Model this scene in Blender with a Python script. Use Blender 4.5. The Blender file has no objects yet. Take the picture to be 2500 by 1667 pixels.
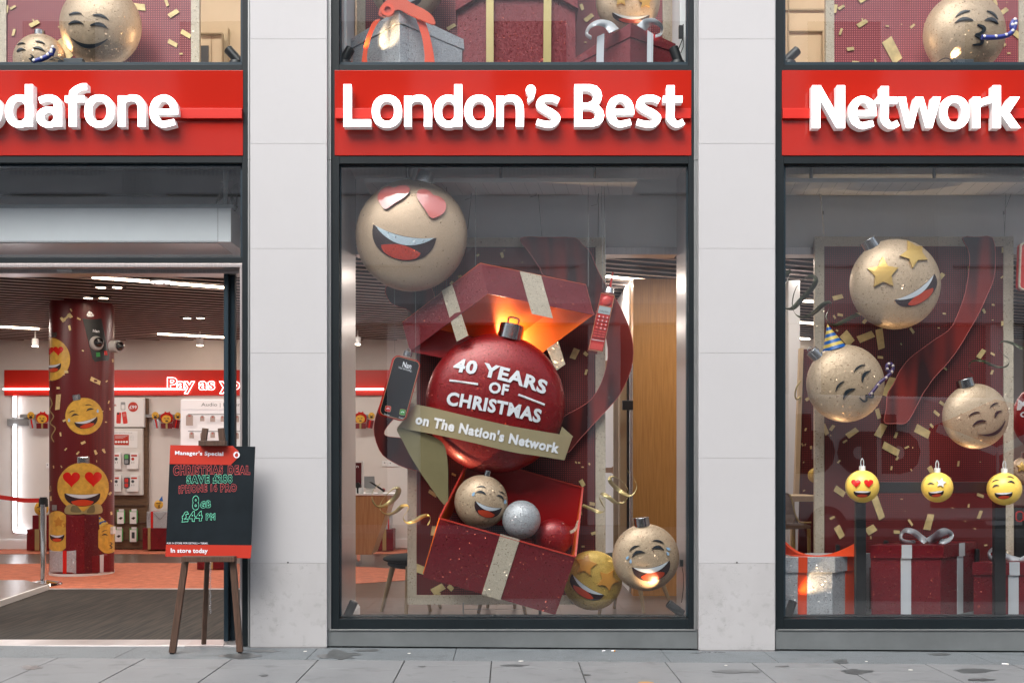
import bpy, bmesh, math, random
from math import radians as R_, sin, cos, pi, sqrt, atan2
from mathutils import Vector as V, Matrix
from mathutils.geometry import delaunay_2d_cdt
random.seed(7)
sc = bpy.context.scene
COL = sc.collection
# ---------------------------------------------------------------- camera
CAMY, CAMZ, F, VX, VY = -8.0, 1.5, 2400.0, 1240.0, 1135.0
cam = bpy.data.cameras.new('camera'); camo = bpy.data.objects.new('camera', cam); COL.objects.link(camo)
camo.location = (0, CAMY, CAMZ); camo.rotation_euler = (R_(90), 0, 0)
cam.sensor_width = 36; cam.lens = 36*F/2500; cam.shift_x = 0.004; cam.shift_y = 0.1206
cam.clip_end = 300; cam.clip_start = .05
sc.camera = camo
# ---------------------------------------------------------------- sky and sun (overcast)
SUN_EL = 50
wd = bpy.data.worlds.new('World'); sc.world = wd; wd.use_nodes = True
nt = wd.node_tree
sky = nt.nodes.new('ShaderNodeTexSky'); sky.sky_type = 'NISHITA'; sky.sun_disc = False
sky.sun_elevation = R_(SUN_EL); sky.sun_rotation = R_(205); sky.air_density = 1.0; sky.dust_density = 4; sky.ozone_density = 1
hs_ = nt.nodes.new('ShaderNodeHueSaturation'); hs_.inputs['Saturation'].default_value = .45   # overcast: a greyer sky
nt.links.new(sky.outputs[0], hs_.inputs['Color']); nt.links.new(hs_.outputs[0], nt.nodes['Background'].inputs[0]); nt.nodes['Background'].inputs[1].default_value = .15
sl = bpy.data.lights.new('sun', 'SUN'); sl.energy = 1.0; sl.angle = R_(55); sl.color = (1, .97, .93)
so = bpy.data.objects.new('sun', sl); COL.objects.link(so); so.rotation_euler = (R_(90-SUN_EL), 0, R_(-25))
sc.view_settings.view_transform = 'Standard'; sc.view_settings.look = 'None'; sc.view_settings.gamma = 1
sc.view_settings.exposure = 1.22
cy = sc.cycles
cy.use_denoising = True; cy.max_bounces = 7; cy.diffuse_bounces = 3; cy.glossy_bounces = 4; cy.transmission_bounces = 4
cy.transparent_max_bounces = 16; cy.sample_clamp_indirect = 4; cy.caustics_reflective = False; cy.caustics_refractive = False
# ---------------------------------------------------------------- pixel <-> world
def W(sx, sy, Y): return V(((sx-VX)*(Y-CAMY)/F, Y, CAMZ-(sy-VY)*(Y-CAMY)/F))
def onz(sx, sy, z):
    d = (z-CAMZ)*F/(VY-sy); return V(((sx-VX)*d/F, CAMY+d, z))
def at(Y): return lambda sx, sy: W(sx, sy, Y)
# ---------------------------------------------------------------- things and parts
def setp(o, label=None, cat=None, group=None, kind=None):
    if label: o['label'] = label
    if cat: o['category'] = cat
    if group: o['group'] = group
    if kind: o['kind'] = kind
    return o
def thing(name, label, cat, group=None):
    o = bpy.data.objects.new(name, None); COL.objects.link(o); o.empty_display_size = .1
    return setp(o, label, cat, group)
def kids(o): return [c for c in bpy.data.objects if c.parent == o]
def deep(o):
    r = []
    for c in CH.get(o.name, []): r += [c]+deep(c)
    return r
CH = {}
def part(name, mb, mats, parent=None, bev=0, smooth=False, label=None):
    me = bpy.data.meshes.new(name)
    me.from_pydata([tuple(v) for v in mb.v], [], mb.f)
    if not isinstance(mats, (list, tuple)): mats = [mats]
    for m in mats: me.materials.append(M[m] if isinstance(m, str) else m)
    for p, k in zip(me.polygons, mb.m): p.material_index = k
    bm = bmesh.new(); bm.from_mesh(me); bmesh.ops.remove_doubles(bm, verts=bm.verts, dist=1e-5) if mb.weld else None
    bmesh.ops.recalc_face_normals(bm, faces=bm.faces); bm.to_mesh(me); bm.free()
    if smooth or mb.sm:
        for p in me.polygons: p.use_smooth = True
        try: me.set_sharp_from_angle(angle=R_(38))
        except Exception: pass
    o = bpy.data.objects.new(name, me); COL.objects.link(o)
    if parent is not None: o.parent = parent; CH.setdefault(parent.name, []).append(o)
    if bev:
        b = o.modifiers.new('bevel', 'BEVEL'); b.width = bev; b.segments = 2; b.limit_method = 'ANGLE'; b.angle_limit = R_(40)
    if label: o['label'] = label
    return o
DONE = set()
def fin(o):
    """move the origin of a thing to the middle of its base"""
    if o.name in DONE: return o
    DONE.add(o.name)
    ms = [c for c in [o]+deep(o) if c.type == 'MESH']
    lo = [1e9]*3; hi = [-1e9]*3
    for m in ms:
        for v in m.data.vertices:
            for i in range(3): lo[i] = min(lo[i], v.co[i]); hi[i] = max(hi[i], v.co[i])
    if not ms: return o
    b = V(((lo[0]+hi[0])/2, (lo[1]+hi[1])/2, lo[2]))
    for m in ms: m.data.transform(Matrix.Translation(-b))
    for c in deep(o):
        if c.type != 'MESH': c.location = c.location-b
    o.location = b
    return o
def dup(o, dx=V((0, 0, 0)), label=None, rz=0, scale=1):
    fin(o)
    def cp(a, par):
        c = a.copy(); COL.objects.link(c); c.parent = par
        if par is not None: CH.setdefault(par.name, []).append(c)
        for k in CH.get(a.name, []): cp(k, c)
        return c
    c = cp(o, None); DONE.add(c.name); c.location = o.location+V(dx); c.rotation_euler.z = o.rotation_euler.z+rz
    if scale != 1: c.scale = (scale,)*3
    if label: c['label'] = label
    return c
def solo(name, mb, mats, label=None, cat=None, group=None, kind=None, **k):
    return setp(part(name, mb, mats, None, **k), label, cat, group, kind)
def each(name, boxes, mat_, parent, bev=0):
    """one part for each (x0,y0,x1,y1,Y,depth) pixel box"""
    for b in boxes: part(name, MB().pbox(*b), mat_, parent, bev=bev)
# ---------------------------------------------------------------- mesh builder
def inpoly(x, y, P):
    c = False; n = len(P); j = n-1
    for i in range(n):
        xi, yi = P[i]; xj, yj = P[j]
        if (yi > y) != (yj > y) and x < (xj-xi)*(y-yi)/(yj-yi)+xi: c = not c
        j = i
    return c
class MB:
    def __init__(s): s.v = []; s.f = []; s.m = []; s.sm = False; s.weld = True
    def add(s, vs, fs, m=0):
        b = len(s.v); s.v += [V(v) for v in vs]; s.f += [tuple(b+i for i in f) for f in fs]; s.m += [m]*len(fs); return s
    def box(s, x0, x1, y0, y1, z0, z1, m=0):
        return s.hexa([(x0, y0, z0), (x1, y0, z0), (x1, y1, z0), (x0, y1, z0), (x0, y0, z1), (x1, y0, z1), (x1, y1, z1), (x0, y1, z1)], m)
    def hexa(s, p, m=0):
        return s.add(p, [(0, 1, 2, 3), (4, 5, 6, 7), (0, 1, 5, 4), (1, 2, 6, 5), (2, 3, 7, 6), (3, 0, 4, 7)], m)
    def pbox(s, x0, y0, x1, y1, Y, th, m=0):
        """box whose front face covers the pixel rectangle when its front is Y metres deep"""
        a = W(x0, y0, Y); b = W(x1, y1, Y); return s.box(a.x, b.x, Y, Y+th, b.z, a.z, m)
    def bar(s, a, b, w, h, m=0):
        a = V(a); b = V(b); d = (b-a).normalized(); u = d.cross(V((0, 0, 1)))
        if u.length < .01: u = d.cross(V((0, 1, 0)))
        u.normalize(); t = u.cross(d).normalized(); u = u*w/2; t = t*h/2
        return s.hexa([a-u-t, a+u-t, a+u+t, a-u+t, b-u-t, b+u-t, b+u+t, b-u+t], m)
    def cyl(s, a, b, r0, r1=None, n=20, m=0, caps=True):
        r1 = r0 if r1 is None else r1; a = V(a); b = V(b); d = (b-a).normalized()
        u = d.cross(V((0, 0, 1))); u = u.normalized() if u.length > .01 else V((1, 0, 0)); t = d.cross(u)
        vs = []
        for P, r in ((a, r0), (b, r1)):
            for i in range(n):
                q = 2*pi*i/n; vs.append(P+u*cos(q)*r+t*sin(q)*r)
        fs = [(i, (i+1) % n, n+(i+1) % n, n+i) for i in range(n)]
        if caps: fs += [tuple(range(n)), tuple(range(n, 2*n))]
        s.sm = True; return s.add(vs, fs, m)
    def tube(s, pts, r, n=8, m=0, closed=False):
        pts = [V(p) for p in pts]; N = len(pts); vs = []; prev = None
        for i, p in enumerate(pts):
            a = pts[(i-1) % N] if closed or i > 0 else p; b = pts[(i+1) % N] if closed or i < N-1 else p
            d = (b-a).normalized(); u = d.cross(V((0, 1, 0)) if prev is None else prev.cross(d))
            if prev is not None: u = prev-d*prev.dot(d)
            if u.length < .01: u = d.cross(V((1, 0, .1)))
            u.normalize(); prev = u; t = d.cross(u)
            vs += [p+u*cos(2*pi*k/n)*r+t*sin(2*pi*k/n)*r for k in range(n)]
        fs = []
        for i in range(N if closed else N-1):
            j = (i+1) % N
            fs += [(i*n+k, i*n+(k+1) % n, j*n+(k+1) % n, j*n+k) for k in range(n)]
        if not closed: fs += [tuple(range(n)), tuple(range((N-1)*n, N*n))]
        s.sm = True; return s.add(vs, fs, m)
    def ball(s, c, rx, ry, rz, n=32, k=16, m=0):
        c = V(c); vs = [c+V((0, 0, rz))]
        for i in range(1, k):
            a = pi*i/k
            for j in range(n): vs.append(c+V((rx*sin(a)*cos(2*pi*j/n), ry*sin(a)*sin(2*pi*j/n), rz*cos(a))))
        vs.append(c-V((0, 0, rz))); fs = [(0, 1+j, 1+(j+1) % n) for j in range(n)]
        for i in range(k-2):
            fs += [(1+i*n+j, 1+(i+1)*n+j, 1+(i+1)*n+(j+1) % n, 1+i*n+(j+1) % n) for j in range(n)]
        e = len(vs)-1; o = 1+(k-2)*n; fs += [(e, o+(j+1) % n, o+j) for j in range(n)]
        s.sm = True; return s.add(vs, fs, m)
    def plate(s, shapes, fm, th=.01, m=0, grid=None, side=None, dirn=(0, 1, 0), m_side=None):
        """union of 2-D shapes [(outer,[holes])...] mapped to 3-D by fm(x,y), extruded by th"""
        vs = []; es = []
        for o, hs in shapes:
            for P in [o]+list(hs):
                b = len(vs); vs += [V((p[0], p[1])) for p in P]; es += [(b+i, b+(i+1) % len(P)) for i in range(len(P))]
        if grid:
            x0 = min(v.x for v in vs); x1 = max(v.x for v in vs); y0 = min(v.y for v in vs); y1 = max(v.y for v in vs)
            x = x0+grid*.5
            while x < x1:
                y = y0+grid*.53
                while y < y1:
                    if inside(x, y, shapes): vs.append(V((x, y)))
                    y += grid
                x += grid
        r = delaunay_2d_cdt(vs, es, [], 0, 1e-5)
        rv, rf = r[0], r[2]; T = []
        for f in rf:
            cx = sum(rv[i].x for i in f)/len(f); cy_ = sum(rv[i].y for i in f)/len(f)
            if inside(cx, cy_, shapes): T.append(tuple(f))
        fr = [fm(p.x, p.y) for p in rv]; D = V(dirn)*th; n = len(fr)
        cnt = {}
        for f in T:
            for a, b in zip(f, f[1:]+f[:1]): cnt.setdefault((min(a, b), max(a, b)), []).append((a, b))
        B = [e[0] for e in cnt.values() if len(e) == 1]
        used = set(i for f in T for i in f); idx = {}
        out = []
        for i in sorted(used): idx[i] = len(out); out.append(fr[i])
        k = len(out); out += [o+D for o in out]
        s.add(out, [tuple(idx[i] for i in f) for f in T], m)
        b = len(s.v)-len(out)
        s.f += [tuple(b+k+idx[i] for i in f) for f in T]; s.m += [m]*len(T)
        ms = m if m_side is None else m_side
        s.f += [(b+idx[a], b+idx[c], b+k+idx[c], b+k+idx[a]) for a, c in B]; s.m += [ms]*len(B)
        return s
    def text(s, t, x, y, h, w=None, rot=0, fm=None, bold=.02, m=0, outline=0, anchor='l', slant=0, bend=0):
        """builtin lettering: baseline start (x,y) and cap height h in pixels, mapped by fm"""
        me = glyphs(t, bold, slant)
        vs, fs, (x0, x1) = me
        k = h/(.695+1.6*bold); kx = k if w is None else w/(x1-x0)
        a = R_(rot); ox = {'l': 0, 'c': .5, 'r': 1}[anchor]*(x1-x0)
        out = []
        for p in vs:
            u = (p[0]-x0-ox)*kx; q = p[1]*k; g_ = (p[0]-x0)/(x1-x0); q += bend*4*g_*(1-g_)
            out.append(fm(x+u*cos(a)+q*sin(a), y+u*sin(a)-q*cos(a)))
        return s.add(out, fs, m)
def inside(x, y, shapes):
    for o, hs in shapes:
        if inpoly(x, y, o) and not any(inpoly(x, y, h) for h in hs): return True
    return False
GC = {}
def glyphs(t, bold, slant=0):
    key = (t, bold, slant)
    if key in GC: return GC[key]
    cu = bpy.data.curves.new('lettering', 'FONT'); cu.body = t; cu.offset = bold; cu.resolution_u = 3; cu.shear = slant; cu.space_character = 1+2.2*bold
    ob = bpy.data.objects.new('lettering', cu); COL.objects.link(ob)
    bpy.context.view_layer.update()
    dg = bpy.context.evaluated_depsgraph_get(); me = bpy.data.meshes.new_from_object(ob.evaluated_get(dg))
    vs = [(v.co.x, v.co.y) for v in me.vertices]; fs = [tuple(p.vertices) for p in me.polygons]
    bpy.data.objects.remove(ob); bpy.data.curves.remove(cu); bpy.data.meshes.remove(me)
    xs = [v[0] for v in vs] or [0, 1]
    GC[key] = (vs, fs, (min(xs), max(xs))); return GC[key]
# ---------------------------------------------------------------- 2-D outlines
def cr(pts, n=8, closed=True):
    """Catmull-Rom through the points"""
    N = len(pts); out = []
    rng = range(N) if closed else range(N-1)
    g = (lambda i: pts[i % N]) if closed else (lambda i: pts[max(0, min(N-1, i))])
    for i in rng:
        p0, p1, p2, p3 = g(i-1), g(i), g(i+1), g(i+2)
        for k in range(n):
            t = k/n
            out.append(tuple(.5*((2*p1[j])+(-p0[j]+p2[j])*t+(2*p0[j]-5*p1[j]+4*p2[j]-p3[j])*t*t+(-p0[j]+3*p1[j]-3*p2[j]+p3[j])*t**3) for j in range(len(p1))))
    if not closed: out.append(tuple(pts[-1]))
    return out
def stroke(pts, w, n=7, smooth=True):
    """outline of a line of width w (a number or one per point)"""
    ws = w if isinstance(w, (list, tuple)) else [w]*len(pts)
    P = [(p[0], p[1], q) for p, q in zip(pts, ws)]
    if smooth: P = cr(P, n, False)
    L, Rr = [], []
    for i, p in enumerate(P):
        a = P[max(0, i-1)]; b = P[min(len(P)-1, i+1)]
        dx, dy = b[0]-a[0], b[1]-a[1]; l = sqrt(dx*dx+dy*dy) or 1
        nx, ny = -dy/l*p[2]/2, dx/l*p[2]/2
        L.append((p[0]+nx, p[1]+ny)); Rr.append((p[0]-nx, p[1]-ny))
    return L+Rr[::-1]
def ell(cx, cy_, rx, ry, n=28, rot=0, e=2):
    a = R_(rot); o = []
    for i in range(n):
        t = 2*pi*i/n; c, s_ = cos(t), sin(t)
        x = rx*math.copysign(abs(c)**(2/e), c); y = ry*math.copysign(abs(s_)**(2/e), s_)
        o.append((cx+x*cos(a)-y*sin(a), cy_+x*sin(a)+y*cos(a)))
    return o
def rect(x0, y0, x1, y1): return [(x0, y0), (x1, y0), (x1, y1), (x0, y1)]
def rrect(cx, cy_, w, h, r, rot=0, n=5):
    a = R_(rot); o = []
    for sx, sy, q in ((1, 1, 0), (-1, 1, 90), (-1, -1, 180), (1, -1, 270)):
        for i in range(n+1):
            t = R_(q+90*i/n); x = sx*(w/2-r)+r*cos(t); y = sy*(h/2-r)+r*sin(t)
            o.append((cx+x*cos(a)-y*sin(a), cy_+x*sin(a)+y*cos(a)))
    return o
def xf(P, cx, cy_, s, rot):
    """unit outline with y up -> pixels, turned clockwise by rot"""
    a = R_(rot); return [(cx+s*(x*cos(a)+y*sin(a)), cy_+s*(x*sin(a)-y*cos(a))) for x, y in P]
def U_heart():
    P = []
    for i in range(40):
        t = 2*pi*i/40; x = 16*sin(t)**3; y = 13*cos(t)-5*cos(2*t)-2*cos(3*t)-cos(4*t); P.append((x/16, (y+2)/16))
    return P
def U_star(k=.5):
    return [((1 if i % 2 == 0 else k)*sin(pi*i/5), (1 if i % 2 == 0 else k)*cos(pi*i/5)) for i in range(10)]
def arc(h, th, sag=1, n=12):
    """crescent: ends at (-1,0),(1,0), bulging up by h"""
    up = [(-1+2*i/n, sag*h*(1-(-1+2*i/n)**2)) for i in range(n+1)]
    dn = [(-1+2*i/n, sag*(h-th)*(1-(-1+2*i/n)**2)) for i in range(n+1)]
    return up+dn[::-1][1:-1]
# ---------------------------------------------------------------- materials
M = {}
def srgb(r, g, b):
    f = lambda c: (c/255/12.92) if c/255 <= .04045 else ((c/255+.055)/1.055)**2.4
    return (f(r), f(g), f(b))
def mt(name, c, rough=.5, metal=0., spec=.5, coat=0., emit=0., ecol=None, var=0., vs=3., bump=0., bs=60., stretch=None, alpha=None, rvar=0.):
    m = bpy.data.materials.new(name); M[name] = m; m.use_nodes = True; n = m.node_tree; b = n.nodes['Principled BSDF']
    c = tuple(c[:3]); b.inputs['Base Color'].default_value = (*c, 1); b.inputs['Roughness'].default_value = rough
    b.inputs['Metallic'].default_value = metal; b.inputs['Specular IOR Level'].default_value = spec
    b.inputs['Coat Weight'].default_value = coat; b.inputs['Coat Roughness'].default_value = .05
    if emit: b.inputs['Emission Strength'].default_value = emit; b.inputs['Emission Color'].default_value = (*(ecol or c), 1)
    if var or bump or rvar:
        tc = n.nodes.new('ShaderNodeTexCoord'); mp = n.nodes.new('ShaderNodeMapping'); n.links.new(tc.outputs['Object'], mp.inputs[0])
        if stretch: mp.inputs['Scale'].default_value = stretch
    if var or rvar:
        no = n.nodes.new('ShaderNodeTexNoise'); no.inputs['Scale'].default_value = vs; no.inputs['Detail'].default_value = 6; no.inputs['Roughness'].default_value = .6
        n.links.new(mp.outputs[0], no.inputs['Vector'])
    if var:
        cr_ = n.nodes.new('ShaderNodeValToRGB'); cr_.color_ramp.elements[0].position = .3; cr_.color_ramp.elements[1].position = .7
        cr_.color_ramp.elements[0].color = (*[max(0, x*(1-var)) for x in c], 1); cr_.color_ramp.elements[1].color = (*[min(1, x*(1+var)) for x in c], 1)
        n.links.new(no.outputs[0], cr_.inputs[0]); n.links.new(cr_.outputs[0], b.inputs['Base Color'])
    if rvar:
        mr = n.nodes.new('ShaderNodeMapRange'); mr.inputs['From Min'].default_value = .3; mr.inputs['From Max'].default_value = .7
        mr.inputs['To Min'].default_value = max(0, rough-rvar); mr.inputs['To Max'].default_value = min(1, rough+rvar)
        n.links.new(no.outputs[0], mr.inputs[0]); n.links.new(mr.outputs[0], b.inputs['Roughness'])
    if bump:
        nb = n.nodes.new('ShaderNodeTexNoise'); nb.inputs['Scale'].default_value = bs; nb.inputs['Detail'].default_value = 4
        bu = n.nodes.new('ShaderNodeBump'); bu.inputs['Strength'].default_value = bump; bu.inputs['Distance'].default_value = .01
        n.links.new(mp.outputs[0], nb.inputs['Vector']); n.links.new(nb.outputs[0], bu.inputs['Height']); n.links.new(bu.outputs[0], b.inputs['Normal'])
    return m
def glit(name, c, c2, scale=190, rough=.34, metal=.65, tilt=.9, spark=.035):
    metal = metal*.45; tilt = {'silver': .4, 'gold_smooth': .15}.get(name, .22); spark = .008 if name == 'gold_smooth' else spark; rough = .42; scale = scale*1.05
    """glitter: small flakes, each with its own tint and tilt"""
    m = bpy.data.materials.new(name); M[name] = m; m.use_nodes = True; n = m.node_tree; b = n.nodes['Principled BSDF']; L = n.links.new
    tc = n.nodes.new('ShaderNodeTexCoord'); vo = n.nodes.new('ShaderNodeTexVoronoi'); vo.inputs['Scale'].default_value = scale
    L(tc.outputs['Object'], vo.inputs['Vector'])
    v2 = n.nodes.new('ShaderNodeTexVoronoi'); v2.inputs['Scale'].default_value = 125; L(tc.outputs['Object'], v2.inputs['Vector'])
    sp = n.nodes.new('ShaderNodeSeparateColor'); L(vo.outputs['Color'], sp.inputs[0])
    s2 = n.nodes.new('ShaderNodeSeparateColor'); L(v2.outputs['Color'], s2.inputs[0])
    mx = n.nodes.new('ShaderNodeMix'); mx.data_type = 'RGBA'; L(sp.outputs[0], mx.inputs[0]); mx.inputs[6].default_value = (*c, 1); mx.inputs[7].default_value = (*c2, 1)
    bc_ = mx
    ge = n.nodes.new('ShaderNodeNewGeometry')
    def vm(op, a, bb=None, val=None):
        q = n.nodes.new('ShaderNodeVectorMath'); q.operation = op; L(a, q.inputs[0])
        if bb is not None: L(bb, q.inputs[1])
        if val is not None: q.inputs[1].default_value = val
        return q
    o1 = vm('SUBTRACT', vo.outputs['Color'], None, (.5, .5, .5)); o1s = n.nodes.new('ShaderNodeVectorMath'); o1s.operation = 'SCALE'; L(o1.outputs[0], o1s.inputs[0]); o1s.inputs[3].default_value = tilt
    o2 = vm('SUBTRACT', v2.outputs['Color'], None, (.5, .5, .5)); th = n.nodes.new('ShaderNodeMath'); th.operation = 'GREATER_THAN'; th.inputs[1].default_value = 1-spark; L(s2.outputs[1], th.inputs[0])
    th2 = n.nodes.new('ShaderNodeMath'); th2.operation = 'MULTIPLY'; th2.inputs[1].default_value = 1.1; L(th.outputs[0], th2.inputs[0])
    o2s = n.nodes.new('ShaderNodeVectorMath'); o2s.operation = 'SCALE'; L(o2.outputs[0], o2s.inputs[0]); L(th2.outputs[0], o2s.inputs[3])
    a1 = vm('ADD', ge.outputs['Normal'], o1s.outputs[0]); a2 = vm('ADD', a1.outputs[0], o2s.outputs[0]); nn = vm('NORMALIZE', a2.outputs[0])
    L(nn.outputs[0], b.inputs['Normal'])
    mf = n.nodes.new('ShaderNodeMix'); mf.data_type = 'RGBA'; L(th.outputs[0], mf.inputs[0]); L(bc_.outputs[2], mf.inputs[6]); mf.inputs[7].default_value = (*[min(1, x*1.25+q) for x, q in zip(c, (.14, .06, .02))], 1); L(mf.outputs[2], b.inputs['Base Color'])
    for k, base, hi in (('Roughness', rough, .26), ('Metallic', metal, .6)):
        r = n.nodes.new('ShaderNodeMapRange'); r.inputs['To Min'].default_value = base; r.inputs['To Max'].default_value = hi; L(th.outputs[0], r.inputs[0]); L(r.outputs[0], b.inputs[k])
    return m
def dots(name, c, cd, pitch=.0246, r=.19, rough=.5):
    """regular small dots on a printed board (x/z plane)"""
    m = mt(name, c, rough); n = m.node_tree; b = n.nodes['Principled BSDF']; L = n.links.new
    tc = n.nodes.new('ShaderNodeTexCoord'); mp = n.nodes.new('ShaderNodeMapping'); mp.inputs['Scale'].default_value = (1/pitch, 0, 1/pitch); L(tc.outputs['Object'], mp.inputs[0])
    fr = n.nodes.new('ShaderNodeVectorMath'); fr.operation = 'FRACTION'; L(mp.outputs[0], fr.inputs[0])
    sb = n.nodes.new('ShaderNodeVectorMath'); sb.operation = 'SUBTRACT'; sb.inputs[1].default_value = (.5, 0, .5); L(fr.outputs[0], sb.inputs[0])
    ln = n.nodes.new('ShaderNodeVectorMath'); ln.operation = 'LENGTH'; L(sb.outputs[0], ln.inputs[0])
    lt = n.nodes.new('ShaderNodeMath'); lt.operation = 'LESS_THAN'; lt.inputs[1].default_value = r; L(ln.outputs['Value'], lt.inputs[0])
    mx = n.nodes.new('ShaderNodeMix'); mx.data_type = 'RGBA'; L(lt.outputs[0], mx.inputs[0]); mx.inputs[6].default_value = (*c, 1); mx.inputs[7].default_value = (*cd, 1)
    L(mx.outputs[2], b.inputs['Base Color']); return m
def glass(name, tint=(.94, .97, .97), ior=2.2):
    m = bpy.data.materials.new(name); M[name] = m; m.use_nodes = True; n = m.node_tree; n.nodes.clear(); L = n.links.new
    o = n.nodes.new('ShaderNodeOutputMaterial'); mx = n.nodes.new('ShaderNodeMixShader'); t = n.nodes.new('ShaderNodeBsdfTransparent'); g = n.nodes.new('ShaderNodeBsdfGlossy')
    t.inputs[0].default_value = (*tint, 1); g.inputs['Roughness'].default_value = 0; fr = n.nodes.new('ShaderNodeFresnel'); fr.inputs[0].default_value = ior
    ge = n.nodes.new('ShaderNodeNewGeometry'); ir = n.nodes.new('ShaderNodeMapRange'); ir.inputs['To Min'].default_value = ior; ir.inputs['To Max'].default_value = 1/ior; L(ge.outputs['Backfacing'], ir.inputs[0]); L(ir.outputs[0], fr.inputs[0])
    no = n.nodes.new('ShaderNodeTexNoise'); no.inputs['Scale'].default_value = .7; tc = n.nodes.new('ShaderNodeTexCoord'); L(tc.outputs['Object'], no.inputs[0])
    bu = n.nodes.new('ShaderNodeBump'); bu.inputs['Strength'].default_value = .02; bu.inputs['Distance'].default_value = .03; L(no.outputs[0], bu.inputs['Height']); L(bu.outputs[0], g.inputs['Normal'])
    L(fr.outputs[0], mx.inputs[0]); L(t.outputs[0], mx.inputs[1]); L(g.outputs[0], mx.inputs[2]); L(mx.outputs[0], o.inputs[0]); return m
def satin(name, c1, c2, sc_=(2.2, 2.2, .8), rot=.6, rough=.35):
    m = mt(name, c1, rough); n = m.node_tree; b = n.nodes['Principled BSDF']; L = n.links.new
    tc = n.nodes.new('ShaderNodeTexCoord'); mp = n.nodes.new('ShaderNodeMapping'); mp.inputs['Rotation'].default_value = (0, rot, 0); mp.inputs['Scale'].default_value = sc_; L(tc.outputs['Object'], mp.inputs[0])
    no = n.nodes.new('ShaderNodeTexNoise'); no.inputs['Scale'].default_value = 2.2; no.inputs['Detail'].default_value = 0; no.inputs['Distortion'].default_value = .4; L(mp.outputs[0], no.inputs[0])
    cr_ = n.nodes.new('ShaderNodeValToRGB'); e = cr_.color_ramp.elements; e[0].position = .36; e[0].color = (*c2, 1); e[1].position = .64; e[1].color = (*c1, 1); L(no.outputs[0], cr_.inputs[0])
    L(cr_.outputs[0], b.inputs['Base Color']); return m
def streak(name, c1, c2, rough, scale, dirn=(1, 12, 1), bump=.1):
    """wood grain / brushed metal: noise stretched along one way"""
    m = mt(name, c1, rough); n = m.node_tree; b = n.nodes['Principled BSDF']; L = n.links.new
    tc = n.nodes.new('ShaderNodeTexCoord'); mp = n.nodes.new('ShaderNodeMapping'); mp.inputs['Scale'].default_value = dirn; L(tc.outputs['Object'], mp.inputs[0])
    no = n.nodes.new('ShaderNodeTexNoise'); no.inputs['Scale'].default_value = scale; no.inputs['Detail'].default_value = 5; L(mp.outputs[0], no.inputs[0])
    cr_ = n.nodes.new('ShaderNodeValToRGB'); e = cr_.color_ramp.elements; e[0].position = .35; e[0].color = (*c2, 1); e[1].position = .65; e[1].color = (*c1, 1); L(no.outputs[0], cr_.inputs[0])
    L(cr_.outputs[0], b.inputs['Base Color'])
    if bump:
        bu = n.nodes.new('ShaderNodeBump'); bu.inputs['Strength'].default_value = bump; bu.inputs['Distance'].default_value = .004; L(no.outputs[0], bu.inputs['Height']); L(bu.outputs[0], b.inputs['Normal'])
    return m
def scuff(name, c, cd, amt):
    """pale stone with scratches, blotches and a few dark nicks"""
    m = mt(name, c, .62, bump=.12, bs=260); n = m.node_tree; b = n.nodes['Principled BSDF']; L = n.links.new
    tc = n.nodes.new('ShaderNodeTexCoord')
    def noise(scale, sx=(1, 1, 1), det=6, dist=0):
        mp = n.nodes.new('ShaderNodeMapping'); mp.inputs['Scale'].default_value = sx; mp.inputs['Rotation'].default_value = (0, .5*dist, 0); L(tc.outputs['Object'], mp.inputs[0])
        no = n.nodes.new('ShaderNodeTexNoise'); no.inputs['Scale'].default_value = scale; no.inputs['Detail'].default_value = det; no.inputs['Distortion'].default_value = dist; L(mp.outputs[0], no.inputs[0]); return no.outputs[0]
    def ramp(s, a, c_):
        r = n.nodes.new('ShaderNodeMapRange'); r.inputs['From Min'].default_value = a; r.inputs['From Max'].default_value = c_; L(s, r.inputs[0]); return r.outputs[0]
    def mixc(f, a, col, k):
        mu = n.nodes.new('ShaderNodeMath'); mu.operation = 'MULTIPLY'; mu.inputs[1].default_value = k; L(f, mu.inputs[0])
        mx = n.nodes.new('ShaderNodeMix'); mx.data_type = 'RGBA'; L(mu.outputs[0], mx.inputs[0]); L(a, mx.inputs[6]); mx.inputs[7].default_value = (*col, 1); return mx.outputs[2]
    rgb = n.nodes.new('ShaderNodeRGB'); rgb.outputs[0].default_value = (*c, 1); s = rgb.outputs[0]
    s = mixc(ramp(noise(1.6, det=8), .45, .75), s, cd, .22+.45*amt)
    s = mixc(ramp(noise(14, det=9), .55, .72), s, cd, .1+.5*amt)
    if amt:
        for q, (k, ds) in enumerate(((9, 2.5), (5, -3.2))):
            ab = n.nodes.new('ShaderNodeMath'); ab.operation = 'SUBTRACT'; ab.inputs[1].default_value = .5; L(noise(k, (1, 1, 1.7), 3, ds), ab.inputs[0])
            a2 = n.nodes.new('ShaderNodeMath'); a2.operation = 'ABSOLUTE'; L(ab.outputs[0], a2.inputs[0])
            li = ramp(a2.outputs[0], .006, .0); pt = ramp(noise(7+q, det=2), .52, .66)
            mu = n.nodes.new('ShaderNodeMath'); mu.operation = 'MULTIPLY'; L(li, mu.inputs[0]); L(pt, mu.inputs[1])
            s = mixc(mu.outputs[0], s, tuple(x*.25 for x in c), .8*amt)
    L(s, b.inputs['Base Color']); return m
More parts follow.
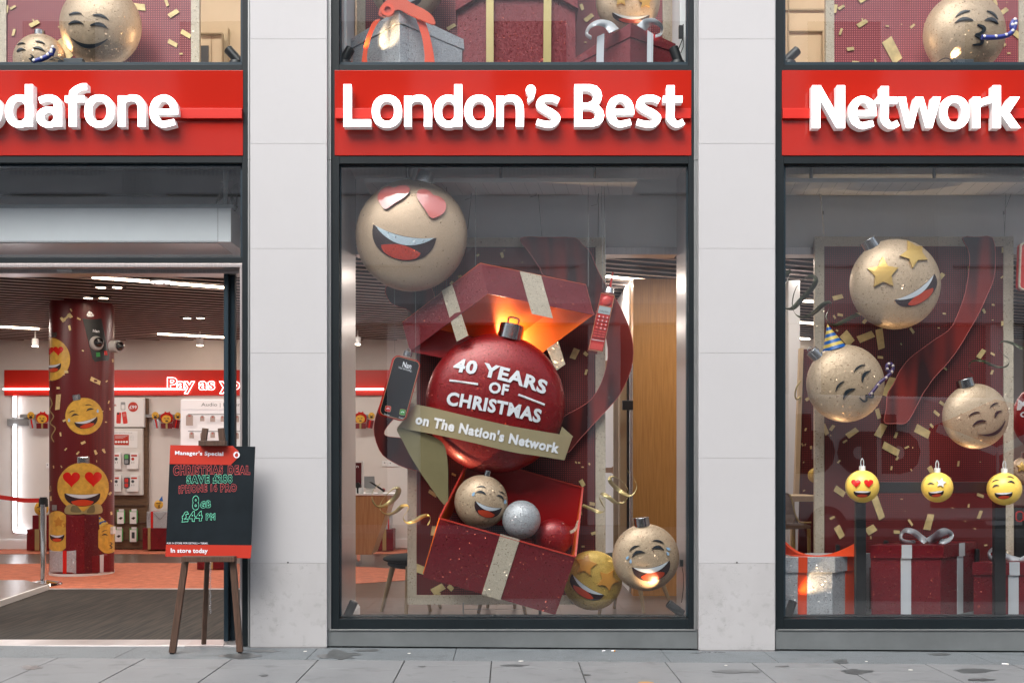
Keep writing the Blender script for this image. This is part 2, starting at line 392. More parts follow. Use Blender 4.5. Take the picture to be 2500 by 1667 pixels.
def paving(name, c, cd, wet, fleck=0):
    m = mt(name, c, .6, bump=.15, bs=180); n = m.node_tree; b = n.nodes['Principled BSDF']; L = n.links.new
    tc = n.nodes.new('ShaderNodeTexCoord')
    def noise(scale, det=6, dist=0, sx=(1, 1, 1)):
        mp = n.nodes.new('ShaderNodeMapping'); mp.inputs['Scale'].default_value = sx; L(tc.outputs['Object'], mp.inputs[0])
        no = n.nodes.new('ShaderNodeTexNoise'); no.inputs['Scale'].default_value = scale; no.inputs['Detail'].default_value = det; no.inputs['Distortion'].default_value = dist; L(mp.outputs[0], no.inputs[0]); return no.outputs[0]
    def ramp(s, a, c_, o0=0, o1=1):
        r = n.nodes.new('ShaderNodeMapRange'); r.inputs['From Min'].default_value = a; r.inputs['From Max'].default_value = c_; r.inputs['To Min'].default_value = o0; r.inputs['To Max'].default_value = o1; L(s, r.inputs[0]); return r.outputs[0]
    def mixc(f, a, col):
        mx = n.nodes.new('ShaderNodeMix'); mx.data_type = 'RGBA'; L(f, mx.inputs[0]); L(a, mx.inputs[6]); mx.inputs[7].default_value = (*col, 1); return mx.outputs[2]
    rgb = n.nodes.new('ShaderNodeRGB'); rgb.outputs[0].default_value = (*c, 1); s = rgb.outputs[0]
    s = mixc(ramp(noise(2.3, 8), .4, .75, 0, .5), s, cd)
    if fleck: s = mixc(ramp(noise(130, 2), .5, .62, 0, .6), s, tuple(x*.5 for x in c)); s = mixc(ramp(noise(170, 2), .56, .64, 0, .5), s, tuple(min(1, x*1.7) for x in c))
    vo = n.nodes.new('ShaderNodeTexVoronoi'); vo.inputs['Scale'].default_value = 5.5; L(tc.outputs['Object'], vo.inputs['Vector'])
    sc_ = n.nodes.new('ShaderNodeSeparateColor'); L(vo.outputs['Color'], sc_.inputs[0])
    for ch, lo, rr, cc in ((0, .62, .075, tuple(x*.45 for x in c)), (1, .86, .06, tuple(min(1, x*1.8) for x in c))):   # trodden gum, old and newer
        g1 = ramp(sc_.outputs[ch], lo, lo+.01); g2 = ramp(vo.outputs['Distance'], rr, rr*.8); gm = n.nodes.new('ShaderNodeMath'); gm.operation = 'MULTIPLY'; L(g1, gm.inputs[0]); L(g2, gm.inputs[1]); g3 = ramp(gm.outputs[0], 0, 1, 0, .7); s = mixc(g3, s, cc)
    s = mixc(ramp(noise(5, 9, .6, (1, 1.6, 1)), .56, .74, 0, .45), s, tuple(x*.4 for x in c))
    w = ramp(noise(1.15, 6, .4, (.8, 2.2, 1)), wet, wet+.02)
    s = mixc(ramp(w, 0, 1, 0, .62), s, tuple(x*.22 for x in c))
    L(s, b.inputs['Base Color']); L(ramp(w, 0, 1, .62, .18), b.inputs['Roughness']); return m

glass('window_glass'); glass('door_glass', (.9, .93, .93))
scuff('stone', (.5, .496, .504), (.435, .432, .437), 0); scuff('stone_scuffed', (.48, .474, .478), (.3, .29, .285), .7)
mt('joint', (.3, .29, .29), .8)
mt('frame_dark', (.009, .014, .017), .5, spec=.25, bump=.03, var=.15); mt('frame_trim', (.33, .34, .34), .38, .55, var=.12, vs=1.5)
mt('door_teal', (.018, .036, .05), .45, spec=.3)
streak('brushed', (.62, .56, .55), (.5, .45, .44), .3, 4, (60, 60, .6), .02); M['brushed'].node_tree.nodes['Principled BSDF'].inputs['Metallic'].default_value = .6
mt('riser', (.17, .185, .188), .45, .2, var=.16, vs=2.5, bump=.05)
mt('fascia_red', (.43, .017, .008), .08, coat=.5, spec=.5); mt('rail_red', (.62, .022, .012), .3)
mt('letter_face', (1, 1, 1), .4, emit=1.9, ecol=(1, .99, .98)); mt('letter_side', (.86, .86, .85), .4, emit=.07)
mt('neon_white', (1, 1, 1), .4, emit=2.2, ecol=(1, .9, .86)); mt('led_warm', (1, .9, .8), .4, emit=9, ecol=(1, .8, .6))
mt('led_cool', (1, 1, 1), .4, emit=4, ecol=(.95, .95, 1)); mt('lamp_lens', (1, .9, .8), .4, emit=14, ecol=(1, .82, .62))
mt('wall_cream', (.72, .68, .65), .75, var=.03); mt('wall_white', (.88, .88, .88), .7, var=.03, vs=1.2); mt('wall_beige', (.56, .46, .33), .7, var=.05); mt('beige_line', (.34, .27, .18), .6)
mt('void', (.012, .011, .011), .9); mt('slat', (.06, .046, .043), .6, var=.1, vs=4); mt('slat_edge', (.5, .4, .37), .5)
mt('duct', (.8, .83, .86), .45, var=.04, vs=2); mt('pipe', (.3, .34, .35), .4)
mt('white', (.83, .83, .83), .45); mt('offwhite', (.7, .68, .65), .5); mt('black', (.012, .013, .014), .38); mt('black_gloss', (.006, .006, .008), .08, coat=.6)
mt('panel_lit', (.85, .83, .85), .5, emit=.12, ecol=(1, .95, .95)); mt('band_red', (.56, .016, .006), .35)
streak('wood_oak', (.46, .25, .115), (.36, .18, .075), .45, 3, (22, 22, 1), .05); streak('wood_brown', (.62, .3, .085), (.5, .23, .06), .4, 3, (26, 26, 1), .04)
streak('wood_dark', (.105, .055, .035), (.06, .032, .02), .55, 5, (18, 18, 1.4), .25); streak('wood_panel', (.15, .085, .045), (.10, .055, .028), .5, 4, (1, 1, 18), .05)
streak('wood_leg', (.42, .3, .17), (.32, .22, .12), .45, 5, (14, 14, 1), .05); mt('wood_pale', (.62, .47, .3), .5, var=.08)
streak('floor_wood', (.13, .085, .065), (.085, .055, .042), .3, 2, (1, 9, 1), .02); streak('mat_fibre', (.042, .032, .023), (.007, .006, .005), .9, 6, (6, .3, 1), .6)
mt('carpet_red', (.5, .15, .08), .85, var=.25, vs=9, bump=.5, bs=200); mt('steel', (.62, .62, .62), .14, 1.); mt('chrome', (.78, .78, .78), .07, 1.)
mt('cap_metal', (.5, .5, .51), .22, 1.); mt('threshold', (.6, .58, .58), .35, .7, var=.15)
glit('gold', (.6, .445, .305), (.45, .325, .215), 210); glit('gold_smooth', (.62, .45, .31), (.5, .36, .25), 250); glit('gold_dark', (.33, .255, .155), (.2, .15, .09), 210, .4, .5); glit('gold_yellow', (.62, .41, .09), (.42, .27, .05), 200, .4, .5)
glit('gold_border', (.66, .57, .45), (.48, .41, .32), 160, .42, .4); glit('silver', (.56, .57, .6), (.33, .345, .37), 200); glit('red_glit', (.2, .006, .013), (.13, .003, .009), 170, .4, .45)
glit('red_ball', (.33, .003, .007), (.2, .002, .005), 180, .3, .7)
M['red_ball'].node_tree.nodes['Principled BSDF'].inputs['Coat Weight'].default_value = .5; M['red_ball'].node_tree.nodes['Principled BSDF'].inputs['Coat Roughness'].default_value = .22
glit('red_dark', (.12, .006, .012), (.08, .004, .01), 200, .5, .3)
glit('tooth', (.62, .72, .8), (.42, .52, .6), 260, .4, .5); glit('tongue_glit', (.62, .045, .012), (.4, .02, .008), 220, .4, .5)
dots('board_dots', (.055, .004, .005), (.42, .04, .035), .0193, .22); dots('board_dots_veil', (.23, .035, .05), (.75, .2, .18), .0196, .22)  # upper boards: the glass veil is put into a paler colour
mt('mouth', (.022, .006, .009), .5); mt('eye_dark', (.014, .02, .028), .35); mt('tongue', (.55, .05, .012), .35); mt('tear', (.34, .52, .72), .2)
mt('heart_pink', (.72, .19, .17), .1, coat=1); mt('star_gold', (.66, .42, .12), .32, .5); mt('heart_red', (.6, .015, .01), .2); mt('star_orange', (.52, .23, .03), .35)
mt('tooth_plain', (.62, .66, .72), .3)
mt('box_inner_glow', (.95, .16, .008), .45); mt('box_inner_red', (.34, .004, .006), .4); mt('box_edge', (.5, .035, .02), .4)  # bright orange box inside: spotlight glow put into the colour
mt('sash', (.6, .5, .3), .28, .55, var=.06, vs=2); mt('sash_dark', (.25, .215, .11), .3, .5, var=.1)
mt('lettering', (.82, .83, .88), .4, emit=0); mt('phone_red', (.5, .014, .01), .18, coat=.8); mt('gold_line', (.75, .42, .2), .3, .6)
mt('key_red', (.66, .06, .05), .25); mt('lcd', (.42, .48, .5), .3); mt('app_green', (.03, .3, .06), .4); mt('app_red', (.55, .01, .02), .4)
satin('satin_red', (.22, .016, .010), (.03, .004, .005), (3.5, 3.5, .45), .22); satin('satin_orange', (.72, .075, .012), (.5, .035, .008), (1, 1, .6))
mt('ribbon_orange', (.75, .06, .008), .35, .1); mt('ribbon_silver', (.62, .64, .68), .28, .15); mt('ribbon_gold', (.5, .4, .18), .32, .55); mt('streamer_gold', (.52, .42, .17), .35, .4); mt('streamer_green', (.055, .062, .028), .35, .3)
mt('confetti', (.72, .55, .26), .4, .25, var=.3, vs=9); mt('hat_blue', (.0, .09, .36), .4); mt('hat_yellow', (.62, .45, .09), .4); mt('blower_blue', (.03, .045, .25), .4); mt('blower_dark', (.06, .03, .11), .4); mt('camera_case', (.5, .48, .47), .45)
mt('emoji_yellow', (.95, .62, .11), .35, var=.1); mt('clear', (.8, .8, .8), .1, spec=.8)
mt('chalk_board', (.010, .015, .019), .6, spec=.15, var=.25, vs=4); mt('chalk_red', (.72, .1, .1), .6); mt('chalk_green', (.2, .78, .52), .6); mt('board_red', (.5, .035, .018), .4)
mt('fabric', (.018, .022, .025), .9, bump=.3, bs=300); mt('leather', (.2, .12, .08), .45, var=.3, vs=5, bump=.2, bs=30); mt('velvet_gold', (.55, .4, .15), .3, .6)
mt('grey', (.3, .31, .32), .4); mt('grey_dark', (.06, .07, .08), .4); mt('poster', (.82, .8, .78), .5); mt('pack_green', (.12, .42, .12), .4); mt('tag', (.55, .45, .42), .5)
mt('cam_dome', (.01, .01, .012), .04, coat=1); mt('cable', (.012, .013, .015), .5); mt('wire', (.2, .2, .2), .4, .6); mt('belt_red', (.55, .012, .008), .6)
paving('granite', (.15, .168, .178), (.11, .125, .135), .70, 1); paving('slab', (.2, .208, .214), (.145, .15, .155), .72); mt('joint_dark', (.05, .05, .048), .9)
mt('asphalt', (.05, .05, .052), .85, bump=.4, bs=120); mt('opp_stone', (.8, .8, .79), .7, var=.06); mt('opp_glass', (.02, .024, .026), .1); mt('opp_band', (.58, .58, .58), .5)
mt('van_body', (.8, .78, .78), .3, coat=.4); mt('van_red', (.6, .012, .02), .3); mt('van_dark', (.03, .02, .02), .4); mt('tyre', (.02, .02, .02), .8); mt('rust', (.5, .25, .08), .7); mt('litter', (.75, .73, .68), .7)
mt('curl_brown', (.03, .012, .01), .5); mt('perf', (.8, .77, .75), .5)
mt('damp', (.085, .09, .092), .28, var=.3, vs=20, spec=.4)
# ================================================================ ground
def gz(X): return -.007*X
def slab(mb, x0, x1, y0, y1, top, th=.05, m=0):
    return mb.hexa([(x0, y0, gz(x0)+top-th), (x1, y0, gz(x1)+top-th), (x1, y1, gz(x1)+top-th), (x0, y1, gz(x0)+top-th),
                    (x0, y0, gz(x0)+top), (x1, y0, gz(x1)+top), (x1, y1, gz(x1)+top), (x0, y1, gz(x0)+top)], m)
mb = MB(); slab(mb, -16, 16, -3.0, .1, -.012, .2); solo('pavement_bed', mb, 'joint_dark', kind='structure')
mb = MB(); xs = [-16, -13.9, -11.9, -10, -8.1, -6.2, -4.4, -3.02, -1.55, -.42, 1.25, 2.08, 3.75, 5.6, 7.5, 9.5, 12, 16]
for a, b in zip(xs, xs[1:]): slab(mb, a+.002, b-.002, -.452, .08, 0)
solo('pavement_edge', mb, 'granite', kind='structure', bev=.003)
mb = MB(); X = -15.42; k = 0
while X < 15.5:
    s_ = [.185, .31, .2, .325, .18, .3][k % 6]
    ys = [-.458, -.458-s_]; y = ys[-1]
    while y > -2.6: y -= .62 if (k+len(ys)) % 2 else .74; ys.append(max(y, -2.72))
    for a, b in zip(ys, ys[1:]):
        slab(mb, X+.004, X+.661, b+.004, a-.003, random.uniform(-.0015, .001))
    X += .665; k += 1
solo('pavement', mb, 'slab', kind='structure', bev=.003)
mb = MB(); X = -16
while X < 16: slab(mb, X+.004, X+.9, -2.88, -2.73, 0, .2); X += .905
solo('kerb', mb, 'granite', kind='structure', bev=.01)
mb = MB(); slab(mb, -40, 40, -13.3, -2.85, -.12, .2); solo('road', mb, 'asphalt', kind='structure')
mb = MB(); slab(mb, -40, 40, -16.3, -13.3, -.01, .2); solo('far_pavement', mb, 'slab', kind='structure')
mb = MB(); mb.add([(-140, -150, -.4), (140, -150, -.4), (140, 130, -.4), (-140, 130, -.4)], [(0, 1, 2, 3)]); solo('ground', mb, 'asphalt', kind='structure')
# small litter on the granite strip
def litter(name, label, cat, a, b, r, m, g=None):
    mb = MB(); pa = onz(a[0], a[1], .006); pb = onz(b[0], b[1], .006); pa.z += gz(pa.x); pb.z += gz(pb.x); mb.cyl(pa, pb, r, n=8)
    if len(m) == 1: fin(solo(name, mb, m[0], label, cat, g))
    else:
        mb.cyl(pa+(pb-pa)*.68, pb+(pb-pa)*.02, r*1.08, n=8, m=1); fin(solo(name, mb, list(m), label, cat, g))
litter('cigarette_butt', 'white cigarette end lying against the grey stall riser of the middle window', 'cigarette end', (1470, 1586.5), (1477, 1586), .006, ['white'])
litter('cigarette_butt', 'cigarette end with orange filter beside the white one at the middle window', 'cigarette end', (1492, 1586), (1502, 1586.5), .006, ['white', 'rust'])
litter('cigarette_butt', 'cigarette end on the granite strip below the right window', 'cigarette end', (2446, 1611), (2462, 1612), .006, ['white', 'litter'])
for (x, y, w, l) in ((1272, 1612, 7, 'pale round lump of chewing gum at the middle of the granite strip'), (2115, 1607, 4, 'small white speck of chewing gum below the right window'),
                     (999, 1595, 5, 'faint chewing gum spot on the granite under the left end of the middle window'), (2223, 1627, 6, 'torn white paper scrap where granite meets paving on the right'),
                     (1772, 1619, 4, 'small white paper bit at the foot of the right pillar'), (745, 1592, 5, 'pale gum spot on the granite in front of the left pillar')):
    mb = MB(); p = onz(x, y, .004); p.z = gz(p.x)+.003; mb.ball(p, w*.0031, w*.002, .003, 10, 5); fin(solo('litter', mb, 'litter', l, 'litter'))
mb = MB(); p = onz(1577, 1663, 0); p.z = gz(p.x)+.002; mb.plate([(cr([(p.x-.055, p.y), (p.x-.03, p.y+.025), (p.x+.02, p.y+.03), (p.x+.055, p.y+.005), (p.x+.03, p.y-.03), (p.x-.03, p.y-.03)], 5), [])], lambda x, y: V((x, y, gz(x)+.001)), .002, dirn=(0, 0, -1))
fin(solo('litter', mb, 'rust', 'orange brown flattened leaf at the bottom edge of the paving', 'litter'))
# damp patches left by the rain
def blob(x0, x1, y0, y1, sd):
    r = random.Random(sd); cx, cy_, rx, ry = (x0+x1)/2, (y0+y1)/2, (x1-x0)/2, (y1-y0)/2
    return cr([(cx+rx*cos(2*pi*i/17)*r.uniform(.55, 1.1), cy_+ry*sin(2*pi*i/17)*r.uniform(.5, 1.1)) for i in range(17)], 3)
mb = MB()
for i, (x0, x1, y0, y1) in enumerate(((536, 640, 1592, 1608), (600, 690, 1583, 1592), (775, 880, 1584, 1611), (860, 935, 1583, 1590), (1222, 1294, 1619.5, 1627), (2028, 2072, 1606, 1620), (2052, 2132, 1631, 1645), (2264, 2326, 1592, 1600), (2312, 2440, 1630, 1643), (2355, 2440, 1654, 1662), (1730, 1868, 1632, 1643), (632, 655, 1643, 1650), (40, 110, 1622, 1634), (1420, 1445, 1644, 1650), (1890, 1930, 1624, 1627), (1020, 1040, 1624, 1627))):
    def fm(u, v):
        p = onz(u, v, 0); q = onz(u, v, gz(p.x)+.0025); return q
    mb.plate([(blob(x0, x1, y0, y1, i), [])], fm, .001, dirn=(0, 0, -1))
solo('damp_patches', mb, 'damp', kind='structure')
# ================================================================ pillars
JY = [-640, -415, -160, 96, 351, 607, 862, 1118, 1374]
for i, (a, b, l) in enumerate(((-475, -290, 'pale stone pillar at the far left of the shopfront'), (611, 798, 'pale stone pillar between the open entrance and the middle window'),
                    (1706, 1892, 'pale stone pillar between the middle and right windows'), (2790, 2975, 'pale stone pillar at the far right of the shopfront'))):
    t = thing('stone_pillar', l, 'pillar', 'stone pillars of the shopfront')
    x0, x1 = W(a, 0, 0).x, W(b, 0, 0).x; mb = MB()
    for y0, y1 in zip(JY, JY[1:]): mb.box(x0, x1, 0, .12, W(0, y1, 0).z+.0008, W(0, y0, 0).z-.0008)
    part('shaft', mb, 'stone', t, bev=.0012)
    mb = MB(); mb.box(x0+.0005, x1-.0005, 0, .12, gz(x0)+.007, W(0, 1374, 0).z-.0012); part('plinth_block', mb, 'stone_scuffed', t, bev=.0015)
    mb = MB(); mb.box(x0+.002, x1-.002, .0025, .118, -.03, W(0, -640, 0).z); part('joint', mb, 'joint', t)
    if 0 < a < 2000:
        mb = MB(); p = W(703 if a < 1000 else 1799, 1372.5, 0); mb.cyl(p+V((0, -.002, 0)), p+V((0, .002, 0)), .0065, n=10); part('bolt_hole', mb, 'void', t)
    fin(t)
mb = MB(); mb.box(-14, 14, -.02, .9, 7.45, 13.5); fin(solo('upper_wall', mb, 'stone', 'pale stone wall of the storeys above the shop', 'wall', bev=.01))
# ================================================================ shop window frames
def bay(xa, xb, name_l, door=False, rt=True):
    """xa/xb: glass edges in pixels; returns nothing"""
    FY = .05; o = 14
    t = thing('shopfront_frame', name_l, 'window frame' if not door else 'door frame')
    bot = 1535 if not door else 1576; mid = 1503 if not door else 628
    each('frame_post', [(p, -500, q, bot, FY, .11) for p, q in ((xa-20, xa), (xb, xb+14))], 'frame_dark', t, .003)
    R0 = [(xa, 158, xb, 172, FY+.002, .1), (xa, 380, xb, 400 if not door else 398, FY+.002, .1), (xa, -500, xb, -470, FY+.002, .1)]
    R0 += [(xa, 1510, xb, 1535, FY+.002, .1), (xa, 1503, xb, 1512, .16, .1)] if not door else [(xa, 628, xb, 643, FY+.002, .1)]
    each('frame_rail', R0, 'frame_dark', t, .003)
    each('gasket', [(xa-1, 405, xa+4, mid, .09, .06), (xb-4, 405, xb+1, mid, .09, .06), (xa, 400, xb, 405, .09, .06), (xa-1, -470, xa+4, 152, .09, .06), (xb-4, -470, xb+1, 152, .09, .06), (xa, 152, xb, 159, .09, .06)], 'door_teal', t, .002)
    for (p, q) in ((xa-29, xa-20), (xb+14, xb+23)):
        for (y0, y1) in ((-500, 391), (392.5, 1536 if not door else 1580)):
            each('trim', [(p, y0, p+(q-p)*.44, y1, .026, .1), (p+(q-p)*.46, y0, q, y1, .034, .1)], 'frame_trim', t, .002)
    if door: each('door_lining', [(xa, 643, xb, 652, .045, .12), (xb-5.5, 652, xb, 1576, .048, .1)], 'brushed', t, .002)
    return t
cT = bay(828, 1681, 'dark metal frame around the middle shop window and its upper window'); rT = bay(1914, 2768, 'dark metal frame around the right shop window and its upper window'); lT = bay(-266, 591, 'dark metal frame around the open shop entrance', True)
for t in (cT, rT, lT): fin(t)
def pane(a, b, y0, y1, l, name='window_pane', Y=.1, m='window_glass'):
    mb = MB(); mb.weld = False; p = W(a, y1, Y); q = W(b, y0, Y); mb.add([(p.x, Y, p.z), (q.x, Y, p.z), (q.x, Y, q.z), (p.x, Y, q.z)], [(0, 1, 2, 3)])
    fin(solo(name, mb, m, l, 'window pane'))
pane(828, 1681, 400, 1505, 'large glass pane of the middle window display'); pane(1914, 2768, 400, 1505, 'large glass pane of the right window display')
pane(828, 1681, -480, 156, 'upper glass pane over the middle red sign'); pane(1914, 2768, -480, 156, 'upper glass pane over the right red sign')
pane(-266, 591, -480, 156, 'upper glass pane over the left red sign'); pane(-266, 591, 398, 628, 'glass transom pane above the open entrance')
for a, b, c, l in ((799, 1703, 1536, 'grey metal stall riser under the middle window'), (1893, 2790, 1536, 'grey metal stall riser under the right window')):
    t = thing('stall_riser', l, 'stall riser'); mb = MB(); p = W(a, c, .03); q = W(b, 0, .03)
    mb.hexa([(p.x, .03, gz(p.x)+.012), (q.x, .03, gz(q.x)+.012), (q.x, .16, gz(q.x)+.012), (p.x, .16, gz(p.x)+.012), (p.x, .03, p.z-.006), (q.x, .03, p.z-.006), (q.x, .16, p.z-.006), (p.x, .16, p.z-.006)])
    part('face', mb, 'riser', t, bev=.004)
    mb = MB(); mb.box(p.x+.02, q.x-.02, .02, .17, p.z-.006, p.z+.001); part('ledge', mb, 'frame_trim', t, bev=.001); fin(t)
# ================================================================ fascia signs with built-up letters
PY = .045; LF, LB = -.05, .022
def ring(x0, x1, y0, y1, w, h, e=2.25): 
    cx, cy_ = (x0+x1)/2, (y0+y1)/2
    return (ell(cx, cy_, (x1-x0)/2, (y1-y0)/2, 40, 0, e), [ell(cx, cy_, (x1-x0)/2-w, (y1-y0)/2-h, 32, 0, e)])
def arch(x0, x1, yt, yb, s_, tw=17):
    """shoulder of n: out of the stem, over and down"""
    return (stroke([(x0+s_*.5, yt+s_*1.3), (x0+s_*1.05, yt+s_*.62), ((x0+x1)/2+s_*.12, yt+tw/2), (x1-s_*.85, yt+s_*.72), (x1-s_/2, yt+s_*1.75), (x1-s_/2, yb)], [s_*.5, s_*.72, tw, s_*.95, s_, s_]), [])
def G(ch, x0, x1, yx, yc, yb, s_):
    """letter outlines between x0 and x1; yx x-height, yc cap height, yb baseline, s_ stem"""
    o = 2.5; h = yb-yx; t = s_*.84
    if ch == 'L': return [(rect(x0, yc, x0+s_, yb), []), (rect(x0, yb-s_*.92, x1, yb), [])]
    if ch == 'o': return [ring(x0, x1, yx-o, yb+o, s_*.98, s_*.85)]
    if ch == 'n': return [(rect(x0, yx, x0+s_*.93, yb), []), arch(x0, x1, yx-o, yb, s_, t)]
    if ch == 'd': return [ring(x0, x1+s_*.1, yx-o, yb+o, s_*.98, s_*.85, 2.2), (rect(x1-s_, yc, x1, yb), [])]
    if ch == 'a': return [(rect(x1-s_, yx+h*.36, x1, yb), []), (stroke([(x0+s_*.35, yx+h*.16), (x0+(x1-x0)*.45, yx-o+t/2), (x1-s_*.75, yx+h*.16), (x1-s_/2, yx+h*.42)], [t, t, s_*.95, s_]), []), ring(x0, x1-s_*.1, yx+h*.36, yb+o, s_*.98, s_*.72, 2.1)]
    if ch == 'f': return [(stroke([(x1, yc+t*.35), (x1-s_*.75, yc+t*.42), (x0+(x1-x0)*.42, yc+t*1.1), (x0+(x1-x0)*.36, yx+h*.05), (x0+(x1-x0)*.36, yb)], [t, t, s_*.95, s_, s_]), []), (rect(x0, yx, x1-s_*.3, yx+t), [])]
    if ch == 't': return [(stroke([(x0+s_*.98, yx-h*.34), (x0+s_*.98, yx+h*.4), (x0+s_*1.0, yb-t*1.2), (x0+s_*1.75, yb+o-t/2), (x1, yb-t*.78)], [s_, s_, s_, t*.98, t*.9]), []), (rect(x0, yx, x1-s_*.15, yx+t), [])]
    if ch == 's': return [(stroke([(x1-s_*.28, yx+t*.78), (x1-s_*1.15, yx-o+t*.52), (x0+s_*1.0, yx+t*.52), (x0+s_*.62, yx+h*.31), (x0+s_*1.3, yx+h*.45), (x1-s_*1.2, yb-h*.44), (x1-s_*.55, yb-h*.28), (x1-s_*1.1, yb-t*.42), (x0+s_*1.25, yb+o-t*.55), (x0+s_*.2, yb-t*.72)], [t*.95, t, t, s_, s_, s_, s_, t, t, t*.95], 6), [])]
    if ch == 'e':
        cx, cy_, rx, ry = (x0+x1)/2, (yx+yb)/2, (x1-x0)/2-s_/2, (yb-yx)/2+o-t/2; P = []
        for i in range(15):
            a = R_(52-(52+360-8-0)*i/14) if False else R_(50+(310)*i/14)
            P.append((cx+rx*cos(a), cy_+ry*sin(a)))
        P[0] = (x1-s_*.45, yb-t*.72)
        return [(stroke(P, [t*.92]+[t]*3+[s_]*5+[t]*3+[s_*.95]*3, 3), []), (rect(x0+s_*.6, cy_-t*.32, x1-.5, cy_+t*.52), [])]
    if ch == 'B':
        m_ = yc+(yb-yc)*.5; r1, r2 = m_-yc, yb-m_
        def lobe(xr, y0, y1): return [(x0, y0), (xr-(y1-y0)*.5, y0), (xr-(y1-y0)*.22, y0+(y1-y0)*.08), (xr-(y1-y0)*.06, y0+(y1-y0)*.26), (xr, (y0+y1)/2), (xr-(y1-y0)*.06, y1-(y1-y0)*.26), (xr-(y1-y0)*.22, y1-(y1-y0)*.08), (xr-(y1-y0)*.5, y1), (x0, y1)]
        def hole(xr, y0, y1): return [(x0+s_, y0), (xr-(y1-y0)*.5, y0), (xr-(y1-y0)*.15, y0+(y1-y0)*.16), (xr, (y0+y1)/2), (xr-(y1-y0)*.15, y1-(y1-y0)*.16), (xr-(y1-y0)*.5, y1), (x0+s_, y1)]
        h1 = hole(x1-s_*1.35, yc+t, m_-t*.42); h2 = hole(x1-s_*1.08, m_+t*.55, yb-t)
        return [(lobe(x1-s_*.28, yc, m_+t*.3), [h1, h2]), (lobe(x1, m_-t*.2, yb), [h1, h2])]
    if ch == 'N': return [(rect(x0, yc, x0+s_, yb), []), (rect(x1-s_, yc, x1, yb), []), ([(x0, yc), (x0+s_*1.06, yc), (x1, yb), (x1-s_*1.06, yb)], [])]
    if ch == 'w':
        w = x1-x0; q = s_*1.0; c = x0+w/2
        return [([(x0, yx), (x0+q, yx), (x0+w*.31, yb-1), (x0+w*.31+1, yb), (x0+w*.2, yb)], []), ([(x0+w*.2, yb), (c-q*.48, yx), (c+q*.2, yx), (x0+w*.35, yb)], []), ([(c-q*.25, yx), (c+q*.48, yx), (x0+w*.8, yb), (x0+w*.65, yb)], []), ([(x1-q, yx), (x1, yx), (x0+w*.8, yb), (x0+w*.67, yb)], [])]
    if ch == 'r': return [(rect(x0, yx, x0+s_*.95, yb), []), (stroke([(x0+s_*.55, yx+s_*1.35), (x0+s_*1.05, yx+s_*.72), (x1-s_*.2, yx+t*.42), (x1, yx+t*.4)], [s_*.6, s_*.8, t, t]), [])]
    if ch == 'k': return [(rect(x0, yc, x0+s_, yb), []), ([(x1-s_*1.35, yx), (x1-s_*.1, yx), (x0+s_*1.95, yb-h*.44), (x0+s_*.9, yb-h*.42), (x0+s_*.9, yb-h*.5)], []), ([(x0+s_*.9, yb-h*.5), (x0+s_*1.9, yb-h*.56), (x1, yb), (x1-s_*1.25, yb)], [])]
    if ch == "'": return [(ell(x0+12, yc+14, 12, 13, 24), []), ([(x0+4, yc+22), (x0+23.5, yc+16), (x0+19, yc+32), (x0+7, yc+44), (x0+3, yc+38), (x0+8, yc+28)], [])]
    if ch == 'v': return [([(x0, yx), (x0+s_, yx), (x0+(x1-x0)*.62, yb), (x0+(x1-x0)*.38, yb)], []), ([(x1-s_, yx), (x1, yx), (x0+(x1-x0)*.62, yb), (x0+(x1-x0)*.38, yb)], [])]
def sign(a, b, lab, letters, yx, yc, yb, s_):
    t = thing('fascia_sign', lab, 'shop sign')
    mb = MB(); mb.pbox(a, 172, b, 380, PY, .03); part('panel', mb, 'fascia_red', t, bev=.002)
    mb = MB(); p = W(a+2, 265.5, .02); q = W(b-2, 290, .02); mb.box(p.x, q.x, .012, PY, q.z, p.z); part('rail', mb, 'rail_red', t, bev=.002)
    fm = at(LF)
    for ch, x0, x1 in letters:
        mb = MB(); mb.plate(G(ch, x0, x1, yx, yc, yb, s_), fm, LB-LF, m=0, m_side=1)
        # only the front gives off light: the back sheet takes the side paint
        n = len(mb.f); mb.weld = True
        o = part('letter', mb, ['letter_face', 'letter_side'], t)
        for pl in o.data.polygons:
            if all(abs(o.data.vertices[i].co.y-LB) < 1e-4 for i in pl.vertices): pl.material_index = 1
    return fin(t)
sign(817, 1688, "red sign reading London's Best in white lit letters over the middle window", [('L', 838.5, 905.5), ('o', 908, 981), ('n', 987, 1054), ('d', 1060, 1128), ('o', 1134, 1205), ('n', 1212, 1278.5), ("'", 1284, 1308), ('s', 1306.5, 1369), ('B', 1402.5, 1475), ('e', 1480.5, 1548.5), ('s', 1551, 1615), ('t', 1619, 1669)], 234.5, 206.5, 309.5, 18.9)
sign(-255, 593, 'red sign reading vodafone in white lit letters over the open entrance', [('v', -140, -68), ('o', -64, 5), ('d', 12.5, 80), ('a', 89, 151), ('f', 158.5, 212), ('o', 206, 279), ('n', 288, 355), ('e', 365, 435)], 234, 206.5, 309.5, 18.9)
sign(1909, 2758, 'red sign reading Network in white lit letters over the right window', [('N', 1983, 2063), ('e', 2072, 2141), ('t', 2141, 2193), ('w', 2192, 2297), ('o', 2294, 2367), ('r', 2375, 2421), ('k', 2424, 2492)], 237, 209, 313, 19.4)
# ================================================================ shop shell
WY = 9.4; CZ = 3.7
def box1(name, x0, x1, y0, y1, z0, z1, m, l, cat, kind=None, bev=0): return fin(solo(name, MB().box(x0, x1, y0, y1, z0, z1), m, l, cat, None, kind, bev=bev))
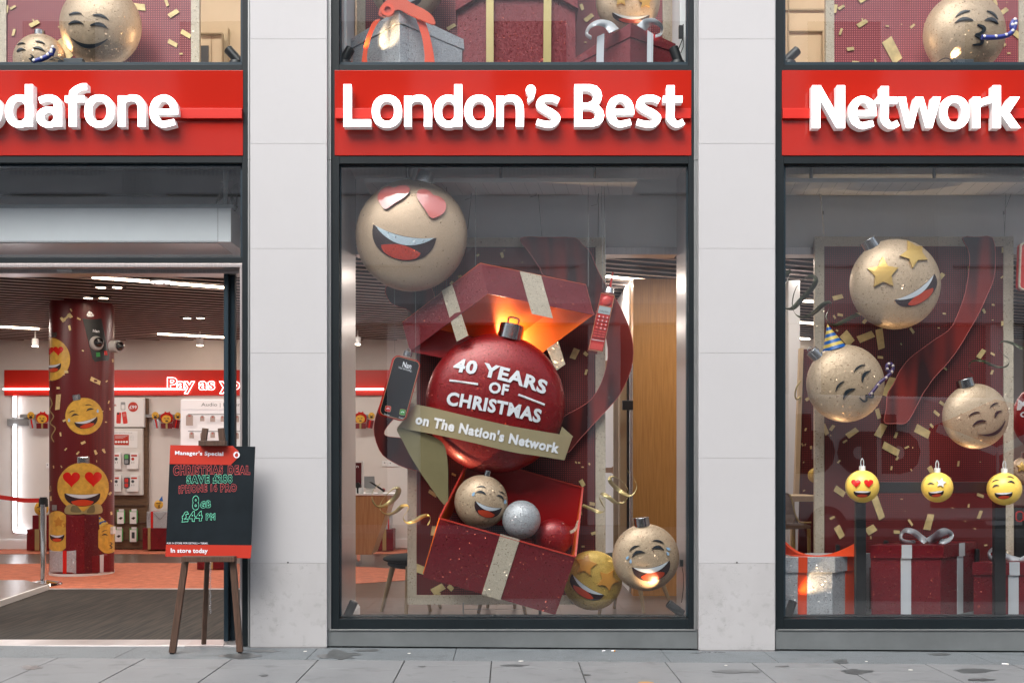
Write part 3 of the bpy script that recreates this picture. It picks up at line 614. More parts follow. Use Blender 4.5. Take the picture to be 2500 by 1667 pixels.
# floors
mb = MB(); mb.box(-13, 13, .2, WY, -.1, .012); solo('shop_floor', mb, 'floor_wood', kind='structure')
mb = MB(); c = V((-5.6, 6.35)); mb.plate([(ell(c.x, 5.3, 4.6, 1.62, 48), [])], lambda x, y: V((x, y, .017)), .003, dirn=(0, 0, -1)); mb.plate([(rect(-9, 8.45, 5, 9.38), [])], lambda x, y: V((x, y, .0165)), .003, dirn=(0, 0, -1))
mb.plate([(ell(2.9, 5.25, 4.2, 1.05, 40), [])], lambda x, y: V((x, y, .0155)), .003, dirn=(0, 0, -1))
solo('shop_carpet', mb, 'carpet_red', kind='structure')
mb = MB(); mb.box(-9.5, -2.26, .3, 3.68, .0, .024); fin(solo('entrance_mat', mb, 'mat_fibre', 'dark brown ribbed entrance mat behind the open doors', 'mat', bev=.002))
mb = MB(); mb.box(-9.5, -2.26, 3.68, 3.78, .0, .026); fin(solo('mat_edging', mb, 'threshold', 'pale metal strip along the back of the entrance mat', 'edging'))
mb = MB(); p = W(-266, 0, .1); q = W(591, 0, .1); mb.box(p.x, q.x, .02, .3, -.03, .03); fin(solo('threshold', mb, 'threshold', 'worn metal threshold across the open entrance', 'threshold', bev=.004))
mb = MB(); p = onz(460, 1569, .034); mb.box(p.x, -2.32, .01, .26, .0, .034); fin(solo('door_floor_guide', mb, 'brushed', 'short metal floor guide at the right end of the entrance threshold', 'door guide', bev=.004))
# white edged low platform at the left
mb = MB(); P = [onz(-200, 1560, .03), onz(0, 1478, .03), onz(118, 1437, .03), onz(60, 1424, .03), onz(-300, 1424, .03)]
t = thing('low_platform', 'low wooden platform with a pale edge left of the entrance mat', 'platform')
mb.plate([([(v.x, v.y) for v in P], [])], lambda x, y: V((x, y, .075)), .075, dirn=(0, 0, -1), m=0); part('top', mb, 'floor_wood', t)
mb = MB(); q = [V((v.x, v.y, .05)) for v in P[:3]]; mb.bar(q[0], q[1], .03, .07); mb.bar(q[1], q[2], .03, .07); part('edge', mb, 'offwhite', t); fin(t)
# walls
box1('back_wall', -13, 13, WY, WY+.15, -.05, 4.9, 'wall_cream', 'cream plaster wall at the back of the shop', 'wall')
box1('side_wall', -13.15, -13, .1, WY+.1, -.05, 7.5, 'wall_cream', 'cream plaster wall closing the shop on the left', 'wall'); box1('side_wall', 13, 13.15, .1, WY+.1, -.05, 7.5, 'wall_cream', 'cream plaster wall closing the shop on the right', 'wall')
for a, b, l in ((-2.205, -1.382, 'white wall pier behind the left stone pillar'), (1.53, 2.262, 'white wall pier behind the right stone pillar'), (-5.7, -5.15, 'white wall pier at the left of the entrance'), (5.2, 5.9, 'white wall pier at the far right')):
    box1('wall_pier', a, b, .17, .92, -.05, 7.2, 'brushed' if 'pillar' in l else 'wall_white', l.replace('white', 'brushed metal clad') if 'pillar' in l else l, 'pier')
mb = MB(); mb.box(-1.375, -1.345, .3, .94, .0, .22); mb.box(-1.375, -1.35, .3, .92, .22, .24); fin(solo('skirting_board', mb, 'wall_white', 'white skirting at the foot of the left side of the middle window', 'skirting'))
# first floor slab, ceiling void, bulkheads
box1('floor_slab', -13, 13, .17, WY, 4.28, 4.56, 'wall_white', 'white floor slab between the shop and the upper windows', 'slab')
box1('ceiling_void', -13, 13, 1.0, WY, 3.98, 4.2, 'void', 'black ceiling void above the slatted ceiling', 'ceiling')
box1('bulkhead', -1.38, 1.53, .92, 1.04, 3.47, 4.28, 'wall_white', 'white bulkhead over the back of the middle window display', 'bulkhead'); box1('bulkhead', 2.262, 5.2, .92, 1.04, 3.47, 4.28, 'wall_white', 'white bulkhead over the back of the right window display', 'bulkhead')
box1('bulkhead', -5.15, -2.205, 1.1, 1.2, 3.3, 4.28, 'wall_white', 'grey white bulkhead above the entrance', 'bulkhead')
for a, b, l in ((-1.38, 1.53, 'middle'), (2.262, 5.2, 'right')):
    box1('opening_trim', a, b, .905, 1.06, 3.405, 3.47, 'brushed', 'brushed metal strip under the white bulkhead of the %s window' % l, 'trim')
    box1('display_ceiling', a, b, .17, .92, 4.09, 4.15, 'wall_white', 'white ceiling over the %s window display' % l, 'ceiling')
    t = thing('perforated_panel', 'white perforated ceiling panel hanging in the %s window' % l, 'ceiling panel'); x0, x1 = (-1.22, 1.1) if a < 0 else (2.27, 5.1)
    part('panel', MB().box(x0, x1, .35, .75, 3.9, 3.935), 'perf', t, bev=.003)
    mb = MB(); x = x0+.06
    while x < x1-.05:
        for k in range(9): mb.box(x+.012*k*.5, x+.012*k*.5+.004, .375+.04*k, .395+.04*k, 3.8985, 3.9)
        x += .118
    setp(part('perforation', mb, 'grey', t), kind='stuff')
    for k in range(3): xx = x0+.35+(x1-x0-.7)*k/2; part('hanger', MB().cyl((xx, .5, 3.935), (xx, .5, 4.09), .014, n=10), 'grey', t)
    fin(t)
# soffit box over the entrance
t = thing('air_curtain', 'pale grey air curtain box above the open entrance', 'air curtain')
p = W(-266, 508, .45); q = W(564, 591, .45)
part('housing', MB().box(p.x, q.x, .45, 1.02, q.z, p.z), 'duct', t, bev=.004)
mb = MB(); mb.box(p.x+.02, q.x-.12, .47, .92, q.z-.006, q.z-.001); part('outlet', mb, 'brushed', t)
mb = MB(); mb.box(q.x-.115, q.x-.111, .4485, .45, q.z, p.z); mb.box(p.x, q.x-.11, .449, .4505, q.z+.01, q.z+.013); part('joint', mb, 'grey', t)
mb = MB(); mb.box(p.x, q.x+.02, .46, .52, p.z+.001, p.z+.032); mb.cyl(W(551, 500, .5), W(551, 418, .5), .02, n=12); part('bracket', mb, 'pipe', t); fin(t)
mb = MB()
for k in range(5):
    mb.tube(cr([tuple(W(528+k*3, 500-k*4, .9)), tuple(W(545+k*4, 450+k*6, .9)), tuple(W(560+k*4, 470+k*8, .9)), tuple(W(572+k*2, 520-k*4, .9))], 6, False), .008, 6)
mb.tube([W(540, 445, .92), W(570, 440, .92)], .01); mb.tube([W(548, 478, .92), W(578, 448, .92), W(578, 500, .92)], .008)
fin(solo('cable_bundle', mb, 'black', 'tangle of dark cables beside the air curtain box', 'cables'))
mb = MB(); a = W(-266, 652, .2); b = W(586, 672, .2); mb.box(a.x, b.x, .17, .34, b.z+.01, a.z-.004); fin(solo('operator_housing', mb, 'brushed', 'brushed metal door operator housing under the transom', 'door operator', bev=.003))
mb = MB(); p = W(141, 656, .165); q = W(176, 663, .165); mb.box(p.x, q.x, .14, .17, q.z, p.z); fin(solo('door_sensor', mb, 'white', 'small white door sensor under the transom', 'sensor', bev=.004))
# sliding door leaves parked at the right
t = thing('sliding_door', 'dark teal sliding door leaves parked at the right of the entrance', 'door')
part('door_stile', MB().pbox(546, 654, 557, 1566, .19, .06), 'door_teal', t, bev=.004); part('door_stile', MB().pbox(560, 654, 573, 1566, .25, .06), 'door_teal', t, bev=.004)
mb = MB(); mb.pbox(557, 660, 560, 1562, .22, .03); part('brush_seal', mb, 'black', t)
mb = MB(); p = W(573, 1560, .28); q = W(589, 660, .28); mb.add([(p.x, .28, p.z), (q.x, .28, p.z), (q.x, .28, q.z), (p.x, .28, q.z)], [(0, 1, 2, 3)]); part('pane', mb, 'door_glass', t); fin(t)
# ================================================================ slatted ceiling and its lamps
ang = R_(21); D = V((cos(ang), sin(ang), 0)); Nn = V((-sin(ang), cos(ang), 0))
mb = MB(); k = 0; s = -6.0
while s < 14:
    # each blade runs along D, clipped to the room
    ts = []
    o = Nn*s
    def clip(y0, y1, x0, x1):
        lo, hi = -40, 40
        for c, d, a, b in ((o.y, D.y, y0, y1), (o.x, D.x, x0, x1)):
            t0, t1 = (a-c)/d, (b-c)/d; lo = max(lo, min(t0, t1)); hi = min(hi, max(t0, t1))
        return lo, hi
    lo, hi = clip(1.25, WY, -13, 13)
    if hi > lo+.1: mb.bar(o+D*lo+V((0, 0, CZ+.05)), o+D*hi+V((0, 0, CZ+.05)), .046, .09); mb.bar(o+D*lo+V((0, 0, CZ+.002)), o+D*hi+V((0, 0, CZ+.002)), .05, .006, 1)
    s += .215; k += 1
fin(solo('slatted_ceiling', mb, ['slat', 'slat_edge'], 'brown slatted ceiling running diagonally over the shop', 'ceiling'))
def led(a, b, l, mat_='led_warm', w=.045, z=CZ-.008, power=0):
    p = onz(a[0], a[1], z); q = onz(b[0], b[1], z); t = thing('linear_light', l, 'ceiling light', 'linear lights in the slatted ceiling')
    part('diffuser', MB().bar(p, q, w, .02), mat_, t); part('channel', MB().bar(p+V((0, 0, .022)), q+V((0, 0, .022)), w+.012, .02), 'grey_dark', t)
    return fin(t)
led((225, 677), (547, 702), 'long warm light strip on the ceiling just inside the entrance'); led((-60, 794), (95, 803), 'warm light strip left of the printed column'); led((385, 815), (552, 824), 'warm light strip at the right end of the entrance ceiling')
led((1480, 675), (1660, 693), 'warm light strip seen at the top right of the middle window'); led((1900, 730), (1990, 737), 'uppermost warm light strip at the left of the right window')
led((1900, 784), (1990, 790), 'middle warm light strip at the left of the right window'); led((1900, 822), (1975, 828), 'lowest warm light strip at the left of the right window')
led((2474, 868), (2540, 870), 'upper warm light strip at the right picture edge'); led((2474, 896), (2540, 897), 'lower warm light strip at the right picture edge')
def twin(x, y, k, l):
    t = thing('twin_downlight', l, 'downlight', 'twin downlights in the slatted ceiling'); p = onz(x, y, CZ-.01)
    part('plate', MB().box(p.x-.19*k, p.x+.19*k, p.y-.07, p.y+.07, p.z, p.z+.02), 'slat', t, bev=.003)
    for q in (-1, 1):
        mb = MB(); c = p+V((.1*q*k, 0, -.004)); mb.cyl(c, c+V((0, 0, .006)), .058, n=20); part('lamp', mb, 'lamp_lens', t)
        mb = MB(); mb.tube([c+V((cos(a_)*.062, sin(a_)*.062, 0)) for a_ in [2*pi*i/20 for i in range(20)]], .006, 6, closed=True); part('bezel', mb, 'grey', t)
    return fin(t)
twin(266, 701, 1, 'nearest pair of round downlights above the printed column'); twin(234, 727, 1, 'pair of round downlights just above the top of the column'); twin(473, 776, 1, 'pair of round downlights between column and sliding door')
for x, y, l in ((86, 836, 'small cylinder downlight left of the column'), (488, 834, 'small angled cylinder spotlight right of the column'), (873, 832, 'bright cylinder spotlight at the left edge of the middle window')):
    t = thing('ceiling_spotlight', l, 'spotlight', 'cylinder spotlights under the slatted ceiling'); p = W(x, y, 8.2); mb = MB(); mb.cyl(p+V((0, 0, -.06)), p+V((0, 0, .06)), .055, n=16); mb.cyl(p+V((0, 0, .06)), V((p.x, p.y, CZ+.05)), .012, n=8); part('housing', mb, 'white', t)
    mb = MB(); mb.cyl(p+V((0, 0, -.066)), p+V((0, 0, -.058)), .046, n=16); part('lamp', mb, 'lamp_lens', t); fin(t)
t = thing('ceiling_sensor', 'white oval sensor clipped across the light strip inside the entrance', 'sensor'); p = onz(392, 688, CZ-.035); mb = MB(); mb.ball(p, .14, .075, .045, 24, 10); part('housing', mb, 'white', t)
mb = MB()
for q in (-.05, .06): mb.ball(p+V((q, -.05, -.03)), .012, .012, .012, 10, 6)
part('eye', mb, 'black', t); fin(t)
# lamps' own light, plus one light added to brighten the brown wood wall
def area(name, loc, sx, sy, e, col=(1, .88, .79), rot=(0, 0, 0), parent=None):
    l = bpy.data.lights.new(name, 'AREA'); l.shape = 'RECTANGLE'; l.size = sx; l.size_y = sy; l.energy = e; l.color = col
    o = bpy.data.objects.new(name, l); COL.objects.link(o); o.location = loc; o.rotation_euler = rot; return o
for x, y, e in ((-7.5, 3.2, 90), (-4.2, 3.4, 90), (-7.6, 7.2, 100), (-3.4, 7.2, 100), (.4, 3.6, 90), (2.2, 2.0, 70), (.6, 7.4, 90), (4.4, 3.6, 80), (5, 7.4, 90)):
    area('ceiling_lamp_and_fill', (x, y, CZ-.03), 2.4, .12, e*.32, rot=(0, 0, ang))
# ================================================================ printed column
CX, CYY, CR = -5.847, 5.5, .4107
def colhit(dr=0.0):
    def f(sx, sy):
        d = V(((sx-VX)/F, 1, -(sy-VY)/F)); r = CR+dr; ox, oy = 0-CX, CAMY-CYY
        a = d.x*d.x+d.y*d.y; b = 2*(ox*d.x+oy*d.y); c = ox*ox+oy*oy-r*r; q = b*b-4*a*c
        t_ = (-b-sqrt(q))/(2*a) if q > 0 else -b/(2*a)
        p = V((0, CAMY, CAMZ))+d*t_
        if q <= 0:
            e = V((p.x-CX, p.y-CYY, 0)).normalized()*r; p.x = CX+e.x; p.y = CYY+e.y
        return p
    return f
m = dots('column_wrap', (.105, .004, .006), (.17, .009, .009), .03, .2, .35)
for n_ in m.node_tree.nodes:
    if n_.type == 'MAPPING':
        pass
col = thing('printed_column', 'round dark red column printed with yellow bauble faces and gift boxes', 'column')
mb = MB(); mb.cyl((CX, CYY, .05), (CX, CYY, CZ+.3), CR, n=72); part('wrap', mb, 'column_wrap', col)
mb = MB(); mb.cyl((CX, CYY, .012), (CX, CYY, .05), CR+.006, n=72); part('base_ring', mb, 'offwhite', col)
mb = MB(); mb.box(CX-.55, CX+.55, CYY-.5, CYY+.5, CZ+.02, CZ+.06); part('collar', mb, 'void', col)
def c3(x, y): return (x/3.92, 720+y/3.92)
def c5(x, y): return (x/3.92, 1080+y/3.92)
# ================================================================ bauble faces
FEAT = {
 'heart': (lambda: U_heart()), 'star': (lambda: U_star(.52)), 'eye': (lambda: arc(.62, .42)), 'brow': (lambda: arc(.38, .24)), 'smile': (lambda: arc(.55, .2, -1)),
 'tear': (lambda: cr([(0, 1), (.5, .1), (.42, -.55), (0, -.85), (-.42, -.55), (-.5, .1)], 4)),
 'kiss': (lambda: stroke([(-.25, 1), (.3, .85), (.42, .55), (.1, .2), (-.28, .02), (.1, -.12), (.4, -.38), (.28, -.75), (-.45, -.95)], [.1, .26, .3, .24, .2, .24, .28, .24, .08], 5)),
}
def grin(w, h, sag):
    """mouth, teeth and tongue outlines with corners at (-w,0),(w,0)"""
    top = [(-w+2*w*i/14, -sag*(1-(-1+2*i/14)**2)) for i in range(15)]
    bot = [(w*cos(pi*i/22)*(1 if abs(cos(pi*i/22)) < 1 else 1), -h*sin(pi*i/22)**.85) for i in range(1, 22)]
    mouth = top+bot
    te = [(-.93*w+1.86*w*i/14, -.02*h-sag*(1-(-1+2*i/14)**2)) for i in range(15)]
    tb = [(.93*w-1.86*w*i/14, -.04*h-(sag+.26*h)*(1-(1-2*i/14)**2)) for i in range(1, 14)]
    tg = [(w*.62*cos(pi+pi*i/16), -h*.62-h*.36*sin(pi*i/16)*.98) for i in range(17)]
    tg = [(max(-w*.97, x), max(y, -h*.97*sqrt(max(0, 1-(x/w)**2))**.9)) for x, y in tg]
    tu = [(w*.62-1.24*w*i/12, -h*.62+h*.14*sin(pi*i/12)) for i in range(1, 12)]
    return mouth, te+tb, tg+tu
def face(feats, surf, owner, T, grid, relief=.012):
    """feats: (kind,x,y,size,rot[,..]) in photo pixels; surf(lift)->map; one part for each feature"""
    for f in feats:
        k, x, y, s, r = f[:5]
        if k == 'grin':
            h, sag = f[5], f[6]; mo, te, to = grin(s, h, sag)
            o = part('mouth', MB().plate([(xf(mo, x, y, 1, r), [])], surf(relief*.4), relief*.6, grid=grid), T['mouth'], owner)
            part('teeth', MB().plate([(xf(te, x, y, 1, r), [])], surf(relief*.9), relief*.4, grid=grid), T['teeth'], o)
            part('tongue', MB().plate([(xf(to, x, y, 1, r), [])], surf(relief*.8), relief*.4, grid=grid), T['tongue'], o)
        else:
            P = FEAT[k]()
            if k == 'eye' and len(f) > 5: P = [(px, py*f[5]) for px, py in P]
            nm = {'heart': 'eye', 'star': 'eye', 'eye': 'eye', 'brow': 'eyebrow', 'smile': 'mouth', 'tear': 'tear', 'kiss': 'mouth'}[k]
            rl = relief*1.6 if k in ('heart', 'star') else relief
            part(nm, MB().plate([(xf(P, x, y, s, r), [])], surf(rl), rl, grid=grid), T[k], owner)
TT = dict(mouth='mouth', teeth='tooth_plain', tongue='tongue', heart='heart_pink', star='star_gold', eye='eye_dark', brow='eye_dark', smile='eye_dark', tear='tear', kiss='eye_dark')
def ellhit(C, R, k):
    def surf(l):
        def f(sx, sy):
            o = V((0, CAMY, CAMZ))-C; d = V(((sx-VX)/F, 1, -(sy-VY)/F)); r = R+l*.2
            o2 = V((o.x, o.y/k, o.z)); d2 = V((d.x, d.y/k, d.z)); a = d2.dot(d2); b = 2*o2.dot(d2); c = o2.dot(o2)-r*r; q = b*b-4*a*c
            t_ = (-b-sqrt(q))/(2*a) if q > 0 else -b/(2*a)
            p = V((0, CAMY, CAMZ))+d*t_
            if q <= 0:
                e = p-C; e = V((e.x, e.y/k, e.z)).normalized()*R; p = C+V((e.x, e.y*k, e.z))
            return p+V((0, -l, 0))
        return f
    return surf
def bauble(lab, cx, cy_, R, Y, k, mat_, feats=(), cap=None, group='christmas baubles in the windows', name='bauble', T=TT, ring_=False, fin_=True, cat='bauble', capm='cap_metal', relief=.012):
    t = thing(name, lab, cat, group); C = W(cx, cy_, Y); r = R*(Y-CAMY)/F
    n = 72 if R > 60 else 40
    mb = MB(); mb.ball(C, r, r*k, r, n, n//2); part('ball', mb, mat_, t)
    if cap:
        w, h, rot = cap; a = R_(rot); u = V((sin(a), 0, cos(a))); s_ = (Y-CAMY)/F
        b = C+u*(r-.25*h*s_)*.985; wr = w*s_/2; mb = MB(); mb.cyl(b, b+u*(h*1.05*s_), wr, wr*.98, 32); part('cap', mb, capm, t, bev=wr*.06)
        if ring_:
            v = V((cos(a), 0, -sin(a))); q = b+u*(h*1.0*s_); L_ = wr*.38; H = wr*.62
            mb = MB(); mb.tube(cr([tuple(q-v*L_), tuple(q-v*L_*1.1+u*H*.8), tuple(q-v*L_*.6+u*H), tuple(q+v*L_*.6+u*H), tuple(q+v*L_*1.1+u*H*.8), tuple(q+v*L_)], 4, False), wr*.07, 8); part('hanging_loop', mb, 'wire', t)
    face(feats, ellhit(C, r, k), t, T, max(5, R*.09), relief)
    return fin(t) if fin_ else t
def conf(pts, Y, th=.003, mat_='confetti', nm='confetti', parent=None, fm=None):
    """printed confetti: (x,y,size,aspect,angle) in photo pixels"""
    mb = MB(); f = fm or at(Y)
    for i, (x, y, s, a, r) in enumerate(pts):
        c, d = cos(R_(r)), sin(R_(r)); P = [(-s, -s*a), (s*.86, -s*a*.9), (s, s*a), (-s*.9, s*a*1.05)]
        ff = f; e = (i % 7)*.0006
        mb.plate([([(x+p*c-q*d, y+p*d+q*c) for p, q in P], [])], (lambda g, e: lambda u, v: g(u, v)+V((0, -e, 0)))(ff, e), th)
    return part(nm, mb, mat_, parent)
# ---- prints on the column
PR = dict(TT, teeth='tooth_plain', heart='heart_red', star='star_orange')
def print_bauble(cx, cy_, rx, ry, feats, cap, lift=.002):
    t = MB(); mats = ['gold_yellow_flat', 'cap_metal', 'mouth', 'tooth_plain', 'tongue', 'heart_red', 'eye_dark', 'tear', 'star_orange']; f = colhit(.003)
    t.plate([(ell(cx, cy_, rx, ry, 40), [])], f, .002, 0, grid=4)
    if cap: t.plate([([c for c in rrect(cap[0], cap[1], cap[2], cap[3], 2, cap[4])], [])], colhit(.005), .002, 1, grid=4)
    f2, f3 = colhit(.006), colhit(.008)
    mi = {'heart': 5, 'eye': 6, 'brow': 6, 'tear': 7, 'star': 8, 'kiss': 6, 'smile': 6}
    for q in feats:
        if q[0] == 'grin':
            mo, te, to = grin(q[3], q[5], q[6])
            for P, m_, g in ((mo, 2, f2), (te, 3, f3), (to, 4, f3)): t.plate([(xf(P, q[1], q[2], 1, q[4]), [])], g, .002, m_, grid=4)
        else: t.plate([(xf(FEAT[q[0]](), q[1], q[2], q[3], q[4]), [])], f2, .002, mi[q[0]], grid=4)
    return part('printed_bauble', t, mats, col)
mt('gold_yellow_flat', (.62, .36, .055), .35, var=.22, vs=14)
x, y = c3(470, 615); print_bauble(120, 877, 51, 53, [('heart', 142, 857, 12.5, 0), ('heart', 121, 857, 11, 0), ('grin', 128, 889, 21, -6, 20, 2)], (*c3(518, 378), 12, 12, 0))
x, y = c3(805, 1160); print_bauble(x, y, 46, 45, [('eye', *c3(718, 1158), 10, -12), ('eye', *c3(862, 1105), 10, -14), ('brow', *c3(690, 1120), 9, -22), ('brow', *c3(845, 1058), 9, 0), ('tear', *c3(660, 1198), 5, 0), ('tear', *c3(935, 1110), 5, 0), ('grin', *c3(820, 1190), 29, -14, 22, 3)], (*c3(732, 980), 19, 14, -10))
x, y = c5(795, 425); print_bauble(x, y, 63, 60, [('heart', *c5(683, 355), 21, 0), ('heart', *c5(893, 352), 21, 0), ('grin', *c5(788, 485), 44, 0, 32, 3)], (*c5(798, 168), 30, 16, 0))
x, y = c5(545, 850); print_bauble(x, y, 36, 50, [('star', *c5(560, 760), 14, 0), ('star', *c5(630, 790), 9, 10), ('grin', *c5(545, 880), 18, 0, 18, 2)], (*c5(520, 622), 12, 14, 0))
x, y = c5(1035, 920); print_bauble(x, y, 29, 36, [('eye', *c5(1003, 890), 8, 0), ('brow', *c5(1000, 850), 8, -18), ('kiss', *c5(1058, 985), 8, 0)], None)
def cprint(name, shapes, mats, parent=col):
    mb = MB()
    for P, m_, l in shapes: mb.plate([(P, [])], colhit(l), .002, m_, grid=5)
    return part(name, mb, mats, parent)
q = lambda x0, y0, x1, y1: [c5(x0, y0), c5(x1, y0), c5(x1, y1), c5(x0, y1)]
cprint('printed_gift', [(q(630, 690, 940, 1250), 0, .009), (q(808, 690, 940, 1250), 1, .011), (q(640, 790, 940, 796), 2, .0125)], ['red_glit', 'red_dark', 'mouth'])
cprint('printed_gift', [(q(474, 1030, 728, 1252), 0, .012), (q(600, 1032, 638, 1252), 1, .014), (q(474, 1112, 728, 1118), 2, .0155)], ['silver', 'heart_red', 'grey_dark'])
cprint('printed_gift', [([c5(878, 1085), c5(1092, 1050), c5(1092, 1235), c5(884, 1246)], 0, .012), ([c5(955, 1075), c5(992, 1068), c5(990, 1240), c5(957, 1242)], 1, .014)], ['red_glit', 'ribbon_silver'])
cprint('printed_hat', [([c5(945, 695), c5(1035, 770), c5(952, 818)], 0, .010), ([c5(945, 715), c5(968, 712), c5(955, 742)], 1, .012), ([c5(950, 762), c5(1005, 744), c5(1018, 757), c5(952, 786)], 1, .012)], ['hat_yellow', 'hat_blue'])
cprint('printed_bow', [(cr([c5(630, 680), c5(632, 610), c5(700, 590), c5(770, 640), c5(800, 680)], 5), 0, .010), (cr([c5(800, 680), c5(850, 620), c5(900, 588), c5(965, 600), c5(968, 675)], 5), 0, .010),
     (cr([c5(680, 660), c5(690, 605), c5(740, 610), c5(775, 665)], 5), 1, .012), (cr([c5(830, 670), c5(860, 615), c5(900, 600), c5(905, 665)], 5), 1, .012)], ['ribbon_gold', 'sash_dark'])
ph = [c3(790, 225), c3(970, 225), c3(1048, 600), c3(1035, 628), c3(910, 640), c3(885, 610)]
cprint('printed_phone', [(ph, 0, .004), (cr([c3(835, 205), c3(840, 165), c3(870, 160), c3(900, 205)], 4), 1, .004), ([c3(918, 550), c3(955, 550), c3(960, 590), c3(922, 592)], 2, .007), ([c3(995, 535), c3(1025, 535), c3(1030, 575), c3(1000, 575)], 3, .007)], ['black', 'cap_metal', 'app_green', 'heart_red'])
mb = MB(); mb.text('Nan', *c3(888, 355), 7, 16, 4, colhit(.007), .03); part('lettering', mb, 'lettering', col)
conf([(*c3(a, b), s, w_, r) for a, b, s, w_, r in ((635, 215, 15, .42, -28), (680, 145, 4, .4, 60), (755, 228, 5, .4, 25), (667, 315, 6.5, .4, 75), (915, 820, 14, .36, 25), (1022, 825, 3, .5, -40), (558, 890, 4.5, .6, 0), (555, 1025, 20, .28, 95),
     (635, 735, 5, .6, 0), (610, 762, 2.5, .5, 0), (615, 1200, 4, .6, -30), (580, 1332, 5, .4, 80), (797, 1412, 6, .5, -25), (630, 1475, 4, .4, -50), (745, 1510, 5, .4, -50), (955, 1497, 14, .4, -10), (793, 533, 2.5, .5, 20), (1080, 628, 4, .5, 80), (1015, 1215, 2.5, .5, 0), (1042, 1025, 4, .35, 110), (985, 1112, 1.5, .8, 0), (1052, 1090, 3, .4, 80))]
     +[(*c5(a, b), s, w_, r) for a, b, s, w_, r in ((925, 178, 2.5, .4, 85), (513, 233, 3.5, .4, 80), (588, 230, 3, .4, 60), (1066, 367, 2.5, .5, 60), (1055, 485, 4.5, .6, -50), (1067, 675, 4, .6, 80), (478, 440, 7, .4, 85), (486, 535, 6, .4, 85))], 0, .002, fm=colhit(.004), nm='printed_confetti', parent=col)
mb = MB(); mb.plate([(stroke([c3(475, 975), c3(498, 1040), c3(475, 1100), c3(512, 1160), c3(480, 1225), c3(528, 1275), c3(492, 1350), c3(515, 1405)], 2.6, 6), [])], colhit(.004), .002, grid=5); part('printed_streamer', mb, 'ribbon_gold', col)
fin(col)
# cameras on the column
t = thing('security_camera', 'white dome camera facing the door on the printed column', 'security camera'); p = colhit(.0)(235, 838); nrm = V((p.x-CX, p.y-CYY, 0)).normalized()
mb = MB(); mb.cyl(p, p+nrm*.04, .1, .085, 36); part('housing', mb, 'camera_case', t, bev=.008); mb = MB(); mb.ball(p+nrm*.035+V((.015, 0, .01)), .066, .066, .066, 28, 14); part('dome', mb, 'cam_dome', t); fin(t)
t = thing('security_camera', 'white dome camera sticking out from the right side of the column', 'security camera'); p = W(274, 846, 5.32); mb = MB(); mb.cyl(p, p+V((.1, -.03, 0)), .085, .085, 28); part('housing', mb, 'camera_case', t, bev=.006)
mb = MB(); mb.ball(p+V((.115, -.035, 0)), .062, .062, .062, 24, 12); part('dome', mb, 'cam_dome', t); fin(t)
t = thing('thermostat', 'small white control box on the right side of the column', 'control box'); p = colhit(.006)(272, 1294); mb = MB(); mb.box(p.x-.035, p.x+.035, p.y-.02, p.y+.06, p.z-.05, p.z+.05); part('case', mb, 'white', t, bev=.004)
mb = MB(); mb.box(p.x-.02, p.x+.02, p.y-.022, p.y-.0195, p.z-.005, p.z+.03); part('label', mb, 'offwhite', t); fin(t)
# ---- queue barrier
def st(x, y): return onz(x, y, .09)
t = thing('queue_barrier_post', 'chrome queue barrier post with red belt beside the printed column', 'barrier post'); p = onz(106, 1428, .012); p.z = .024
mb = MB(); mb.cyl(p, p+V((0, 0, .022)), .215, .2, 48); mb.cyl(p+V((0, 0, .022)), p+V((0, 0, .05)), .2, .05, 48); part('base', mb, 'chrome', t)
mb = MB(); top = W(101, 1213, p.y).z; mb.cyl(p+V((0, 0, .04)), V((p.x, p.y, top-.09)), .036, n=32); part('pole', mb, 'chrome', t)
mb = MB(); mb.cyl(V((p.x, p.y, top-.09)), V((p.x, p.y, top)), .042, .042, 32); mb.box(p.x-.05, p.x+.05, p.y-.02, p.y+.02, top-.12, top-.02); part('belt_head', mb, 'black', t, bev=.003)
mb = MB(); mb.plate([(stroke([(96, 1221), (60, 1221), (30, 1217), (0, 1213), (-60, 1203), (-200, 1190)], 10.5, 5), [])], lambda x, y: W(x, y, p.y+(96-x)*.004), .004); part('belt', mb, 'belt_red', t); fin(t)
# ================================================================ things on the back wall
def c4(x, y): return (250+x/3.92, 900+y/3.92)
BY = WY-.04
t = thing('wall_sign', 'long red wall band with white neon lettering Pay as you go', 'illuminated sign')
mb = MB(); mb.pbox(10, 903, 1000, 965, WY-.06, .06); part('band', mb, 'band_red', t, bev=.004)
mb = MB(); a = W(8, 949.5, WY-.085); b = W(436, 949.5, WY-.085); mb.tube([a, b], .017, 8); mb.tube([W(868, 950, WY-.085), W(937, 950, WY-.085)], .017, 8); part('light_tube', mb, 'neon_white', t)
def neon(txt, x, y, h, w, Y, par):
    cu = bpy.data.curves.new('lettering', 'FONT'); cu.body = txt; cu.offset = .03; cu.fill_mode = 'NONE'; cu.bevel_depth = .014; cu.bevel_resolution = 1; cu.resolution_u = 3
    ob = bpy.data.objects.new('lettering', cu); COL.objects.link(ob); bpy.context.view_layer.update()
    me = bpy.data.meshes.new_from_object(ob.evaluated_get(bpy.context.evaluated_depsgraph_get())); mb = MB(); xs = [v.co.x for v in me.vertices]; x0, x1 = min(xs), max(xs)
    s_ = (Y-CAMY)/F; p = W(x, y, Y); kx = w*s_/(x1-x0); kz = h*s_/.7
    mb.add([(p.x+(v.co.x-x0)*kx, Y+v.co.z*kz, p.z+v.co.y*kz) for v in me.vertices], [tuple(f.vertices) for f in me.polygons]); mb.weld = False
    bpy.data.objects.remove(ob); bpy.data.curves.remove(cu); bpy.data.meshes.remove(me)
    return part('lettering', mb, 'neon_white', par)
neon('Pay as you go', 408, 950, 28, 262, WY-.09, t); fin(t)
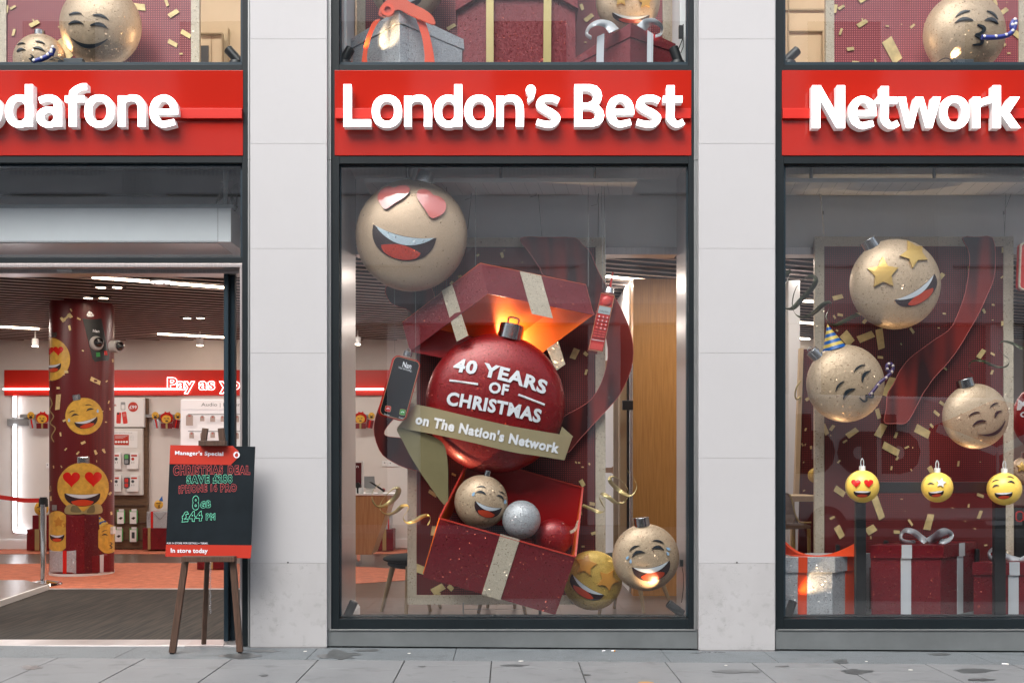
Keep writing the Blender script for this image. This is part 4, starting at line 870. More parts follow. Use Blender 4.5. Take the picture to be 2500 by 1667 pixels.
for P, l in (([(36, 967), (36, 1018)], 'short vertical white light tube below the red wall band'), ([(36, 1036), (36, 1296), (66, 1299)], 'tall white light tube turning a corner above the skirting at the far left')):
    t = thing('light_tube', l, 'light tube'); mb = MB()
    for a, b in zip(P, P[1:]): mb.tube([W(*a, BY-.03), W(*b, BY-.03)], .022, 10)
    part('tube', mb, 'led_cool', t); mb = MB()
    for a, b in zip(P, P[1:]): mb.bar(W(*a, BY+.01), W(*b, BY+.01), .07, .03)
    part('rail', mb, 'wall_white', t); fin(t)
for x0, x1, y0, y1, l in ((0, 65, 1317, 1340, 'white skirting board along the back wall at the left'),  (940, 1000, 1316, 1337, 'white skirting board along the back wall in the middle window')):
    mb = MB(); mb.pbox(x0-30, y0, x1, y1, BY+.01, .03); mb.pbox(x0-30, y0-2, x1, y0, BY+.02, .02); fin(solo('skirting_board', mb, 'wall_white', l, 'skirting', bev=.003))
def gift(lab, x0, y0, x1, y1, Y, dp, m, rib, rx, top=None, group='gift boxes standing in the shop', par=None, thick=.01, rm='ribbon_gold'):
    t = thing('gift_box', lab, 'gift box', group); a = W(x0, y1, Y); b = W(x1, y0, Y)
    part('box', MB().box(a.x, b.x, Y, Y+dp, a.z, b.z), m, t, bev=.004)
    mb = MB(); c = W(rx[0], 0, Y).x; d = W(rx[1], 0, Y).x; mb.box(c, d, Y-.004, Y+dp+.004, a.z, b.z+.004); part('ribbon', mb, rib, t, bev=.001)
    mb = MB()
    for q in ((a.x, c), (d, b.x)): mb.tube([V((q[0]+.01, Y-.003, b.z-.02)), V(((q[0]+q[1])/2, Y-.003, (a.z+b.z)/2)), V((q[1]-.01, Y-.003, b.z-.02))], .0025, 5)
    part('twine', mb, 'curl_brown', t); return fin(t)
gift('red glitter box with gold ribbon at the bottom of the stack left of the column', 65, 1292, 119+14, 1343, WY-.45, .4, 'red_glit', 'ribbon_gold', (85, 96))
gift('small red box on top of the stack left of the column', 79, 1257.5, 128, 1292, WY-.43, .3, 'red_glit', 'ribbon_gold', (95, 101))
gift('red glitter box with gold ribbon beside the product wall', 348, 1288.5, 410, 1341, WY-.45, .4, 'red_glit', 'ribbon_gold', (361, 367.5)); gift('silver glitter box with dark red ribbons stacked on a red box by the easel', 358, 1248.5, 407, 1288.5, WY-.42, .3, 'silver', 'heart_red', (368, 374))
gift('red box with gold ribbon seen between the easel legs', 481, 1345, 546, 1389, 5.95, .35, 'red_glit', 'ribbon_gold', (507, 520))
gift('red glitter box with gold ribbon behind the wooden desk', 912, 1291.5, 960, 1343, WY-.5, .35, 'red_glit', 'ribbon_gold', (934, 943)); gift('silver box on the red box behind the wooden desk', 936, 1249, 954, 1291, WY-.46, .25, 'silver', 'heart_red', (947, 950))
mt('gold_yellow2', (.75, .42, .05), .3, var=.15, vs=18)
bauble('small yellow laughing bauble face on the box stack left of the column', 101, 1241, 17.5, WY-.3, .4, 'gold_yellow2', [('eye', 94, 1239, 4, -5), ('eye', 108, 1239, 4, 5), ('smile', 101, 1244, 8, 0)], group='small bauble faces at the back wall')
bauble('small yellow party bauble with cone hat on the silver box', 387.5, 1231, 11, WY-.3, .4, 'gold_yellow2', [('eye', 384, 1228, 3.3, -5), ('eye', 391, 1228, 3.3, 5), ('kiss', 388, 1236, 4, 0)], group='small bauble faces at the back wall')
mb = MB(); mb.cyl(W(393, 1222, WY-.3), W(396, 1210, WY-.3), .035, .002, 14); fin(solo('party_hat', mb, 'hat_blue', 'tiny party hat on the small bauble above the silver box', 'party hat'))
# cut-out shelf scenes of baubles and boxes
def standee(x, y, l, left=True, mid=True, right=True):
    t = thing('gift_display', l, 'display', 'small bauble and gift displays along the back wall'); Y = WY-.16; f = lambda e: (lambda u, v: W(x+u, y+v, Y-e))
    def pl(nm, P, m_, e, th=.012): part(nm, MB().plate([(P, [])], f(e), th), m_, t)
    part('shelf', MB().pbox(x-18, y+6, x+56, y+14, WY-.1, .1), 'grey', t, bev=.002)
    if left:
        pl('box', [(2, 20), (17, 17), (22, 39), (7, 41)], 'silver', .02); pl('ribbon', [(8, 19), (11, 18), (15, 40), (12, 40)], 'heart_red', .034, .004)
        pl('bauble', ell(9, 9, 8.5, 9), 'gold_yellow2', .03); pl('mouth', ell(9, 13, 4, 3), 'mouth', .045, .003); pl('eye', ell(6, 8, 2, .8), 'eye_dark', .045, .003); pl('eye', ell(12, 8, 2, .8), 'eye_dark', .045, .003)
    if mid:
        pl('backing', cr([(22, 10), (30, 3), (38, 1), (46, 4), (52, 12), (48, 26), (26, 26)], 4), 'phone_red', .0); pl('bow', cr([(33, -1), (38, 4), (43, -1), (44, 4), (38, 7), (32, 4)], 3), 'heart_red', .02)
        pl('box', rect(23, 28, 50, 41), 'red_glit', .03); pl('ribbon', rect(34.5, 28, 39, 41), 'ribbon_gold', .044, .004)
        pl('bauble', ell(36, 18, 11.5, 10), 'gold_yellow2', .02); pl('eye', ell(32, 16, 2.6, .9), 'eye_dark', .035, .003); pl('eye', ell(40, 16, 2.6, .9), 'eye_dark', .035, .003); pl('mouth', ell(37, 22, 3.4, 1.6), 'mouth', .035, .003)
    if right:
        pl('box', [(54, 18), (70, 21), (66, 41), (50, 38)], 'red_glit', .02); pl('ribbon', [(60, 19), (63, 20), (59, 40), (56, 39)], 'heart_red', .034, .004)
        pl('bauble', ell(64, 10, 8, 8.5), 'gold_yellow2', .03); pl('eye', ell(61, 9, 2, .8), 'eye_dark', .045, .003); pl('eye', ell(67, 9, 2, .8), 'eye_dark', .045, .003); pl('mouth', ell(64, 13, 3.5, 2.5), 'mouth', .045, .003)
    return fin(t)
standee(66, 1005, 'cluster of small bauble faces and gift boxes on the wall left of the column', True, True, False); standee(370, 1005, 'cluster of small bauble faces and gift boxes between the two product boards'); standee(843, 1005, 'cluster of small bauble faces and gift boxes behind the phone in the middle window', False)
mb = MB(); mb.pbox(17, 1022, 68, 1039, WY-.06, .05); mb.pbox(17, 1029.5, 68, 1031, WY-.065, .01); fin(solo('wall_rail', mb, 'grey', 'grey wall rail left of the small gift display', 'rail', bev=.003))
# product wall with posters
t = thing('product_wall', 'wooden product wall with white poster boards beside the column', 'display wall'); Y = WY-.09
part('back_panel', MB().pbox(262, 972, 359, 1338, Y, .09), 'wood_panel', t, bev=.003)
part('upper_board', MB().pbox(262, 971, 351, 1042, Y-.08, .08), 'white', t, bev=.004); part('lower_board', MB().pbox(262, 1045, 348, 1208, Y-.06, .06), 'offwhite', t, bev=.003)
a = at(Y-.083)
mb = MB(); mb.plate([(ell(*c4(293, 365), 12, 12, 32), [])], a, .003); part('price_badge', mb, 'board_red', t)
mb = MB(); mb.text('£99', *c4(258, 382), 8.5, 18, 0, at(Y-.0845), .03); mb.weld = False; part('price', mb, 'lettering', t)
mb = MB(); mb.text('n', *c4(112, 358), 7, 5, 0, a, .03); part('lettering', mb, 'board_red', t)
for P, m_, e in ((rrect(*c4(197, 356), 11, 19, 2), 'grey', .002), (rrect(*c4(197, 366), 8, 11, 1), 'white', .004), (rrect(*c4(213, 468), 11, 29, 2, -8), 'key_red', .002), (rrect(*c4(156, 470), 11, 27, 2.5, 3), 'key_red', .002), (rrect(*c4(210, 442), 7, 8, 1, -8), 'heart_pink', .004), (ell(*c4(150, 428), 2.5, 3), 'black', .004)):
    part('printed_phone', MB().plate([(P, [])], at(Y-.082-e), .002), m_, t)
b = at(Y-.065); part('leaflet', MB().plate([([c4(112, 592), c4(336, 596), c4(334, 757), c4(112, 752)], [])], b, .003), 'white', t)
part('red_block', MB().plate([([c4(114, 630), c4(253, 632), c4(253, 730), c4(114, 728)], [])], at(Y-.068), .002), 'board_red', t)
mb = MB(); mb.text('easier way to Pay as you go', *c4(114, 614), 2.2, 44, 0, at(Y-.068), .01)
for k in range(4): mb.text('data texts calls', *c4(262, 642+k*13), 1.2, 10, 0, at(Y-.068), .0)
part('small_print', mb, 'grey', t)
mb = MB()
for k in range(5): mb.plate([(ell(*c4(130+26*k, 699), 2.9, 2.9, 14), [])], at(Y-.071), .001)
for k in range(3): mb.plate([([c4(122, 642+10*k), c4(240-20*k, 643+10*k), c4(240-20*k, 646+10*k), c4(122, 645+10*k)], [])], at(Y-.071), .001)
part('white_print', mb, 'white', t)
for r, yy in enumerate((800, 1015)):
    for cidx, xx in enumerate((108, 228)):
        if cidx == 0: P = [(108, yy), (176, yy), (176, yy+160), (108, yy+160)]
        else: P = [(268, yy), (345, yy), (338, yy+158), (232, yy+158), (232, yy+120), (262, yy+118)]
        tr = part('card_holder', MB().plate([([c4(*p) for p in P], [])], at(Y-.1), .04), 'white', t)
        ox = 117 if cidx == 0 else 275
        part('card_heading', MB().plate([([c4(ox, yy+22), c4(ox+(40 if cidx == 0 else 55), yy+22), c4(ox+(40 if cidx == 0 else 55), yy+38), c4(ox, yy+38)], [])], at(Y-.103), .002), 'board_red', tr)
        part('card_mark', MB().plate([(ell(*c4(ox+15, yy+62), 3.6, 3.6, 16), [])], at(Y-.103), .002), 'board_red' if (r == 0 and cidx) else 'grey_dark', tr)
        mb = MB(); mb.plate([([c4(ox+4, yy+90), c4(ox+10, yy+90), c4(ox+10, yy+104), c4(ox+4, yy+104)], [])], at(Y-.103), .002); mb.plate([([c4(ox+24, yy+88), c4(ox+28, yy+88), c4(ox+28, yy+104), c4(ox+24, yy+104)], [])], at(Y-.103), .002); part('card_text', mb, 'grey', tr)
for yy, m_, l in ((865, 'pack_green', 'case'), (1090, 'key_red', 'case')):
    x, y = c4(229, yy); tr = part('phone_holder', MB().plate([(rrect(x, y, 12, 26, 3), [])], at(Y-.11), .05), 'grey_dark', t); part('holder_pad', MB().plate([(rrect(x, y-6, 9, 10, 2), [])], at(Y-.115), .01), m_, tr); part('holder_pad', MB().plate([(rrect(x, y+6, 9, 9, 2), [])], at(Y-.115), .01), 'grey' if m_ == 'pack_green' else m_, tr)
for k in range(3): part('shelf_rail', MB().pbox(262, 1246-14+k*42, 355, 1249-14+k*42, Y-.02, .02), 'wood_dark', t, bev=.001)
fin(t)
PK = []
for i, (x, y, l) in enumerate(((295, 1261, 'upper left'), (326, 1261, 'upper right'), (290, 1305, 'lower left'), (326, 1305, 'lower right'))):
    t = thing('product_pack', 'green edged white product pack, %s of the four on the wooden product wall' % l, 'product pack', 'packs hanging on the product wall'); yy = 15
    part('backing', MB().plate([(rect(x-10, y-16, x+10, y+15), [])], at(Y-.04), .006), 'pack_green', t); part('card', MB().plate([(rect(x-9, y-12, x+7, y+17), [])], at(Y-.05), .006), 'white', t)
    part('header', MB().plate([(rect(x-5, y-19, x+7, y-13), [])], at(Y-.055), .01), 'clear', t)
    part('picture', MB().plate([([(x-6, y+4), (x, y), (x+5, y+2), (x, y+7)] if i < 3 else rrect(x-1, y+1, 7, 15, 1), [])], at(Y-.053), .002), 'curl_brown' if i < 3 else 'grey_dark', t); fin(t)
# white backlit accessories wall
t = thing('accessories_wall', 'brightly lit white accessories wall headed Audio behind the sliding door', 'display wall'); Y = WY-.25
part('panel', MB().plate([(rrect(540, 1107, 198, 266, 4), [])], at(Y), .22), 'panel_lit', t, bev=.004)
part('header', MB().pbox(443, 976, 637, 999, Y-.03, .03), 'panel_lit', t, bev=.003)
mb = MB(); mb.text('Audio | Power', *c4(945, 357), 8, 96, 0, at(Y-.034), .004); part('lettering', mb, 'grey', t)
mb = MB(); mb.tube([W(*c4(820, 434), Y-.02), W(*c4(1400, 434), Y-.02)], .006, 6); mb.tube([W(*c4(820, 596), Y-.02), W(*c4(1400, 596), Y-.02)], .006, 6); mb.tube([W(*c4(820, 750), Y-.02), W(*c4(1400, 750), Y-.02)], .006, 6); part('hook_rail', mb, 'grey', t); fin(t)
for x, y, w, h, l in ((833, 490, 17, 27, 'large accessory pack at the left end of the top rail of the white wall'), (955, 475, 11, 13, 'small accessory pack second on the top rail of the white wall'), (1055, 478, 12, 15, 'small accessory pack third on the top rail of the white wall'), (1147, 478, 8, 14, 'accessory pack at the top rail beside the sliding door'),
                      (853, 635, 11, 15, 'accessory pack at the left end of the lower rail of the white wall'), (1055, 632, 11, 14, 'accessory pack on the lower rail above the easel'), (955, 635, 9, 14, 'accessory pack behind the easel top'), (1288, 478, 10, 16, 'accessory pack seen in the gap right of the sliding door'), (1285, 640, 10, 15, 'lower accessory pack in the gap right of the sliding door')):
    x, y = c4(x, y); t = thing('accessory_pack', l, 'product pack', 'packs on the white accessories wall'); part('card', MB().plate([([(x-w/2, y-h/2+3), (x-w/4, y-h/2), (x+w/4, y-h/2), (x+w/2, y-h/2+3), (x+w/2, y+h/2), (x-w/2, y+h/2)], [])], at(Y-.06), .008), 'tag', t, bev=.001)
    part('header', MB().plate([(rect(x-w/6, y-h/2+2, x+w/6, y-h/2+5), [])], at(Y-.063), .003), 'heart_pink', t); part('hook', MB().tube([W(x, y-h/2, Y-.1), W(x, y-h/2, Y)], .004, 6), 'grey', t); fin(t)
for x, y, w, l in ((115.5, 1136, 6, 'white wall socket just left of the printed column'), (939, 1131, 13, 'square white wall switch behind the middle window display'), (959, 1132, 25, 'double white wall socket behind the middle window display')):
    t = thing('wall_socket', l, 'socket'); part('plate', MB().pbox(x-w/2, y-6.5, x+w/2, y+6.5, WY-.02, .02), 'white', t, bev=.003); mb = MB()
    for q in ([0] if w < 20 else [-6, 6]): mb.pbox(x+q-1.2, y-3, x+q+1.2, y-.5, WY-.022, .004)
    part('hole', mb, 'grey_dark', t); fin(t)
# ================================================================ easel with the deals board
EY = -.27
def e6(x, y): return (380+x/4.354, 1000+y/4.354)
def tilt(e=0.):  # board plane leaning back a little
    def f(sx, sy):
        yy = EY+.02+(1361-sy)/316*.05-e; return W(sx, sy, yy)
    return f
t = thing('easel', 'dark wooden easel standing on the pavement in front of the entrance', 'easel')
def leg(pts, w, dy, nm='leg', th=.035):
    mb = MB(); a, b, c, d = [W(x, y, dy(x, y)) for x, y in pts]; mb.hexa([a, b, b+V((0, th, 0)), a+V((0, th, 0)), d, c, c+V((0, th, 0)), d+V((0, th, 0))]); part(nm, mb, 'wood_dark', t, bev=.003)
dy_ = lambda x, y: EY-.03+(1590-y)/230*.03
leg([(411, 1592), (427, 1594), (458, 1371), (443, 1371)], 0, dy_); leg([(577, 1591), (592, 1591), (575, 1371), (560, 1371)], 0, dy_)
for P in (((489, 1077), (502.5, 1077), (507, 1045.5), (493, 1044)), ((534, 1076), (549, 1075), (545.5, 1044), (531, 1045.5))): leg(P, 0, lambda x, y: EY+.06, 'leg_top', .03)
part('top_clamp', MB().pbox(484, 1075, 550, 1088, EY-.0, .06), 'wood_dark', t, bev=.003); part('shelf', MB().pbox(442, 1358, 572, 1371.5, EY-.05, .08), 'wood_dark', t, bev=.003)
mb = MB(); mb.bar(V((W(510, 0, .2).x, .06, .034)), W(518, 1085, EY+.1), .035, .03); part('rear_leg', mb, 'wood_dark', t, bev=.003)
mb = MB()
for P in (((414, 1592), (424, 1596)), ((581, 1590), (590, 1594))): mb.pbox(P[0][0], P[0][1], P[1][0], P[1][1], EY-.02, .025)
part('foot', mb, 'black', t)
mb = MB(); k = 0
for yy in range(1374, 1497, 5): mb.tube([W(513+cos(k)*1.1+a_*1.6, yy+b_*2.6, EY+.12) for a_, b_ in [(cos(2*pi*i/8), sin(2*pi*i/8)) for i in range(8)]], .0016, 5, closed=True); k += 1.6
part('chain', mb, 'chrome', t); fin(t)
t = thing('deal_board', "black chalk board reading Manager's Special and Christmas deal on the easel", 'sign board')
bp = [e6(155, 374), e6(1057, 391), e6(1018, 1578+10), e6(100, 1568)]; bp = [e6(155, 374), e6(1057, 391), (611.5, 1362), (403.5, 1358)]
part('board', MB().plate([(bp, [])], tilt(), .01), 'chalk_board', t, bev=.001)
part('red_arrow', MB().plate([([e6(155, 375), e6(820, 384), e6(880, 440), e6(880, 505), e6(797, 585), e6(147, 576)], [])], tilt(.004), .003), 'board_red', t)
part('red_band', MB().plate([([e6(109, 1430), e6(1022, 1440), (611.5, 1362), (403.5, 1358)], [])], tilt(.004), .003), 'board_red', t)
def bt(nm, txt, x, y, h, w, rot, m_, b=.03, e=.007):
    mb = MB(); x, y = e6(x, y); mb.text(txt, x, y, h, w, rot, tilt(e), b); mb.weld = False; part(nm, mb, m_, t)
bt('heading', "Manager's Special", 205, 476, 9.6, 118, 1.2, 'lettering', .028); bt('footer', 'In store today', 160, 1515, 11, 90.5, .6, 'lettering', .03)
bt('small_print', 'ASK IN STORE FOR DETAILS + TERMS.', 117, 1424, 4.2, 101, .3, 'lettering', .012)
mb = MB(); x, y = e6(860, 479); mb.plate([(ell(x, y, 7.8, 8, 32), [cr([(x+.5, y-7.2), (x+3.2, y-2.5), (x+4.4, y+1), (x+2.6, y+4.6), (x-.8, y+5.2), (x-4, y+3), (x-4.2, y-.8), (x-2, y-3.4), (x-.2, y-4.4)], 4)])], tilt(.0085), .002); part('emblem', mb, 'lettering', t)
def ol(txt, x0, y0, x1, y1, m_, dy=0, wd=1.0):
    """hand drawn hollow capitals between two baseline ends, in crop pixels"""
    cu = bpy.data.curves.new('lettering', 'FONT'); cu.body = txt; cu.offset = .0; cu.fill_mode = 'NONE'; cu.bevel_depth = .016*wd; cu.bevel_resolution = 0; cu.resolution_u = 3; cu.space_character = 1.3
    cu.offset = .052
    ob = bpy.data.objects.new('lettering', cu); COL.objects.link(ob); bpy.context.view_layer.update()
    me = bpy.data.meshes.new_from_object(ob.evaluated_get(bpy.context.evaluated_depsgraph_get())); xs = [v.co.x for v in me.vertices]; a_, b_ = min(xs), max(xs); mb = MB(); f = tilt(.007)
    vs = []
    for v in me.vertices:
        u = (v.co.x-a_)/(b_-a_); j = .8*sin(u*23)+.6*sin(u*51); X_ = x0[0]+(x1[0]-x0[0])*u; Y_ = x0[1]+(x1[1]-x0[1])*u-v.co.y/.7*(y0+(y1-y0)*u); px, py = e6(X_+j*2*v.co.y, Y_+j*2.2); p = f(px, py); p.y -= v.co.z*.02; vs.append(p)
    mb.add(vs, [tuple(f_.vertices) for f_ in me.polygons]); mb.weld = False
    bpy.data.objects.remove(ob); bpy.data.curves.remove(cu); bpy.data.meshes.remove(me); part('handwriting', mb, m_, t)
ol('CHRISTMAS', (186, 688), 92, (716, 676), 80, 'chalk_red'); ol('DEAL', (768, 680), 84, (1005, 682), 84, 'chalk_red')
ol('SAVE', (328, 778), 76, (572, 772), 74, 'chalk_green'); ol('£288', (606, 772), 80, (815, 770), 78, 'chalk_green')
ol('iPHONE', (244, 884), 78, (548, 864), 70, 'chalk_red'); ol('16', (585, 864), 68, (655, 862), 68, 'chalk_red'); ol('PRO', (688, 868), 78, (862, 862), 70, 'chalk_red')
ol('8', (388, 1054), 132, (462, 1052), 132, 'chalk_green'); ol('GB', (474, 1040), 62, (587, 1032), 68, 'chalk_green', 0, 1.4); ol('£44', (276, 1184), 96, (498, 1172), 92, 'chalk_green', 0, 1.2); ol('PM', (534, 1168), 60, (634, 1164), 62, 'chalk_green', 0, 1.4)
fin(t)
# ================================================================ middle window display
def A1(x, y): return (800+x/3.92, 380+y/3.92)
def A2(x, y): return (1250+x/3.92, 380+y/3.92)
def A3(x, y): return (800+x/3.92, 750+y/3.92)
def A4(x, y): return (1200+x/3.484, 700+y/3.484)
def A5(x, y): return (800+x/3.5636, 1120+y/3.5636)
def A6(x, y): return (1200+x/3.5636, 1120+y/3.5636)
def vary(pts):
    """polygon whose corners have their own depth: (x,y,Y)"""
    return [W(*p) for p in pts]
def quad(nm, pts, m_, par, th=.008, bev=0, lab=None):
    P = vary(pts); n = (P[1]-P[0]).cross(P[2]-P[0]).normalized()
    if n.y < 0: n = -n
    mb = MB(); k = len(P); mb.add(P+[p+n*th for p in P], [tuple(range(k)), tuple(range(k, 2*k))]+[(i, (i+1) % k, k+(i+1) % k, k+i) for i in range(k)]); return part(nm, mb, m_, par, bev=bev, label=lab)
def backdrop(lab, x0, y0, x1, y1, b, Y, dm, sides='ltrb'):
    t = thing('backdrop_board', lab, 'backdrop', 'glitter framed backdrop boards')
    part('printed_panel', MB().pbox(x0+2, y0+2, x1-2, y1-2, Y, .015), dm, t)
    mb = MB()
    if 't' in sides: mb.pbox(x0, y0, x1, y0+b[1], Y-.012, .04)
    if 'b' in sides: mb.pbox(x0, y1-b[3], x1, y1, Y-.012, .04)
    mb.pbox(x0, y0+(b[1] if 't' in sides else 0), x0+b[0], y1-(b[3] if 'b' in sides else 0), Y-.012, .04); mb.pbox(x1-b[2], y0+(b[1] if 't' in sides else 0), x1, y1-(b[3] if 'b' in sides else 0), Y-.012, .04)
    part('frame', mb, 'gold_border', t, bev=.002); return t
BD = .84
bt_ = backdrop('tall dark red dotted board with gold glitter frame hanging in the middle window', 995, 580, 1478, 1475, (22, 23, 24, 23), BD, 'board_dots')
conf([(*A1(x, y), s, a, r) for x, y, s, a, r in ((1437, 952, 4, .6, -30), (1670, 952, 7, .5, 70), (1862, 1020, 2, .4, 90), (1265, 1155, 5, .5, -20), (1185, 1218, 5, .6, -50), (1010, 1340, 4, .6, 50), (1690, 908, 2, .5, -40))]
     +[(*A4(x, y), s, a, r) for x, y, s, a, r in ((708, 570, 14, .55, 115), (803, 570, 6, .7, 40), (805, 725, 7, .4, 105), (775, 1532, 3, .5, 0), (835, 1505, 3, .5, 70), (745, 1495, 3, .6, 0))]
     +[(*A5(x, y), s, a, r) for x, y, s, a, r in ((915, 300, 12, .35, 35), (925, 625, 12, .55, 100), (800, 955, 14, .7, 20), (960, 1130, 17, .5, -30), (960, 1168, 7, .5, 20), (1070, 1118, 8, .7, 45), (1098, 135, 6, .45, 25), (1105, 880, 7, .15, 0))]
     +[(*A6(x, y), s, a, r) for x, y, s, a, r in ((790, 210, 9, .6, 60), (877, 390, 7, .6, 10), (780, 470, 5, .4, 80), (890, 645, 7, .5, -20), (797, 760, 4, .5, -5), (850, 45, 3, .5, 50), (735, 30, 3, .5, 50))], BD-.008, .004, parent=bt_)
mb = MB()
for a, b, k in ((A2(245, 265), (1323, 582), 1), (A2(830, 350), (1460, 582), 1), (A1(1385, 290), (1142, 560), 1)):
    mb.tube([W(a[0]-2, 444, .62), W(*a, .7), W(*b, BD)], .0026, 5); mb.tube([W(a[0]-18, a[1]+34, .68), W(a[0]-4, a[1]+30, .68), W(*a, .7)], .0022, 5)
part('hanging_wire', mb, 'wire', bt_); fin(bt_)
# heart eyed bauble
hb = bauble('large gold bauble with pink heart eyes hanging at the top left of the middle window', 1004.5, 575, 136.5, .36, .42, 'gold_smooth', [('grin', 988.5, 565, 79, 12, 72, 12)], (54, 30, 11), T=dict(TT, teeth='tooth', tongue='tongue_glit'), fin_=False)
hs = ellhit(W(1004.5, 575, .36), 136.5*8.36/F, .42)
for P in ([A1(555, 517), A1(500, 460), A1(480, 415), A1(495, 360), A1(540, 318), A1(590, 300), A1(635, 315), A1(690, 293), A1(750, 292), A1(784, 318), A1(783, 355), A1(730, 410), A1(640, 465)],
          [A1(990, 600), A1(925, 510), A1(870, 430), A1(855, 380), A1(870, 340), A1(920, 328), A1(975, 345), A1(1015, 385), A1(1070, 400), A1(1120, 440), A1(1135, 495), A1(1115, 550), A1(1060, 588)]):
    e = part('eye', MB().plate([(cr(P, 5), [])], hs(.022), .014, grid=8), 'heart_pink', hb)
mb = MB(); mb.tube([W(1030, 418, .36), W(1034, 444, .5)], .003, 5); part('hanging_wire', mb, 'wire', hb)
fin(hb)
# satin ribbon cut-outs
def satin_piece(lab, P, Y, n=5, m_='satin_red', amp=0, closed=True):
    t = thing('satin_ribbon', lab, 'ribbon', 'dark red satin ribbon cut-outs')
    f = at(Y) if not amp else (lambda x, y: W(x, y, Y+amp*sin(y*.02)))
    part('ribbon', MB().plate([(cr(P, n), [])], f, .01, grid=14 if amp else None), m_, t)
    O = cr(P, n)
    mb = MB(); mb.tube([f(*p)+V((0, -.002, 0)) for p in O[::2]], .0022, 5, closed=True); part('edge', mb, 'heart_pink', t)
    return fin(t)
satin_piece('dark red satin ribbon sweeping down the right side of the big red bauble', [(1271, 581), (1340, 580), (1403, 581), (1424, 600), (1442, 618), (1459, 660), (1482, 700), (1512, 745), (1536, 800), (1546, 850), (1541, 900), (1520, 950), (1500, 980), (1455, 1028), (1412, 1075), (1385, 1105), (1362, 1090), (1356, 1050), (1375, 1018), (1410, 998), (1444, 974), (1470, 930), (1484, 872), (1478, 820), (1452, 768), (1420, 720), (1370, 700), (1327, 672), (1318, 655), (1296, 622)], .76)
satin_piece('dark red satin ribbon curling out at the left below the phone', [(958, 932), (940, 950), (928, 985), (915, 1025), (914, 1062), (930, 1105), (958, 1127), (1000, 1145), (1060, 1150), (1075, 1120), (1040, 1080), (1002, 1074), (975, 1068), (944, 1064), (939, 1052), (958, 1026), (985, 1000), (1000, 960)], .74)
satin_piece('short end of satin ribbon peeping out under the heart eyed bauble', [(942, 700), (950, 735), (970, 748), (995, 756), (1015, 775), (1040, 770), (1060, 735), (1050, 700), (1000, 690)], .78)
# gift box lid, tilted and seen from below
t = thing('floating_box_cover', 'dark red gift box lid with gold bands and glow-painted orange inside floating above big bauble', 'box lid')
A = (1191.6, 716.7, .30); B_ = (1449, 768, .52); D_ = (1001.5, 858, .52); C_ = (1259, 909, .78); TA = (1172.4, 642.8, .34); TB = (1430, 695, .56); TD = (982.4, 787, .56); TC = (1240, 839, .80)
quad('side', [A, B_, TB, TA], 'red_glit', t); quad('side', [A, TA, TD, D_], 'red_glit', t); quad('top', [TA, TB, TC, TD], 'box_inner_glow', t, .006); quad('inner_side', [B_, C_, TC, TB], 'box_inner_glow', t); quad('inner_side', [D_, C_, TC, TD], 'box_inner_red', t)
quad('gold_band', [(1078, 710, .42), (1104, 694.5, .385), (1143, 819, .37), (1115, 834, .40)], 'gold_border', t, .004); quad('gold_band', [(1269, 662, .40), (1321, 673, .445), (1350, 777, .41), (1298.5, 766, .37)], 'gold_border', t, .004)
quad('gold_band', [(1335, 851, .66), (1363, 833, .64), (1380, 889, .62), (1357, 905, .64)], 'gold_border', t, .004)
for x, y in (((1090, 560), (1090, 700)), ((1161, 575), (1161, 690)), ((1436, 500), (1436, 700))): 
    part('hanging_wire', MB().tube([W(x[0], 446, .5), W(*y, .42)], .0022, 5), 'wire', t)
fin(t)
# the big red bauble
bb = bauble('big red glitter bauble lettered 40 Years of Christmas in the middle window', 1209, 985, 170.5, .56, .36, 'red_ball', [], (62, 36, 12.5), ring_=True, fin_=False)
sf = ellhit(W(1209, 985, .56), 170.5*8.56/F, .36)(.012)
def bigt(s_, p, q, h, bold=.04, bd=0):
    mb = MB(); rot = math.degrees(atan2(q[1]-p[1], q[0]-p[0])); mb.text(s_, p[0], p[1], h, math.dist(p, q), rot, sf, bold, bend=bd); mb.weld = False; part('lettering', mb, 'lettering', bb)
bigt('40 YEARS', A3(1195, 608), (1331, 962), 33, .04, 8); bigt('OF', A3(1535, 808), A3(1722, 843), 27, .04)
bigt('CHRISTMAS', A3(1130, 928), (1318, 1031), 33, .04, 3)
mb = MB(); mb.plate([(stroke([A3(1165, 700), A3(1440, 737)], 5, 1), []), (stroke([A4(228, 917), A4(452, 1003)], 5, 1), [])], sf, .004, grid=8); part('underline', mb, 'lettering', bb)
fin(bb)
# sash ribbon
t = thing('ribbon_banner', "gold ribbon banner reading on The Nation's Network wrapped across the big bauble", 'banner')
def sashf(e=0.): return lambda x, y: W(x, y, .315+((x-1190)/190)**2*.11-e)
top = cr([(1016, 987), (1060, 996), (1139, 1015), (1250, 1040), (1398, 1065)], 6, False); bot = cr([(1378, 1123), (1310, 1112), (1250, 1103), (1140, 1077), (1050, 1058), (969, 1044)], 6, False)
part('band', MB().plate([(top+bot, [])], sashf(), .004, grid=12), 'sash', t)
def quadn(nm, P, f, m_): part(nm, MB().plate([(P, [])], f, .004, grid=12), m_, t)
quadn('tail', cr([(969, 1046), (985, 1080), (1006, 1120), (1045, 1180), (1089, 1234), (1094, 1180), (1092, 1120), (1080, 1080), (1040, 1058), (1000, 1048)], 5), lambda x, y: W(x, y, .44-(y-1046)*.0004), 'sash_dark')  # the tail's shading is put into its darker colour
quadn('fold', [(1372, 1041), (1400, 1066), (1385, 1070), (1366, 1060)], lambda x, y: W(x, y, .46), 'sash')
mb = MB(); mb.text("on The Nation's Network", 1013, 1033, 25, 358, 11.7, sashf(.008), .045); mb.weld = False; part('lettering', mb, 'lettering', t)
fin(t)
